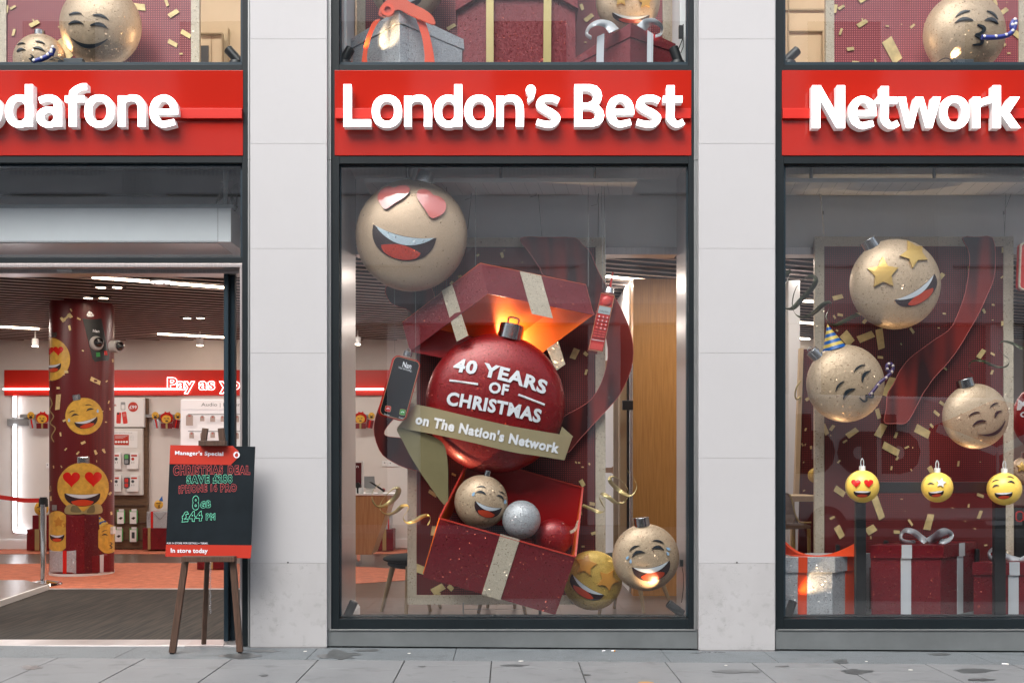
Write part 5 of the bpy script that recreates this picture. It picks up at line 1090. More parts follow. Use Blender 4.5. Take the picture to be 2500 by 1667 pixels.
# gift box base, tilted
t = thing('open_gift_box', 'open dark red gift box with gold band tilted at the bottom of the middle window', 'gift box')
FL = (1073.5, 1264.5, .26); FR = (1405, 1358.5, .26); BR = (1423, 1190, .72); BL = (1150, 1112, .72); L1 = (1031.5, 1407.6, .34); L2 = (1356, 1500.5, .34)
b0 = (1110, 1250, .80); b1 = (1385, 1330, .80)
quad('front', [FL, FR, L2, L1], 'red_glit', t, .01); quad('back', [BL, BR, (1400, 1330, .78), (1106, 1250, .78)], 'box_inner_red', t, .008); quad('side', [FR, BR, (1400, 1330, .78), (1358, 1490, .36)], 'box_inner_glow', t, .008)
quad('side', [FL, BL, (1106, 1250, .78), (1034, 1400, .36)], 'box_inner_glow', t, .008)
for p, q_ in ((FL, FR), (FR, BR), (BL, BR), (FL, BL)): part('rim', MB().bar(W(*p), W(*q_), .016, .012), 'box_edge', t)
quad('gold_band', [(1221.8, 1303, .25), (1269, 1316.5, .25), (1221.5, 1464, .33), (1176, 1450, .33)], 'gold_border', t, .004)
part('ribbon_end', MB().plate([(stroke([(1392, 1299), (1400, 1295), (1408, 1286), (1411, 1275), (1416, 1270)], 7, 5), [])], at(.5), .01), 'gold_border', t)
part('stand', MB().bar(W(1318.5, 1484, .45), V((W(1318.5, 0, .45).x, .45, .02)), .025, .025), 'black', t)
fin(t)
# clear acrylic stand under the board
t = thing('acrylic_stand', 'clear acrylic stand rod under the dotted board in the middle window', 'stand'); mb = MB(); mb.tube([W(1131, 1470, .8), V((W(1131, 0, .8).x, .8, .02))], .006, 6); mb.tube([W(1134, 1486, .8), W(1300, 1486, .8)], .002, 5); part('rod', mb, 'grey', t); fin(t)
# baubles in the box
bauble('small gold bauble laughing with tears in the open gift box', 1174.6, 1224.4, 65.3, .46, .7, 'gold', [('brow', *A5(1338, 248), 12, 4), ('brow', *A5(1515, 298), 9, 32), ('eye', *A5(1333, 305), 14, 12), ('eye', *A5(1500, 340), 12, 34), ('tear', *A5(1268, 305), 6, 30), ('tear', *A5(1545, 372), 6, 0), ('grin', *A5(1400, 395), 34, 15, 33, 5)], (16, 17, 13), relief=.006)
bauble('small plain silver glitter bauble in the open gift box', 1273, 1268, 47, .42, .8, 'silver', [], None)
bauble('small plain red bauble half sunk in the open gift box', 1351, 1312, 47, .55, .7, 'red_ball', [], None)
bauble('yellow gold bauble with star eyes behind the lower right corner of the tilted gift box', 1446.4, 1416, 73, .62, .35, 'gold_yellow', [('star', *A6(818, 918), 28.5, 12), ('star', *A6(1012, 1050), 28, 28), ('grin', *A6(840, 1090), 47, 33, 33, 6)], None, T=dict(TT, star='star_orange'), relief=.01)
bauble('gold bauble crying with laughter at the lower right of the middle window', 1576.6, 1360, 81.7, .45, .45, 'gold', [('brow', *A6(1240, 775), 13.5, -30), ('brow', *A6(1450, 722), 14.5, 14), ('eye', *A6(1277, 832), 17.5, -18), ('eye', *A6(1445, 785), 15.5, 5), ('tear', *A6(1180, 858), 5.5, 40), ('tear', *A6(1208, 890), 5.5, 0), ('tear', *A6(1537, 780), 6, -60), ('tear', *A6(1533, 822), 5.5, -25), ('grin', *A6(1385, 912), 47, -10.5, 42, 9)], (39, 22, -7))
# smartphone
t = thing('phone_ornament', 'red cased smartphone ornament showing a call from Nan at the left of the middle window', 'phone'); Y = .34
pc, pr = (976, 947), 15.2
part('case', MB().plate([(rrect(pc[0]-3, pc[1]+1, 68, 152, 13, pr), [])], at(Y+.02), .06), 'phone_red', t, bev=.003)
part('rim', MB().plate([(rrect(pc[0], pc[1], 69, 152, 13, pr), [rrect(pc[0], pc[1], 63, 146, 11, pr)])], at(Y+.004), .014), 'phone_red', t); part('screen_edge', MB().plate([(rrect(pc[0], pc[1], 64.5, 147.5, 11.5, pr), [rrect(pc[0], pc[1], 62.5, 145.5, 11, pr)])], at(Y), .02), 'gold_line', t)
part('screen', MB().plate([(rrect(pc[0], pc[1], 63, 146, 11, pr), [])], at(Y+.002), .01), 'black_gloss', t)
for s_, p, h, w, b in (('Nan', A3(712, 567), 13.5, 22, .02), ('Video Call Incoming...', A3(675, 582), 5, 35, .0), ('Decline', A3(540, 1026), 3.5, 13, .0), ('Accept', A3(680, 1056), 3.5, 12, .0)):
    mb = MB(); mb.text(s_, *p, h, w, pr, at(Y-.001), b); mb.weld = False; part('lettering', mb, 'lettering', t)
for p, m_ in ((A3(577, 970), 'app_red'), (A3(716, 1003), 'app_green')):
    o = part('call_button', MB().plate([(rrect(*p, 13.5, 14, 3, 8), [])], at(Y-.004), .005), m_, t); part('symbol', MB().plate([(stroke([(p[0]-3.6, p[1]+1), (p[0], p[1]-1.6), (p[0]+3.6, p[1]+1)], [3, 1.6, 3], 4), [])], at(Y-.006), .002), 'lettering', o)
    part('button_rim', MB().plate([(rrect(*p, 14.5, 15, 3.4, 8), [rrect(*p, 13, 13.4, 3, 8)])], at(Y-.0045), .005), 'gold_line', o)
mb = MB(); a, b = W(*A3(760, 470), Y+.02), W(*A3(772, 425), Y+.02); mb.cyl(a, b, .038, .036, 24); part('cap', mb, 'cap_metal', t)
mb = MB(); mb.tube(cr([tuple(W(*A3(x, y), Y+.02)) for x, y in ((750, 432), (755, 405), (775, 393), (792, 408), (790, 440))], 5, False), .0035, 6); part('hanging_loop', mb, 'chrome', t)
for x in (962, 1013): part('hanging_wire', MB().tube([W(x, 446, .5), W(x+2, 862 if x < 1000 else 878, Y+.03)], .0018, 5), 'wire', t)
fin(t)
# brick phone
def A7(x, y): return (1420+x/6.275, 650+y/6.275)
t = thing('retro_mobile_phone', 'red retro brick phone ornament with keypad and aerial at the right of the middle window', 'phone'); Y = .3
f0 = [A7(300, 405), A7(510, 447), A7(325, 1312), A7(103, 1277)]
mb = MB(); fr = [W(*p, Y) for p in f0]; bk = [p+V((0, .22, 0)) for p in fr]; mb.hexa(fr+bk); part('body', mb, 'phone_red', t, bev=.004)
def inset(P, k): cx = sum(p[0] for p in P)/4; cy_ = sum(p[1] for p in P)/4; return [(cx+(x-cx)*k, cy_+(y-cy_)*(1-(1-k)*.28)) for x, y in P]
part('gold_edge', MB().plate([(f0, [inset(f0, .945)])], at(Y-.003), .006), 'gold_line', t)
def uv(u, v): 
    a = [f0[0][i]*(1-u)+f0[1][i]*u for i in (0, 1)]; b = [f0[3][i]*(1-u)+f0[2][i]*u for i in (0, 1)]; return (a[0]*(1-v)+b[0]*v, a[1]*(1-v)+b[1]*v)
def cell(nm, u0, v0, u1, v1, m_, e, th=.006, par=t): return part(nm, MB().plate([([uv(u0, v0), uv(u1, v0), uv(u1, v1), uv(u0, v1)], [])], at(Y-e), th), m_, par)
part('earpiece', MB().ball(W(*A7(385, 530), Y), .042, .018, .042, 24, 12), 'key_red', t)
cell('line', .06, .212, .94, .22, 'gold_line', .004); cell('screen', .07, .225, .93, .35, 'lcd', .004); mb = MB(); mb.text('Calling Mum...', *A7(275, 690), 4, 24, 11.5, at(Y-.007), .0); mb.weld = False; part('lettering', mb, 'black', t)
dg_ = ['1', '2', '3', '4', '5', '6', '7', '8', '9', '*', '0', '#']
for r in range(7):
    for c in range(3):
        k = .058 if r < 4 else .036; v0 = .375+r*.066 if r < 4 else .375+4*.066+(r-4)*.046; u0 = .1+c*.285
        o = cell('key', u0, v0, u0+.23, v0+k*.78, 'key_red', .013, .014)
        if r < 4: mb = MB(); x, y = uv(u0+.13, v0+k*.66); mb.text(dg_[r*3+c], x, y, 3.6, 2.8, 11, at(Y-.0145), .03, anchor='c'); mb.weld = False; part('digit', mb, 'lettering', o)
cell('line', .06, .81, .94, .818, 'lettering', .004); cell('lower_panel', .07, .87, .93, .98, 'key_red', .006)
a, b = W(*A7(412, 415), Y+.06), W(*A7(425, 335), Y+.06); part('cap', MB().cyl(a, b, .048, .036, 24), 'chrome', t); part('aerial', MB().cyl(W(*A7(438, 325), Y+.06), W(*A7(480, 90), Y+.06), .011, .006, 12), 'phone_red', t)
for x in (1470, 1477): part('hanging_wire', MB().tube([W(x-2, 446, .5), W(x+2, 706, Y+.06)], .0018, 5), 'wire', t)
fin(t)
# curled streamers
def streamer(lab, P, w, Y, m_, amp=.05):
    t = thing('paper_streamer', lab, 'streamer', 'curled paper streamers'); Q = cr(P, 6, False); mb = MB(); n = len(Q); vs = []
    for i, p in enumerate(Q):
        y = Y+amp*sin(i*.28); s_ = .35+.65*abs(cos(i*.11)); a, b = Q[max(0, i-1)], Q[min(n-1, i+1)]; dx, dy = b[0]-a[0], b[1]-a[1]; l = math.hypot(dx, dy) or 1
        nx, ny = -dy/l*w*.25-.0, dx/l*w*.25; vs += [W(p[0]-nx-w*.35*s_, p[1]-ny, y), W(p[0]+nx+w*.35*s_, p[1]+ny, y+.02)]
    mb.add(vs, [(2*i, 2*i+1, 2*i+3, 2*i+2) for i in range(n-1)]); o = part('strip', mb, m_, t, smooth=True); md = o.modifiers.new('solid', 'SOLIDIFY'); md.thickness = .002; return fin(t)
streamer('curled gold streamer over the left edge of the dotted board', [A5(*p) for p in ((455, 215), (400, 265), (385, 345), (430, 412), (510, 400), (590, 335), (618, 270), (590, 250), (530, 290), (465, 375), (458, 445), (520, 482), (590, 460), (650, 410), (705, 408), (690, 455), (655, 510), (690, 555), (760, 540), (830, 495), (885, 495), (888, 540), (868, 572))], 12, .5, 'streamer_gold')
streamer('curled gold and orange streamer right of the dotted board', [A6(*p) for p in ((1185, 105), (1240, 170), (1262, 250), (1215, 318), (1150, 300), (1090, 255), (1040, 205), (1030, 165), (1065, 155), (1125, 185), (1175, 240), (1190, 310), (1160, 372), (1090, 385), (1020, 335), (960, 300), (940, 335), (970, 400), (990, 440), (950, 465), (880, 440), (790, 400))], 11, .5, 'ribbon_gold')
# little floor spotlights
def spot(lab, base, head, L_, Y, tgt=None, e=8, rad=.036, ln=1, col=(1, .68, .38), size=38):
    t = thing('spotlight', lab, 'spotlight', 'small black spotlights in the windows'); b = W(*base, Y); h = W(*head, Y); s_ = (Y-CAMY)/F
    part('base', MB().cyl(b, b+V((0, 0, .028)), .065, .06, 28), 'black', t, bev=.003)
    u = V((L_[0], L_[2] if len(L_) > 2 else .02, -L_[1])).normalized(); H = .075
    part('head', MB().cyl(h-u*H, h+u*H, rad, rad, 28), 'black', t, bev=.004); part('arm', MB().bar(b+V((0, 0, .02)), h-u*H*.3+V((0, .01, 0)), .012, .02), 'black', t)
    part('lens', MB().cyl(h+u*(H+.001), h+u*(H+.004), rad*.75, n=20), 'cam_dome', t)
    if tgt is not None:
        l = bpy.data.lights.new('spot_beam', 'SPOT'); l.energy = e*2; l.color = col; l.spot_size = R_(size); l.spot_blend = .5; l.shadow_soft_size = .025
        o = bpy.data.objects.new('spot_beam', l); COL.objects.link(o); p = h+u*(H+.02); o.location = p; d = (V(tgt)-p).normalized(); o.rotation_euler = d.to_track_quat('-Z', 'Y').to_euler(); o.parent = t; CH.setdefault(t.name, []).append(o)
    return fin(t)
spot('black spotlight at the lower left corner of the middle window', (856, 1512), (855.5, 1487), (.45, -1), .2, W(1118, 1120, .45), 26, size=34); spot('black spotlight at the lower right corner of the middle window', (1651, 1509), (1649, 1485), (-1, -.75), .2, W(1576, 1405, .38), 4.5)
spot('unseen spotlight added behind the top of the big bauble to light the lid', (1212, 868), (1215, 856), (.05, -1), .69, W(1290, 790, .6), 9, .02, col=(1, .72, .45), size=150)  # added unseen lamp that lights the inside of the lid
mb = MB(); mb.tube([W(x, y, .2) for x, y in ((868, 1508), (875, 1504), (884, 1506), (893, 1513))], .003, 5); mb.tube([W(893, 1513.5, .17), W(1650, 1513.5, .17)], .0035, 5); mb.pbox(1250, 1508, 1293, 1514, .19, .03); mb.tube([W(x, y, .2) for x, y in ((1270, 1505), (1283, 1500), (1296, 1506), (1310, 1512), (1340, 1513))], .003, 5); mb.pbox(1006, 1511, 1026, 1515, .16, .03); mb.pbox(1504, 1510, 1525, 1514, .16, .03)
for k in range(3): mb.tube([W(x, y+k*2, .2+k*.01) for x, y in ((1628, 1508), (1645, 1505), (1665, 1503), (1674, 1508), (1660, 1513), (1640, 1512))], .003, 5)
fin(solo('cable', mb, 'cable', 'black cables and plugs along the sill of the middle window', 'cables'))
mb = MB(); mb.pbox(1661, 1366, 1668, 1382, .3, .03); mb.tube([W(x, y, .3) for x, y in ((1665, 1382), (1668, 1400), (1669, 1430), (1664, 1470))], .003, 5); fin(solo('socket_plug', mb, 'black', 'black plug and cable on the right side of the middle window', 'plug'))
# ---- behind the display
def stool(lab, fx, Y, seat, legs, wpx):
    t = thing('upholstered_stool', lab, 'stool', 'grey stools behind the middle window'); c = W(fx, 1135, Y); zs = seat
    mb = MB(); mb.ball((c.x, Y+.18, zs+.03), wpx, .26, .055, 32, 12); mb.ball((c.x, Y+.18, zs-.02), wpx*.85, .22, .055, 32, 12); part('seat', mb, 'fabric', t)
    for (x, y) in legs:
        f = onz(x, y, .014); tp = V((c.x+(f.x-c.x)*.62, Y+.18+(f.y-Y-.18)*.62, zs-.03)); part('leg', MB().cyl(f, tp, .017, .03, 14), 'wood_leg', t)
    return fin(t)
stool('grey stool with oak legs left of the dotted board in the middle window', 1003, 1.72, .53, [(932, 1492), (991, 1508), (1050, 1492), (1075, 1483)], .30); stool('grey stool mostly hidden behind the bottom of the dotted board', 1232, 1.75, .53, [(1168, 1496), (1257, 1485), (1283, 1503), (1190, 1483)], .27)
stool('grey stool behind the two baubles at the lower right', 1530, 1.8, .53, [(1462, 1503), (1572, 1496), (1640, 1482), (1500, 1484)], .3)
t = thing('wooden_desk', 'slanted oak desk with white top seen at the left of the middle window', 'desk'); Y = 6.55
part('body', MB().plate([([(780, 1209), (957, 1209), (907, 1353.5), (780, 1353.5)], [])], at(Y), .7), 'wood_oak', t, bev=.004); part('top', MB().pbox(775, 1204.5, 963, 1209, Y-.02, .75), 'white', t, bev=.003)
part('leg', MB().cyl(W(877, 1377, Y+.3), W(877, 1352, Y+.3), .045, n=20), 'chrome', t); part('leg', MB().cyl(W(790, 1377, Y+.3), W(790, 1352, Y+.3), .045, n=20), 'chrome', t); fin(t)
t = thing('framed_notice', 'white framed maroon notice on the desk at the left of the middle window', 'notice'); part('frame', MB().pbox(846, 1126, 888, 1207, Y+.2, .02), 'white', t, bev=.003); part('sheet', MB().pbox(848, 1129, 882, 1190, Y+.19, .012), 'red_dark', t); mb = MB(); mb.text('n', 869.5, 1141, 7, 6, 0, at(Y+.186), .02); part('lettering', mb, 'lettering', t); fin(t)
t = thing('laptop_stand', 'silver screen standing on the desk', 'screen'); part('screen', MB().plate([([(889, 1162), (914, 1162), (917, 1192), (889, 1190)], [])], at(Y+.25), .02), 'grey', t, bev=.003); part('foot', MB().pbox(892, 1190, 912, 1204, Y+.28, .06), 'offwhite', t); fin(t)
t = thing('tablet_stand', 'tilted dark tablet on its stand on the desk', 'tablet'); part('tablet', MB().plate([([(901, 1176), (907, 1176), (941, 1197), (936, 1200)], [])], at(Y+.1), .02), 'black', t); part('foot', MB().pbox(922, 1196, 934, 1204.5, Y+.12, .05), 'offwhite', t); part('bauble', MB().ball(W(936, 1196, Y+.15), .03, .03, .03, 14, 8), 'red_ball', t); fin(t)
t = thing('desk_gadget', 'small black gadget in front of the notice on the desk', 'gadget'); part('body', MB().plate([(cr([(868, 1181), (874, 1177), (880, 1184), (876, 1191), (869, 1190)], 4), [])], at(Y+.05), .04), 'black', t); part('foot', MB().pbox(871, 1190, 875, 1204.5, Y+.06, .02), 'black', t); fin(t)
# right hand fittings
box1('wood_wall', W(1546, 0, 3.2).x, 2.55, 3.2, 3.4, 0, 3.62, 'wood_brown', 'brown veneered wall at the right behind the middle window', 'wall')
t = thing('door_pull', 'tall chrome pull bar with dark bracket beside the brown veneered wall', 'door handle'); p = W(1541, 850, 3.05); q_ = W(1541, 1300, 3.05); part('bar', MB().cyl(q_, p, .022, n=20), 'chrome', t); part('bracket', MB().pbox(1520, 977, 1546, 1000, 3.02, .06), 'black', t, bev=.004)
part('edge', MB().pbox(1531, 850, 1540, 1330, 3.12, .05), 'black', t); fin(t)
mb = MB(); mb.pbox(1511, 930, 1530, 1335, 3.3, .08); mb.pbox(1514, 880, 1530, 930, 3.3, .08); fin(solo('door_post', mb, 'wood_pale', 'pale wooden post left of the chrome pull bar', 'post', bev=.004)); mb = MB(); mb.pbox(1498, 940, 1511, 1340, 3.36, .05); fin(solo('door_edge', mb, 'wood_leg', 'darker wooden edge behind the pale post', 'post'))
for y0, y1, l in ((900, 1141, 'upper white rounded wall panel right of the dotted board'), (1154, 1352, 'lower white rounded wall panel right of the dotted board')):
    t = thing('wall_panel', l, 'wall panel'); part('panel', MB().plate([(rrect(1440, (y0+y1)/2, 118, y1-y0, 9), [])], at(3.7), .05), 'panel_lit', t, bev=.004); fin(t)
mb = MB(); mb.pbox(1380, 1141, 1510, 1154, 3.78, .05); mb.pbox(1380, 880, 1516, 1353, 3.85, .05); fin(solo('panel_backing', mb, 'wood_oak', 'wooden backing behind the white rounded panels', 'panel'))
box1('return_wall', W(1500, 0, 5.2).x, W(1560, 0, 5.2).x, 3.6, 9.4, 0, 3.66, 'wall_white', 'white wall running back behind the brown veneered wall', 'wall')
# ================================================================ right window display
def B1(x, y): return (1880+x/3.016, 380+y/3.016)
def B2(x, y): return (1880+x/3.484, 800+y/3.484)
def B3(x, y): return (1880+x/3.484, 1150+y/3.484)
bt_ = backdrop('tall dark red dotted board with gold glitter frame in the right window', 1989.5, 578, 2474.5, 1560, (23, 23, 24, 23), BD, 'board_dots')
cf = [(*B1(x, y), s, a, r) for x, y, s, a, r in ((500, 1042, 13, .42, -15), (475, 1188, 5, .45, 60), (517, 1172, 7, .45, 10), (493, 1287, 3, .6, 30), (570, 1345, 17, .7, 50), (705, 1332, 21, .42, -22), (812, 1350, 26, .33, 82), (1047, 1287, 8, .4, 55), (1262, 885, 8, .7, -50), (1242, 1268, 2.5, .5, 0), (1283, 1163, 4, .45, 5), (1643, 1098, 3.5, .6, 10), (1708, 895, 4, .5, -40), (1575, 1145, 6, .5, 60), (1715, 695, 7, .4, 90), (1712, 1235, 6, .5, 90), (1555, 1458, 13, .45, -55), (1640, 1460, 6, .4, 30), (812, 1484, 7, .45, 5), (700, 1215, 8, .5, -50), (965, 1387, 2.5, .6, 50), (1465, 830, 6, .4, 80), (650, 1165, 6, .5, 0), (1640, 1210, 2, .6, 0))]
cf += [(*B2(x, y), s, a, r) for x, y, s, a, r in ((1010, 500, 26, .34, -65), (920, 730, 13, .38, 75), (865, 710, 3.5, .5, -40), (320, 605, 6, .6, -30), (1463, 642, 7, .5, 35), (1418, 727, 9, .4, 40), (528, 850, 8, .5, -55), (470, 865, 14, .4, 65), (698, 892, 16, .42, -35), (637, 965, 6, .4, -35), (940, 872, 18, .5, -62), (1070, 912, 8, .4, -70), (1298, 880, 20, .5, 28), (1376, 833, 6, .45, 50), (1030, 1030, 23, .38, 28), (1163, 1016, 6, .35, -25), (1213, 1018, 2, .5, 90), (585, 1137, 5, .4, -45), (1082, 1110, 5, .5, -60), (1033, 1192, 5, .4, -80), (1202, 1208, 3, .5, 55), (1602, 1155, 7, .35, -82), (1788, 1140, 1.5, .6, 0), (593, 1390, 15, .5, 35), (1515, 1272, 9, .35, 28), (1120, 1455, 3, .4, 0), (1370, 1210, 10, .6, 60), (1490, 347, 5, .45, 35), (1888, 378, 6, .45, -65), (1800, 220, 1, .5, 0), (515, 915, 2, .6, 0))]
cf += [(*B3(x, y), s, a, r) for x, y, s, a, r in ((920, 310, 30, .28, 70), (1790, 205, 9, .4, 20), (530, 395, 7, .4, -28), (592, 515, 16, .5, 62), (858, 495, 13, .7, -30), (1195, 435, 9, .3, 55), (1350, 430, 21, .4, -75), (1078, 515, 8, .5, 2), (1785, 368, 11, .35, -68), (1690, 293, 5, .4, -80), (1553, 311, 2.5, .5, 30), (1835, 628, 4, .5, -10), (1742, 487, 3, .5, 20), (857, 563, 4, .4, 85), (1660, 425, 2, .5, 60), (1150, 340, 1.5, .5, 30), (1908, 520, 1.5, .5, 0), (660, 155, 3, .5, 20))]
conf(cf, BD-.008, .004, parent=bt_)
mb = MB()
for a, x0, x1 in ((B1(395, 590), B1(375, 280), B1(365, 280)), (B1(1727, 595), B1(1737, 280), B1(1775, 280))):
    mb.tube([W(x0[0], 474, .55), W(*a, BD)], .0024, 5); mb.tube([W(x1[0], 474, .6), W(a[0]-2, 520, .7), W(*a, BD)], .0022, 5); mb.cyl(W(a[0]-2, 516, .7), W(a[0]-2, 524, .7), .008, n=8)
part('hanging_wire', mb, 'wire', bt_); fin(bt_)
satin_piece('long dark red satin ribbon hanging down the board in the right window', [(2350, 580), (2385, 579), (2423, 581), (2430, 632), (2426, 680), (2412, 715), (2392, 760), (2371, 798), (2340, 850), (2311, 889), (2280, 922), (2264, 945), (2253, 961), (2238, 990), (2224, 1016), (2210, 1033), (2185, 1033), (2159, 1031), (2163, 1000), (2167, 961), (2181, 938), (2196, 906), (2220, 875), (2250, 852), (2286, 826), (2321, 801), (2343, 755), (2358, 708), (2367, 645), (2364, 612)], .74)
TS = dict(TT)
bauble('gold bauble with gold star eyes grinning at the top of the right window', 2185, 694, 110, .42, .5, 'gold', [('star', *B1(828, 868), 40, -2), ('star', *B1(1058, 722), 36, -28), ('grin', *B1(1062, 968), 58.5, -33, 42, 9)], (42, 24, -32), T=TS, relief=.012)
bauble('gold bauble in a striped party hat at the left of the right window', 2063.5, 936, 94.5, .4, .5, 'gold', [('brow', *B2(593, 497), 17, -50), ('brow', *B2(760, 345), 17, -32), ('eye', *B2(673, 565), 20, -42), ('eye', *B2(818, 415), 18, -56), ('kiss', *B2(822, 588), 17, 60)], (30, 28, -46), ring_=True)
bauble('smaller gold bauble with a closed smile at the right of the right window', 2381, 1016, 79.5, .42, .5, 'gold', [('brow', *B2(1736, 735), 14.5, -20), ('brow', *B2(1905, 658), 12, -30), ('eye', *B2(1780, 815), 18, -18, .8), ('eye', *B2(1942, 735), 13, -45), ('smile', *B2(1885, 845), 37, -27)], (40, 21, -17))
t = thing('party_hat', 'blue and yellow striped cone hat on the bauble at the left of the right window', 'party hat'); Y = .42
a = W(2019.5, 791, Y); bl, br = W(2010.5, 864, Y), W(2063, 842, Y); bc = (bl+br)/2; rr = (br-bl).length/2; n = 8
for k in range(n):
    p = bc+(a-bc)*(k/n); q_ = bc+(a-bc)*((k+1)/n); part('stripe', MB().cyl(p, q_, rr*(1-k/n)+.001, rr*(1-(k+1)/n)+.001, 32), 'hat_blue' if k % 2 == 0 else 'hat_yellow', t)
fin(t)
t = thing('party_blower', 'blue spotted party blower with curled end held by the bauble in the right window', 'party blower')
P = [B2(845, 575), B2(880, 535), B2(930, 470), B2(985, 425), B2(1025, 385), B2(1045, 345), B2(1030, 310), B2(1000, 312), B2(993, 350), B2(1015, 375)]
Q = cr([tuple(W(*p, .17)) for p in P], 4, False); part('tube', MB().tube(Q, .015, 10), 'blower_dark', t)
for i in range(2, len(Q), 5): part('spot', MB().ball(V(Q[i])+V((0, -.012, 0)), .012, .008, .012, 12, 8), 'tag', t)
fin(t)
streamer('dark green curled streamer at the left edge of the right window', [B1(*p) for p in ((105, 880), (160, 850), (110, 960), (60, 1080), (150, 1130), (230, 1060), (320, 960), (335, 900), (280, 890), (200, 960), (165, 1080), (190, 1170), (260, 1190), (330, 1150), (400, 1090), (450, 1080), (430, 1140), (415, 1200), (470, 1250), (560, 1210), (650, 1165))], 12, .5, 'streamer_green')
streamer('dark green curled streamer crossing the right frame of the board in the right window', [B2(*p) for p in ((2150, 180), (2080, 140), (2000, 115), (1955, 130), (1950, 180), (1985, 230), (2030, 270), (2020, 320), (1960, 335), (1890, 320), (1830, 290), (1760, 275), (1700, 300), (1695, 350), (1730, 390))], 9, .5, 'streamer_green')
# gift boxes on the window floor
def giftbox(lab, xa, xb, xc, y0, yl, y1, m, Y, dp, rib, rm, lift=7, bow=None):
    """front face xa..xb, side face xb..xc; lid from y0 to yl, box down to y1"""
    t = thing('gift_box', lab, 'gift box', 'large gift boxes in the windows'); e = 5
    a, b = W(xa, y0, Y).x, W(xb, y0, Y).x; c = W(xc, y0, Y+dp).x; z0, zl, z1 = W(0, y1, Y).z, W(0, yl, Y).z, W(0, y0, Y).z; e = e*8.3/F
    def pr(o, za, zb): return MB().hexa([(a-o, Y-o, za), (b+o, Y-o, za), (c+o, Y+dp+o, za), (a+(c-b)-o, Y+dp+o, za), (a-o, Y-o, zb), (b+o, Y-o, zb), (c+o, Y+dp+o, zb), (a+(c-b)-o, Y+dp+o, zb)])
    part('box', pr(-e, z0, zl), m, t, bev=.003); part('lid', pr(0, zl, z1), m, t, bev=.003)
    for (u0, u1, w) in rib:
        for k, (za, zb, o) in enumerate(((z0, zl, -e+.003), (zl-.002, z1+.003, .003))):
            if w == 'f': u, v = W(u0, 0, Y).x, W(u1, 0, Y).x; mb = MB().box(u, v, Y-o-.001, Y-o+.004, za, zb)
            else:
                f0, f1 = u0, u1; A_ = V((b+o, Y-o, 0)); B2_ = V((c+o, Y+dp+o, 0)); p, q_ = A_.lerp(B2_, f0), A_.lerp(B2_, f1); nn = V(((B2_-A_).y, -(B2_-A_).x, 0)).normalized()*.003
                mb = MB().hexa([(p.x, p.y, za), (q_.x, q_.y, za), (q_+nn).to_tuple()[:2]+(za,), (p+nn).to_tuple()[:2]+(za,), (p.x, p.y, zb), (q_.x, q_.y, zb), (q_+nn).to_tuple()[:2]+(zb,), (p+nn).to_tuple()[:2]+(zb,)])
            part('ribbon', mb, rm, t)
    return t
t = giftbox('silver glitter gift box with orange ribbons at the lower left of the right window', 1880, 2039, 2126, 1360, 1397, 1510, 'silver', .26, .42, [(1949, 1971, 'f'), (.32, .62, 's')], 'ribbon_orange')
P = [B3(*p) for p in ((100, 585), (135, 600), (200, 655), (290, 700), (400, 715), (520, 700), (640, 655), (735, 610), (750, 650), (730, 718), (600, 722), (400, 724), (200, 722), (150, 710), (100, 700))]
part('bow', MB().plate([(cr(P, 4), [])], lambda x, y: W(x, y, .42-(y-1330)*.003), .006), 'ribbon_orange', t)
part('bow', MB().plate([(cr([B3(*p) for p in ((122, 598), (150, 640), (240, 700), (330, 714), (200, 712), (140, 700), (124, 690))], 4), [])], at(.3), .006), 'satin_orange', t); fin(t)
t = giftbox('tall red glitter gift box with silver ribbons at the middle of the right window', 2124, 2303.5, 2384, 1330, 1362, 1510, 'red_glit', .34, .4, [(2201, 2226, 'f'), (.45, .62, 's')], 'ribbon_silver')
def loop(P, w, Y, m_, par, amp=.04):
    Q = cr(P, 6, False); mb = MB(); n = len(Q); vs = []
    for i, p in enumerate(Q):
        a, b = Q[max(0, i-1)], Q[min(n-1, i+1)]; dx, dy = b[0]-a[0], b[1]-a[1]; l = math.hypot(dx, dy) or 1; ww = w if not isinstance(w, tuple) else w[0]+(w[1]-w[0])*i/n
        nx, ny = -dy/l*ww/2, dx/l*ww/2; y = Y+amp*sin(i*.35); vs += [W(p[0]-nx-ww*.22, p[1]-ny-ww*.05, y), W(p[0]+nx+ww*.22, p[1]+ny+ww*.05, y+.05)]
    mb.add(vs, [(2*i, 2*i+1, 2*i+3, 2*i+2) for i in range(n-1)]); o = part('bow', mb, m_, par, smooth=True); md = o.modifiers.new('solid', 'SOLIDIFY'); md.thickness = .003; return o
loop([B3(*p) for p in ((1330, 600), (1280, 560), (1220, 515), (1150, 500), (1112, 540), (1120, 590), (1180, 610), (1240, 612))], 13, .5, 'ribbon_silver', t); loop([B3(*p) for p in ((1340, 600), (1400, 565), (1450, 525), (1500, 510), (1550, 545), (1510, 590), (1440, 602))], 15, .5, 'ribbon_silver', t); fin(t)
t = giftbox('red glitter gift box with silver ribbon at the right edge of the right window', 2374, 2640, 2700, 1372, 1403, 1510, 'red_glit', .38, .38, [(2464, 2489, 'f')], 'ribbon_silver')
loop([B3(*p) for p in ((2130, 760), (2040, 735), (1960, 700), (1900, 665), (1862, 700), (1890, 745), (1950, 755))], 13, .5, 'ribbon_silver', t); loop([B3(*p) for p in ((2135, 765), (2200, 730), (2300, 690), (2340, 730), (2250, 765))], 13, .5, 'ribbon_silver', t); fin(t)
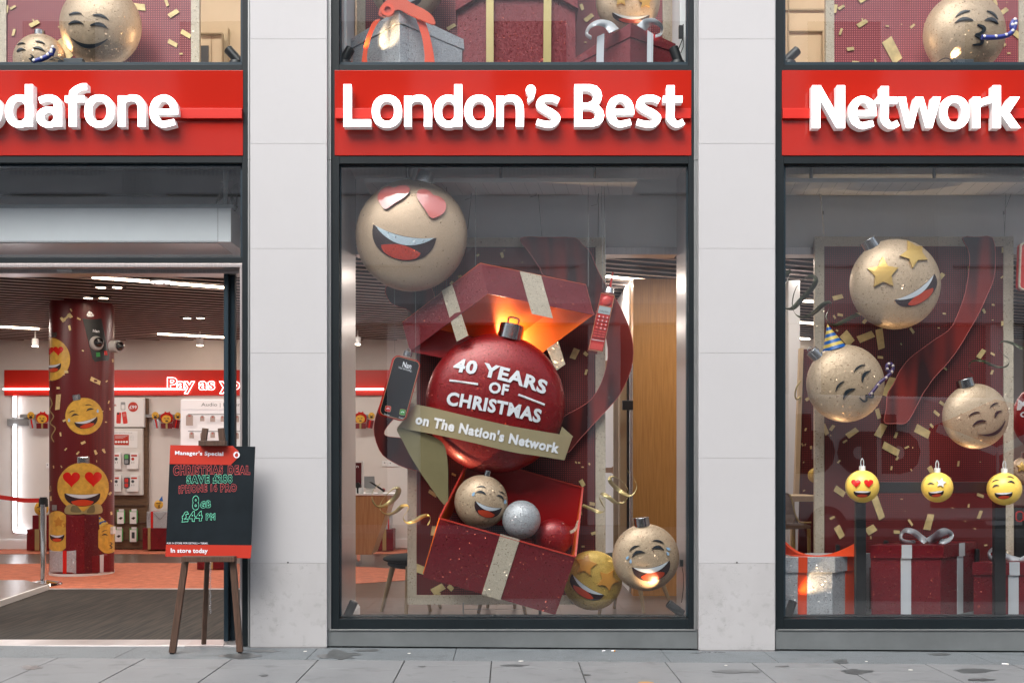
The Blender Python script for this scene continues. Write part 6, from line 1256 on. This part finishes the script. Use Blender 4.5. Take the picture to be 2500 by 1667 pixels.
# black frame with swinging emoji baubles
t = thing('display_frame', 'black metal goal frame behind the glass of the right window', 'frame'); Y = .2
part('post', MB().pbox(2090, 1175, 2115, 1509, Y, .05), 'black', t, bev=.004); part('post', MB().pbox(2429, 1175, 2456, 1509, Y, .05), 'black', t, bev=.004); mb = MB(); mb.pbox(2115, 1176, 2429, 1203, Y+.002, .045); part('crossbar', mb, 'black', t, bev=.004)
part('foot', MB().pbox(2075, 1505, 2130, 1512, Y-.02, .16), 'black', t, bev=.003); part('foot', MB().pbox(2414, 1505, 2471, 1512, Y-.02, .16), 'black', t, bev=.003); fin(t)
TE = dict(TT, heart='heart_red', star='offwhite', teeth='white')
for (x, y, r, fe, l) in ((2105, 1187, 40, [('heart', 2089, 1180, 11, 0), ('heart', 2120, 1180, 11, 0), ('grin', 2105, 1199, 21, 0, 15, -1)], 'small yellow bauble with red heart eyes hanging at the left post of the black frame'),
                         (2288, 1189, 37, [('star', 2297, 1178, 12, 10), ('eye', 2272, 1182, 8, 0), ('grin', 2285, 1199, 19, -6, 14, 0)], 'small yellow bauble with a white star eye at the middle of the black frame'),
                         (2452, 1193, 40, [('eye', 2431, 1188, 9, -15), ('eye', 2468, 1178, 9, 10), ('brow', 2430, 1174, 9, -20), ('brow', 2466, 1165, 9, 12), ('grin', 2450, 1202, 22, -3, 16, 0)], 'small yellow laughing bauble hanging at the right post of the black frame')):
    t = bauble(l, x, y, r, .12, .9, 'emoji_yellow', fe, (15, 13, 0), 'small yellow baubles hanging on the black frame', T=TE, capm='clear', fin_=False, relief=.006)
    mb = MB(); mb.tube(cr([tuple(W(x+a, y-r-b, .12)) for a, b in ((-2.5, 8), (-3.5, 20), (0, 28), (3.5, 20), (2.5, 8))], 5, False), .004, 6); part('hook', mb, 'clear', t); fin(t)
spot('black spotlight at the lower left corner of the right window', (1929, 1517), (1929, 1487), (.35, -1), .2, W(1995, 1420, .26), 6, size=46)
spot('black spotlight hidden behind the middle gift box of the right window', (2150, 1508), (2160, 1340), (.2, -1), .55, W(2200, 760, .4), 14, .02); spot('black spotlight hidden behind the silver gift box', (2040, 1508), (2045, 1350), (.05, -1), .7, W(2060, 1010, .3), 10, .02); spot('black spotlight hidden behind the right gift box', (2390, 1508), (2385, 1360), (.05, -1), .7, W(2385, 1080, .3), 10, .02)
mb = MB(); mb.tube([W(x, y, .21) for x, y in ((1945, 1509), (1990, 1509), (2050, 1510.5), (2110, 1510), (2160, 1509), (2220, 1510), (2330, 1508), (2345, 1502), (2365, 1504), (2368, 1510))], .003, 5); mb.pbox(2075, 1508, 2096, 1513, .18, .02); fin(solo('cable', mb, 'cable', 'thin black cable along the sill of the right window', 'cables'))
# window floor platforms
box1('display_floor', -1.38, 1.53, .17, .35, .0, W(0, 1512, .2).z-.004, 'frame_dark', 'dark sill platform at the bottom of the middle window', 'platform'); box1('display_floor', 2.262, 5.2, .17, 1.1, .0, W(0, 1512, .2).z-.002, 'riser', 'grey display floor of the right window', 'platform')
# ---- behind the right display
t = thing('backdrop_board', 'second red dotted board with pale wooden edge deeper in the right window', 'backdrop', 'glitter framed backdrop boards'); Y = 2.6
part('printed_panel', MB().plate([([(1962, 852), (2080, 852), (2080, 1400), (1948, 1400)], [])], at(Y), .03), 'board_dots', t); part('edge', MB().plate([([(1953, 850), (1962, 850), (1951, 1212), (1940, 1212)], [])], at(Y-.02), .06), 'wood_pale', t)
conf([(1967, 1048, 4, .5, -70), (1959, 1085, 4, .5, 60), (1966, 1085, 3, .4, -70), (1962, 1128, 2, .5, -50), (1963, 1197, 3, .5, -30), (1980, 1092, 4, .6, 80)], Y-.005, parent=t); fin(t)
bauble('gold bauble seen edge on behind the second red board', 1990, 1160, 18, 2.4, .5, 'gold_yellow'); 
mb = MB(); mb.tube(cr([tuple(W(x, y, 1.6)) for x, y in ((1955, 930), (1945, 945), (1941, 965), (1946, 975), (1955, 968), (1952, 985))], 5, False), .008, 6); fin(solo('gold_loop', mb, 'streamer_gold', 'curl of gold ribbon at the left of the right window', 'ribbon'))
box1('column_white', W(1925, 0, 3.2).x, W(1953, 0, 3.2).x, 3.2, 3.6, 0, 3.6, 'wall_white', 'white wall end seen at the left of the right window', 'wall')
box1('rear_bulkhead', W(1900, 0, 4).x, 13, 4, 4.1, 3.1, 3.6, 'wall_cream', 'cream beam under the slatted ceiling behind the right window', 'beam') if 0 else None
t = thing('chair', 'brown velvet tub chair with gold legs at the left of the right window', 'chair'); Y = 1.35
part('back', MB().plate([(cr([B3(60, 190), B3(120, 182), B3(165, 195), B3(190, 260), B3(215, 350), B3(240, 430), B3(180, 470), B3(60, 470)], 5), [])], lambda x, y: W(x, y, Y+.03*sin(x*.1)), .1), 'leather', t, bev=.01); part('seat', MB().plate([(cr([B3(60, 450), B3(200, 440), B3(330, 455), B3(335, 485), B3(200, 492), B3(60, 490)], 4), [])], at(Y-.03), .45), 'leather', t, bev=.01)
mb = MB(); mb.tube(cr([tuple(W(*B3(x, y), Y-.03)) for x, y in ((165, 195), (190, 260), (215, 370), (250, 428), (300, 436), (350, 434))], 5, False), .009, 8); part('piping', mb, 'velvet_gold', t)
for x in (200, 330): part('leg', MB().cyl(W(*B3(x, 488), Y+.1), V((W(*B3(x+3, 488), Y+.1).x, Y+.1, .1)), .018, .012, 12), 'velvet_gold', t)
fin(t)
t = thing('table', 'pale wooden table behind the brown chair in the right window', 'table'); part('top', MB().pbox(1925, 1210, 2010, 1224, 1.9, .6), 'wood_pale', t, bev=.004); part('leg', MB().pbox(1932, 1224, 1940, 1480, 1.95, .05), 'wood_pale', t); part('leg', MB().pbox(1990, 1224, 1998, 1480, 2.2, .05), 'wood_pale', t); fin(t)
box1('rear_panel', W(1915, 0, 4.5).x, W(2010, 0, 4.5).x, 4.5, 4.6, 0, 1.0, 'wood_brown', 'dark wooden low cabinet behind the brown chair', 'cabinet')
bb = bauble('red lettered bauble cut by the right picture edge behind the board', 2560, 1020, 88, 1.5, .4, 'red_ball', [], (30, 18, 0), fin_=False); sf = ellhit(W(2560, 1020, 1.5), 88*9.5/F, .4)(.012)
mb = MB(); mb.text('MERRY', 2481, 1000, 26, 150, -6, sf, .05); mb.weld = False; part('lettering', mb, 'lettering', bb); mb = MB(); mb.text('CHRISTMAS', 2489, 1018, 13, 140, -2, sf, .04); mb.weld = False; part('lettering', mb, 'lettering', bb); fin(bb)
bauble('gold bauble with star eyes cut by the right picture edge', 2500, 1150, 34, 1.4, .5, 'gold', [('star', 2493, 1140, 13, 0)], (16, 16, 0))
t = thing('phone_ornament', 'red and gold edged phone ornament at the right picture edge of the right window', 'phone'); part('case', MB().plate([(rrect(2520, 650, 60, 116, 10, 2), [])], at(.5), .06), 'phone_red', t); part('gold_edge', MB().plate([(rrect(2520, 650, 60, 116, 10, 2), [rrect(2520, 650, 54, 110, 9, 2)])], at(.49), .02), 'gold_border', t); fin(t)
t = thing('dark_cabinet', 'black cabinet standing behind the right end of the display board', 'cabinet'); part('body', MB().pbox(2478, 1235, 2600, 1420, 1.5, .3), 'black', t, bev=.01); part('slot', MB().plate([(rrect(2490, 1260, 20, 26, 8), [rrect(2490, 1260, 15, 21, 6)])], at(1.49), .01), 'heart_red', t); fin(t)
# ================================================================ upper windows
def UL(x, y): return (x/2.94, y/2.94)
def UC(x, y): return (780+x/2.502, y/2.502)
def UR(x, y): return (1880+x/3.794, y/3.794)
box1('upper_rear_wall', -13, 13, 2.6, 2.75, 4.5, 7.5, 'wall_beige', 'beige panelled wall behind the upper windows', 'wall'); box1('upper_ceiling', -13, 13, .17, 2.7, 7.15, 7.3, 'wall_white', 'white ceiling above the upper windows', 'ceiling')
UY = .62
ub = backdrop('veil-paled red dotted board with gold frame in the upper left window', -300, -520, 487, 200, (20, 20, 21, 20), UY, 'board_dots_veil', 'lr')
for x0, x1 in ((-60, 15),): part('divider', MB().pbox(-6, -520, 15, 200, UY-.015, .03), 'gold_border', ub)
conf([(*UL(x, y), s, a, r) for x, y, s, a, r in ((990, 50, 19, .42, 5), (92, 55, 8, .35, -30), (45, 70, 10, .5, 95), (1197, 22, 9, .4, 70), (1245, 98, 14, .4, -33), (247, 172, 13, .4, -28), (240, 148, 3, .5, 60), (1335, 245, 14, .4, 30), (1240, 312, 13, .4, 28), (98, 235, 9, .35, 105), (1300, 388, 4, .5, -10), (470, 350, 28, .35, 60), (425, 195, 3, .5, 0), (925, 455, 5, .5, 20))], UY-.008, parent=ub); fin(ub)
bauble('large gold bauble with a closed smile behind the upper left glass', 246, 64, 98, .35, .6, 'gold', [('brow', *UL(543, 108), 16, -6), ('brow', *UL(725, 130), 21, 16), ('eye', *UL(546, 178), 18.5, -2, .8), ('eye', *UL(712, 198), 22, 8, .8), ('smile', *UL(638, 275), 47, 4)], None)
bauble('small gold party bauble behind the upper left glass', 97, 148, 63.5, .28, .6, 'gold', [('brow', *UL(153, 320), 9, -14), ('brow', *UL(290, 310), 12, 14), ('eye', *UL(152, 368), 11, -14), ('eye', *UL(280, 360), 15, 14, .8), ('kiss', *UL(222, 430), 11, 8)], (25, 12, 0))
def blower(lab, P, Y):
    t = thing('party_blower', lab, 'party blower', 'blue spotted party blowers'); Q = cr([tuple(W(*p, Y)) for p in P], 4, False); part('tube', MB().tube(Q, .02, 10), 'blower_blue', t)
    for i in range(1, len(Q), 4): part('spot', MB().ball(V(Q[i])+V((0, -.014, .004)), .014, .009, .014, 12, 8), 'offwhite', t)
    fin(t)
blower('blue spotted party blower of the small bauble in the upper left window', [UL(240, 445), UL(290, 430), UL(340, 408), UL(370, 380), UL(385, 345), UL(375, 375), UL(365, 400)], .1); blower('blue spotted party blower of the bauble in the upper right window', [UR(1960, 348), UR(2060, 350), UR(2160, 340), UR(2230, 310), UR(2265, 250), UR(2268, 190), UR(2240, 230), UR(2245, 265)], .1)
def psu(lab, x, y, w, h):
    t = thing('power_supply', lab, 'power supply', 'grey power supplies on the upper window sills'); part('case', MB().pbox(x-w/2, y-h/2, x+w/2, y+h/2, .17, .06), 'grey_dark', t, bev=.004); part('cable', MB().tube(cr([tuple(W(x+a, y+b, .18)) for a, b in ((-w/2, 4), (-w/2-10, -6), (-w/2-22, -8), (-w/2-38, 0), (-w/2-52, 10))], 4, False), .004, 6), 'cable', t); fin(t)
psu('grey power supply box on the sill of the upper left window', 178, 150, 47, 16); psu('grey power supply box on the sill of the upper right window', 2353, 151, 50, 13)
def uspot(lab, x, y, vx, vy, tgt, e=5): spot(lab, (x-vx*8, 160), (x, y), (vx, vy), .22, tgt, e, .04)
uspot('black spotlight at the right end of the upper left window', 571, 137, -.8, -.9, W(330, 60, .35)); uspot('black spotlight at the left end of the upper middle window', 845, 138, .55, -.9, W(945, 90, .3), 8); uspot('black spotlight at the right end of the upper middle window', 1651, 138, -.3, -.9, W(1600, 70, .35), 5); uspot('black spotlight at the left end of the upper right window', 1931, 138, .8, -.75, W(2300, 100, .35))
for x, y, tg, l in ((150, 168, W(170, 90, .3), 'black spotlight hidden under the large bauble of the upper left window'), (2330, 168, W(2340, 100, .3), 'black spotlight hidden under the bauble of the upper right window')): spot(l, (x, 175), (x, 172), (0, -1), .19, tg, 6, .03)
mb = MB(); mb.tube([W(1650, 138, .2), W(1668, 92, .2), W(1668, 60, .2)], .005, 5); mb.pbox(1658, 62, 1668, 92, .2, .03); mb.tube([W(1668, 88, .2), W(1668, 115, .2), W(1662, 130, .2)], .004, 5); fin(solo('cable', mb, 'cable', 'black cable and plug at the right end of the upper middle window', 'cables'))
mb = MB(); mb.pbox(2016-45, 157, 2016+30, 159, .18, .03); mb.pbox(2090, 153, 2112, 158, .18, .03); fin(solo('cable', mb, 'cable', 'flat dark cable trunking on the sill of the upper right window', 'cables'))
# door and panelling of the upper left room
t = thing('inner_door', 'beige door with dark glazed panel seen through the upper left window', 'door'); Y = 2.5
each('frame', [(486, 80, 543, 82.5, Y, .05), (541, 82.5, 543, 420, Y, .05)], 'beige_line', t); part('leaf', MB().pbox(480, 82, 541, 420, Y+.04, .05), 'wall_beige', t); part('glazing', MB().pbox(480, 112, 509, 400, Y+.03, .02), 'grey_dark', t); part('edge', MB().pbox(556, 68, 557.5, 420, Y+.05, .05), 'beige_line', t); part('edge', MB().pbox(515, 90, 516.5, 420, Y+.03, .02), 'beige_line', t); fin(t)
mb = MB()
for x0, x1 in ((1925, 2010),): mb.pbox(x0, 75, x1, 77, 2.57, .03); mb.pbox(x0, -200, x0+2, 400, 2.57, .03); mb.pbox(x1-2, 75, x1, 400, 2.57, .03)
mb.pbox(1914, 22, 2016, 25, 2.57, .03); fin(solo('wall_moulding', mb, 'beige_line', 'thin panel moulding on the beige wall behind the upper right window', 'moulding'))
for i, (a, b, l) in enumerate(((833, 846, 'left'), (1660, 1680, 'right'))):
    mb = MB(); mb.pbox(a, -500, b, 200, .3, .4); fin(solo('window_side', mb, 'wall_white', 'white reveal at the %s end of the upper middle window' % l, 'reveal'))
um = backdrop('dotted backdrop behind the gift boxes in the upper middle window', 870, -520, 1640, 260, (22, 22, 22, 22), .98, 'board_dots_veil', 'lr')
conf([(*UC(x, y), s, a, r) for x, y, s, a, r in ((805, 165, 12, .35, -30), (1603, 45, 8, .5, 70), (1645, 110, 13, .4, -38), (1625, 260, 3, .5, 0))], .97, parent=um); fin(um)
def corner_box(lab, ap, lf, rt, ap2, lf2, rt2, m, Y, yb=190, nm='gift_box'):
    """box seen corner on from below: lid upper edge (lf-ap-rt), lid lower edge (lf2-ap2-rt2)"""
    t = thing(nm, lab, 'gift box', 'large gift boxes in the windows'); dl, dr = Y+.32, Y+.32
    def pt(p, y): return W(p[0], p[1], y)
    a, l, r = pt(ap, Y), pt(lf, dl), pt(rt, dr); a2, l2, r2 = pt(ap2, Y), pt(lf2, dl), pt(rt2, dr); bk = l+r-a; bk2 = l2+r2-a2
    for v in (l, r, bk): v.z = l.z if v is l else v.z
    part('lid', MB().hexa([a2, r2, bk2, l2, a, r, bk, l]), m, t, bev=.004)
    e = .965; c = (a2+bk2)/2; f = lambda p: c+(p-c)*e; z = W(0, yb, Y).z
    A_, R2, K, L_ = f(a2), f(r2), f(bk2), f(l2); dn = lambda p: V((c.x+(p.x-c.x)*.97, c.y+(p.y-c.y)*.97, z)); part('box', MB().hexa([dn(A_), dn(R2), dn(K), dn(L_), A_, R2, K, L_]), m, t, bev=.004); return t
t = corner_box('silver glitter gift box with orange ribbons in the upper middle window', (975, 23), (853, 97), (1132, 96), (975, 56), (855, 120), (1134.5, 122), 'silver', .22)
S1 = cr([UC(*p) for p in ((372, 118), (345, 160), (318, 220), (298, 290), (290, 350), (292, 420), (258, 420), (262, 340), (278, 260), (300, 190), (328, 135))], 4)
part('ribbon', MB().plate([(S1, [])], lambda x, y: W(x, y, .25-(158-y)*.0), .004), 'ribbon_orange', t); S2 = cr([UC(*p) for p in ((585, 98), (632, 112), (662, 180), (685, 270), (700, 350), (702, 420), (645, 420), (642, 340), (628, 240), (605, 160))], 4); part('ribbon', MB().plate([(S2, [])], at(.24), .004), 'ribbon_orange', t)
part('bow', MB().plate([(cr([UC(*p) for p in ((360, 90), (375, 40), (430, -10), (500, -20), (560, 20), (640, 60), (690, 100), (705, 150), (640, 130), (560, 95), (480, 60), (420, 95), (385, 105))], 4), [])], at(.2), .02), 'satin_orange', t)
part('bow', MB().plate([(ell(*UC(415, 60), 17, 15, 24), [ell(*UC(415, 60), 8, 8, 20)])], at(.18), .03), 'ribbon_orange', t); fin(t)
t = thing('gift_box', 'tall red gift box with gold bands at the middle of the upper middle window', 'gift box', 'large gift boxes in the windows')
part('box', MB().hexa([W(1116, 200, .55), W(1406, 200, .55), W(1406, 200, .55)+V((0, .35, 0)), W(1116, 200, .55)+V((0, .35, 0)), W(1119, -520, .55), W(1403, -520, .55), W(1403, -520, .55)+V((0, .35, 0)), W(1119, -520, .55)+V((0, .35, 0))]), 'red_glit', t, bev=.004)
part('lid', MB().plate([([(1110, -520), (1412, -520), (1412, 22), (1350, -12), (1176, -12), (1112, 27)], [])], at(.5), .42), 'red_glit', t, bev=.004)
part('ribbon', MB().pbox(1187, -520, 1205, 200, .49, .004), 'ribbon_gold', t); part('ribbon', MB().plate([([(1331, -520), (1349, -520), (1345, 200), (1326, 200)], [])], at(.49), .004), 'ribbon_gold', t); fin(t)
t = corner_box('red gift box with silver ribbons at the right of the upper middle window', (1539, 57), (1383, 154), (1668, 116), (1539, 90), (1384, 168), (1666, 134), 'red_glit', .24, 200)
part('ribbon', MB().plate([([UC(1695, 225), UC(1740, 205), UC(1735, 420), UC(1690, 420)], [])], at(.25), .004), 'ribbon_silver', t); part('ribbon', MB().plate([([UC(2003, 185), UC(2040, 210), UC(2036, 420), UC(2000, 420)], [])], at(.25), .004), 'ribbon_silver', t)
loop([UC(*p) for p in ((1800, 190), (1760, 150), (1700, 140), (1650, 165), (1630, 210), (1660, 235))], (20, 10), .2, 'ribbon_silver', t); loop([UC(*p) for p in ((1965, 175), (2000, 140), (2050, 135), (2090, 165), (2085, 210), (2050, 225))], (18, 9), .2, 'ribbon_silver', t); fin(t)
bauble('gold bauble with dark open mouth over the silver box in the upper middle window', 994, -42, 94, .7, .5, 'gold', [('grin', *UC(505, -8), 48, -4, 26, 6)], None)
bauble('gold bauble with star eyes grinning over the red box in the upper middle window', 1533, 6, 78, .62, .5, 'gold', [('grin', *UC(1902, 88), 46, 4, 24, 7), ('star', *UC(1990, 15), 18, 0), ('star', *UC(1840, 0), 18, 0)], None)
ur = backdrop('veil-paled red dotted board with gold frame in the upper right window', 2016, -520, 2700, 260, (21, 20, 21, 20), UY, 'board_dots_veil', 'lr')
part('divider', MB().pbox(2487.5, -520, 2508, 260, UY-.015, .03), 'gold_border', ur)
conf([(*UR(x, y), s, a, r) for x, y, s, a, r in ((855, 218, 14, .38, -32), (855, 182, 3, .5, 70), (655, 298, 9, .3, 108), (660, 70, 9, .38, -30), (745, 455, 9, .45, -8), (1135, 470, 32, .42, 62), (1085, 245, 4, .5, 0), (1320, 243, 7, .4, -40), (2158, 112, 14, .4, -36), (2212, 495, 4, .5, -10), (975, 567, 4.5, .45, 70), (2275, 310, 14, .5, 40), (2165, 412, 6, .7, 50), (1550, 75, 4, .5, 10), (1445, 218, 5, .5, -40), (795, 580, 9, .35, 3), (2088, 25, 9, .45, 70), (1218, 228, 1.5, .7, 0), (605, 85, 11, .35, 100), (870, -20, 16, .5, -30), (1280, 0, 3, .5, 0), (2195, 25, 1.5, .7, 0))], UY-.008, parent=ur); fin(ur)
bauble('gold bauble blowing a blue party blower behind the upper right glass', 2354, 84, 98.5, .35, .6, 'gold', [('brow', *UR(1783, 135), 20, -22), ('brow', *UR(2055, 145), 17, 38), ('eye', *UR(1795, 205), 22.5, -6, .75), ('eye', *UR(2048, 210), 17.5, 18), ('kiss', *UR(1930, 335), 26, 8)], None)
for x, e in ((-5.5, 60), (-2.9, 60), (.1, 70), (3.2, 60), (5.6, 40)): area('upper_room_light', (x, 1.5, 7.1), 1.6, .3, e*.32, (1, .88, .72))
# ================================================================ the street behind the camera (seen only in the glass)
OY = -16.2
t = thing('opposite_building', 'pale stone building with ribbed pilasters across the street, seen mirrored in the glass', 'building')
part('wall', MB().box(-34, 34, OY-1, OY, 5.5, 9.8), 'opp_stone', t); part('ground_floor', MB().box(-34, 34, OY-1.2, OY-.3, -.1, 5.0), 'opp_glass', t); part('fascia_band', MB().box(-34, 34, OY-1, OY+.1, 5.0, 5.5), 'opp_band', t, bev=.02)
part('upper_storey', MB().box(-34, 34, OY-1, OY-.2, 9.8, 14.6), 'opp_stone', t)
mb = MB()
for i in range(18):
    x = -33+i*3.9
    for k in range(11): mb.box(x+k*.075, x+k*.075+.045, OY, OY+.03, 5.6, 14.4)
part('pilaster', mb, 'opp_stone', t)
mb = MB(); mb2 = MB()
for i in range(17):
    x = -33+i*3.9+1.15
    for k in range(22): mb.box(x+k*.11, x+k*.11+.05, OY, OY+.02, 8.7, 9.1)
    mb.box(x, x+2.4, OY, OY+.05, 8.2, 8.25); mb.box(x, x+2.4, OY, OY+.05, 6.4, 6.46); mb2.box(x+.3, x+2.1, OY-.01, OY+.01, 9.9, 12.5)
part('ribbed_panel', mb, 'opp_band', t); part('window', mb2, 'opp_glass', t)
mb = MB()
for i in range(14): mb.box(-33+i*5, -32.2+i*5, OY-.5, OY-.05, 0, 5)
part('shop_pier', mb, 'opp_stone', t, bev=.01); fin(t)
t = thing('delivery_van', 'white delivery van with red panel and dark dpd lettering mirrored in the right window', 'van'); YV = -10.3; x0, x1 = 5.0, 10.6
part('body', MB().hexa([(x0, YV-2, .45), (x1, YV-2, .45), (x1, YV, .45), (x0, YV, .45), (x0+.05, YV-1.9, 2.85), (x1, YV-1.9, 2.75), (x1, YV-.08, 2.75), (x0+.05, YV-.08, 2.85)]), 'van_body', t, bev=.06)
part('cab', MB().hexa([(x1, YV-1.95, .45), (x1+1.3, YV-1.9, .45), (x1+1.3, YV-.06, .45), (x1, YV, .45), (x1, YV-1.9, 2.7), (x1+.35, YV-1.8, 2.5), (x1+.35, YV-.2, 2.5), (x1, YV-.1, 2.7)]), 'van_body', t, bev=.05)
def vt(x, z): return V((x, YV+.012-(z-.45)*.033, z))
mb = MB(); me_ = glyphs('dpd', .06); k = 2.35/(me_[2][1]-me_[2][0]); mb.add([vt(7.78-(v[0]-me_[2][0])*k, 1.42+v[1]*k) for v in me_[0]], me_[1]); mb.weld = False; part('lettering', mb, 'van_dark', t)
mb = MB(); mb.add([vt(7.95, .7), vt(10.5, .7), vt(10.5, 2.45), vt(9.2, 2.75), vt(7.95, 2.2)], [(0, 1, 2, 3, 4)]); part('red_panel', mb, 'van_red', t)
mb = MB(); 
for a, b in (((8.1, 2.2), (9.2, 1.75)), ((9.2, 1.75), (10.3, 2.25)), ((9.2, 1.75), (9.2, .8))): mb.bar(vt(*a)+V((0, .01, 0)), vt(*b)+V((0, .01, 0)), .01, .16)
part('emblem', mb, 'van_body', t)
for x in (x0+1, x1+.2):
    w_ = part('wheel', MB().cyl((x, YV-.22, .36), (x, YV+.02, .36), .37, n=32), 'tyre', t); part('rim', MB().cyl((x, YV+.01, .36), (x, YV+.03, .36), .22, n=24), 'grey', w_)
mb = MB(); mb.box(x1+.15, x1+.75, YV-.08, YV-.04, 1.5, 2.2); part('side_window', mb, 'opp_glass', t); fin(t)
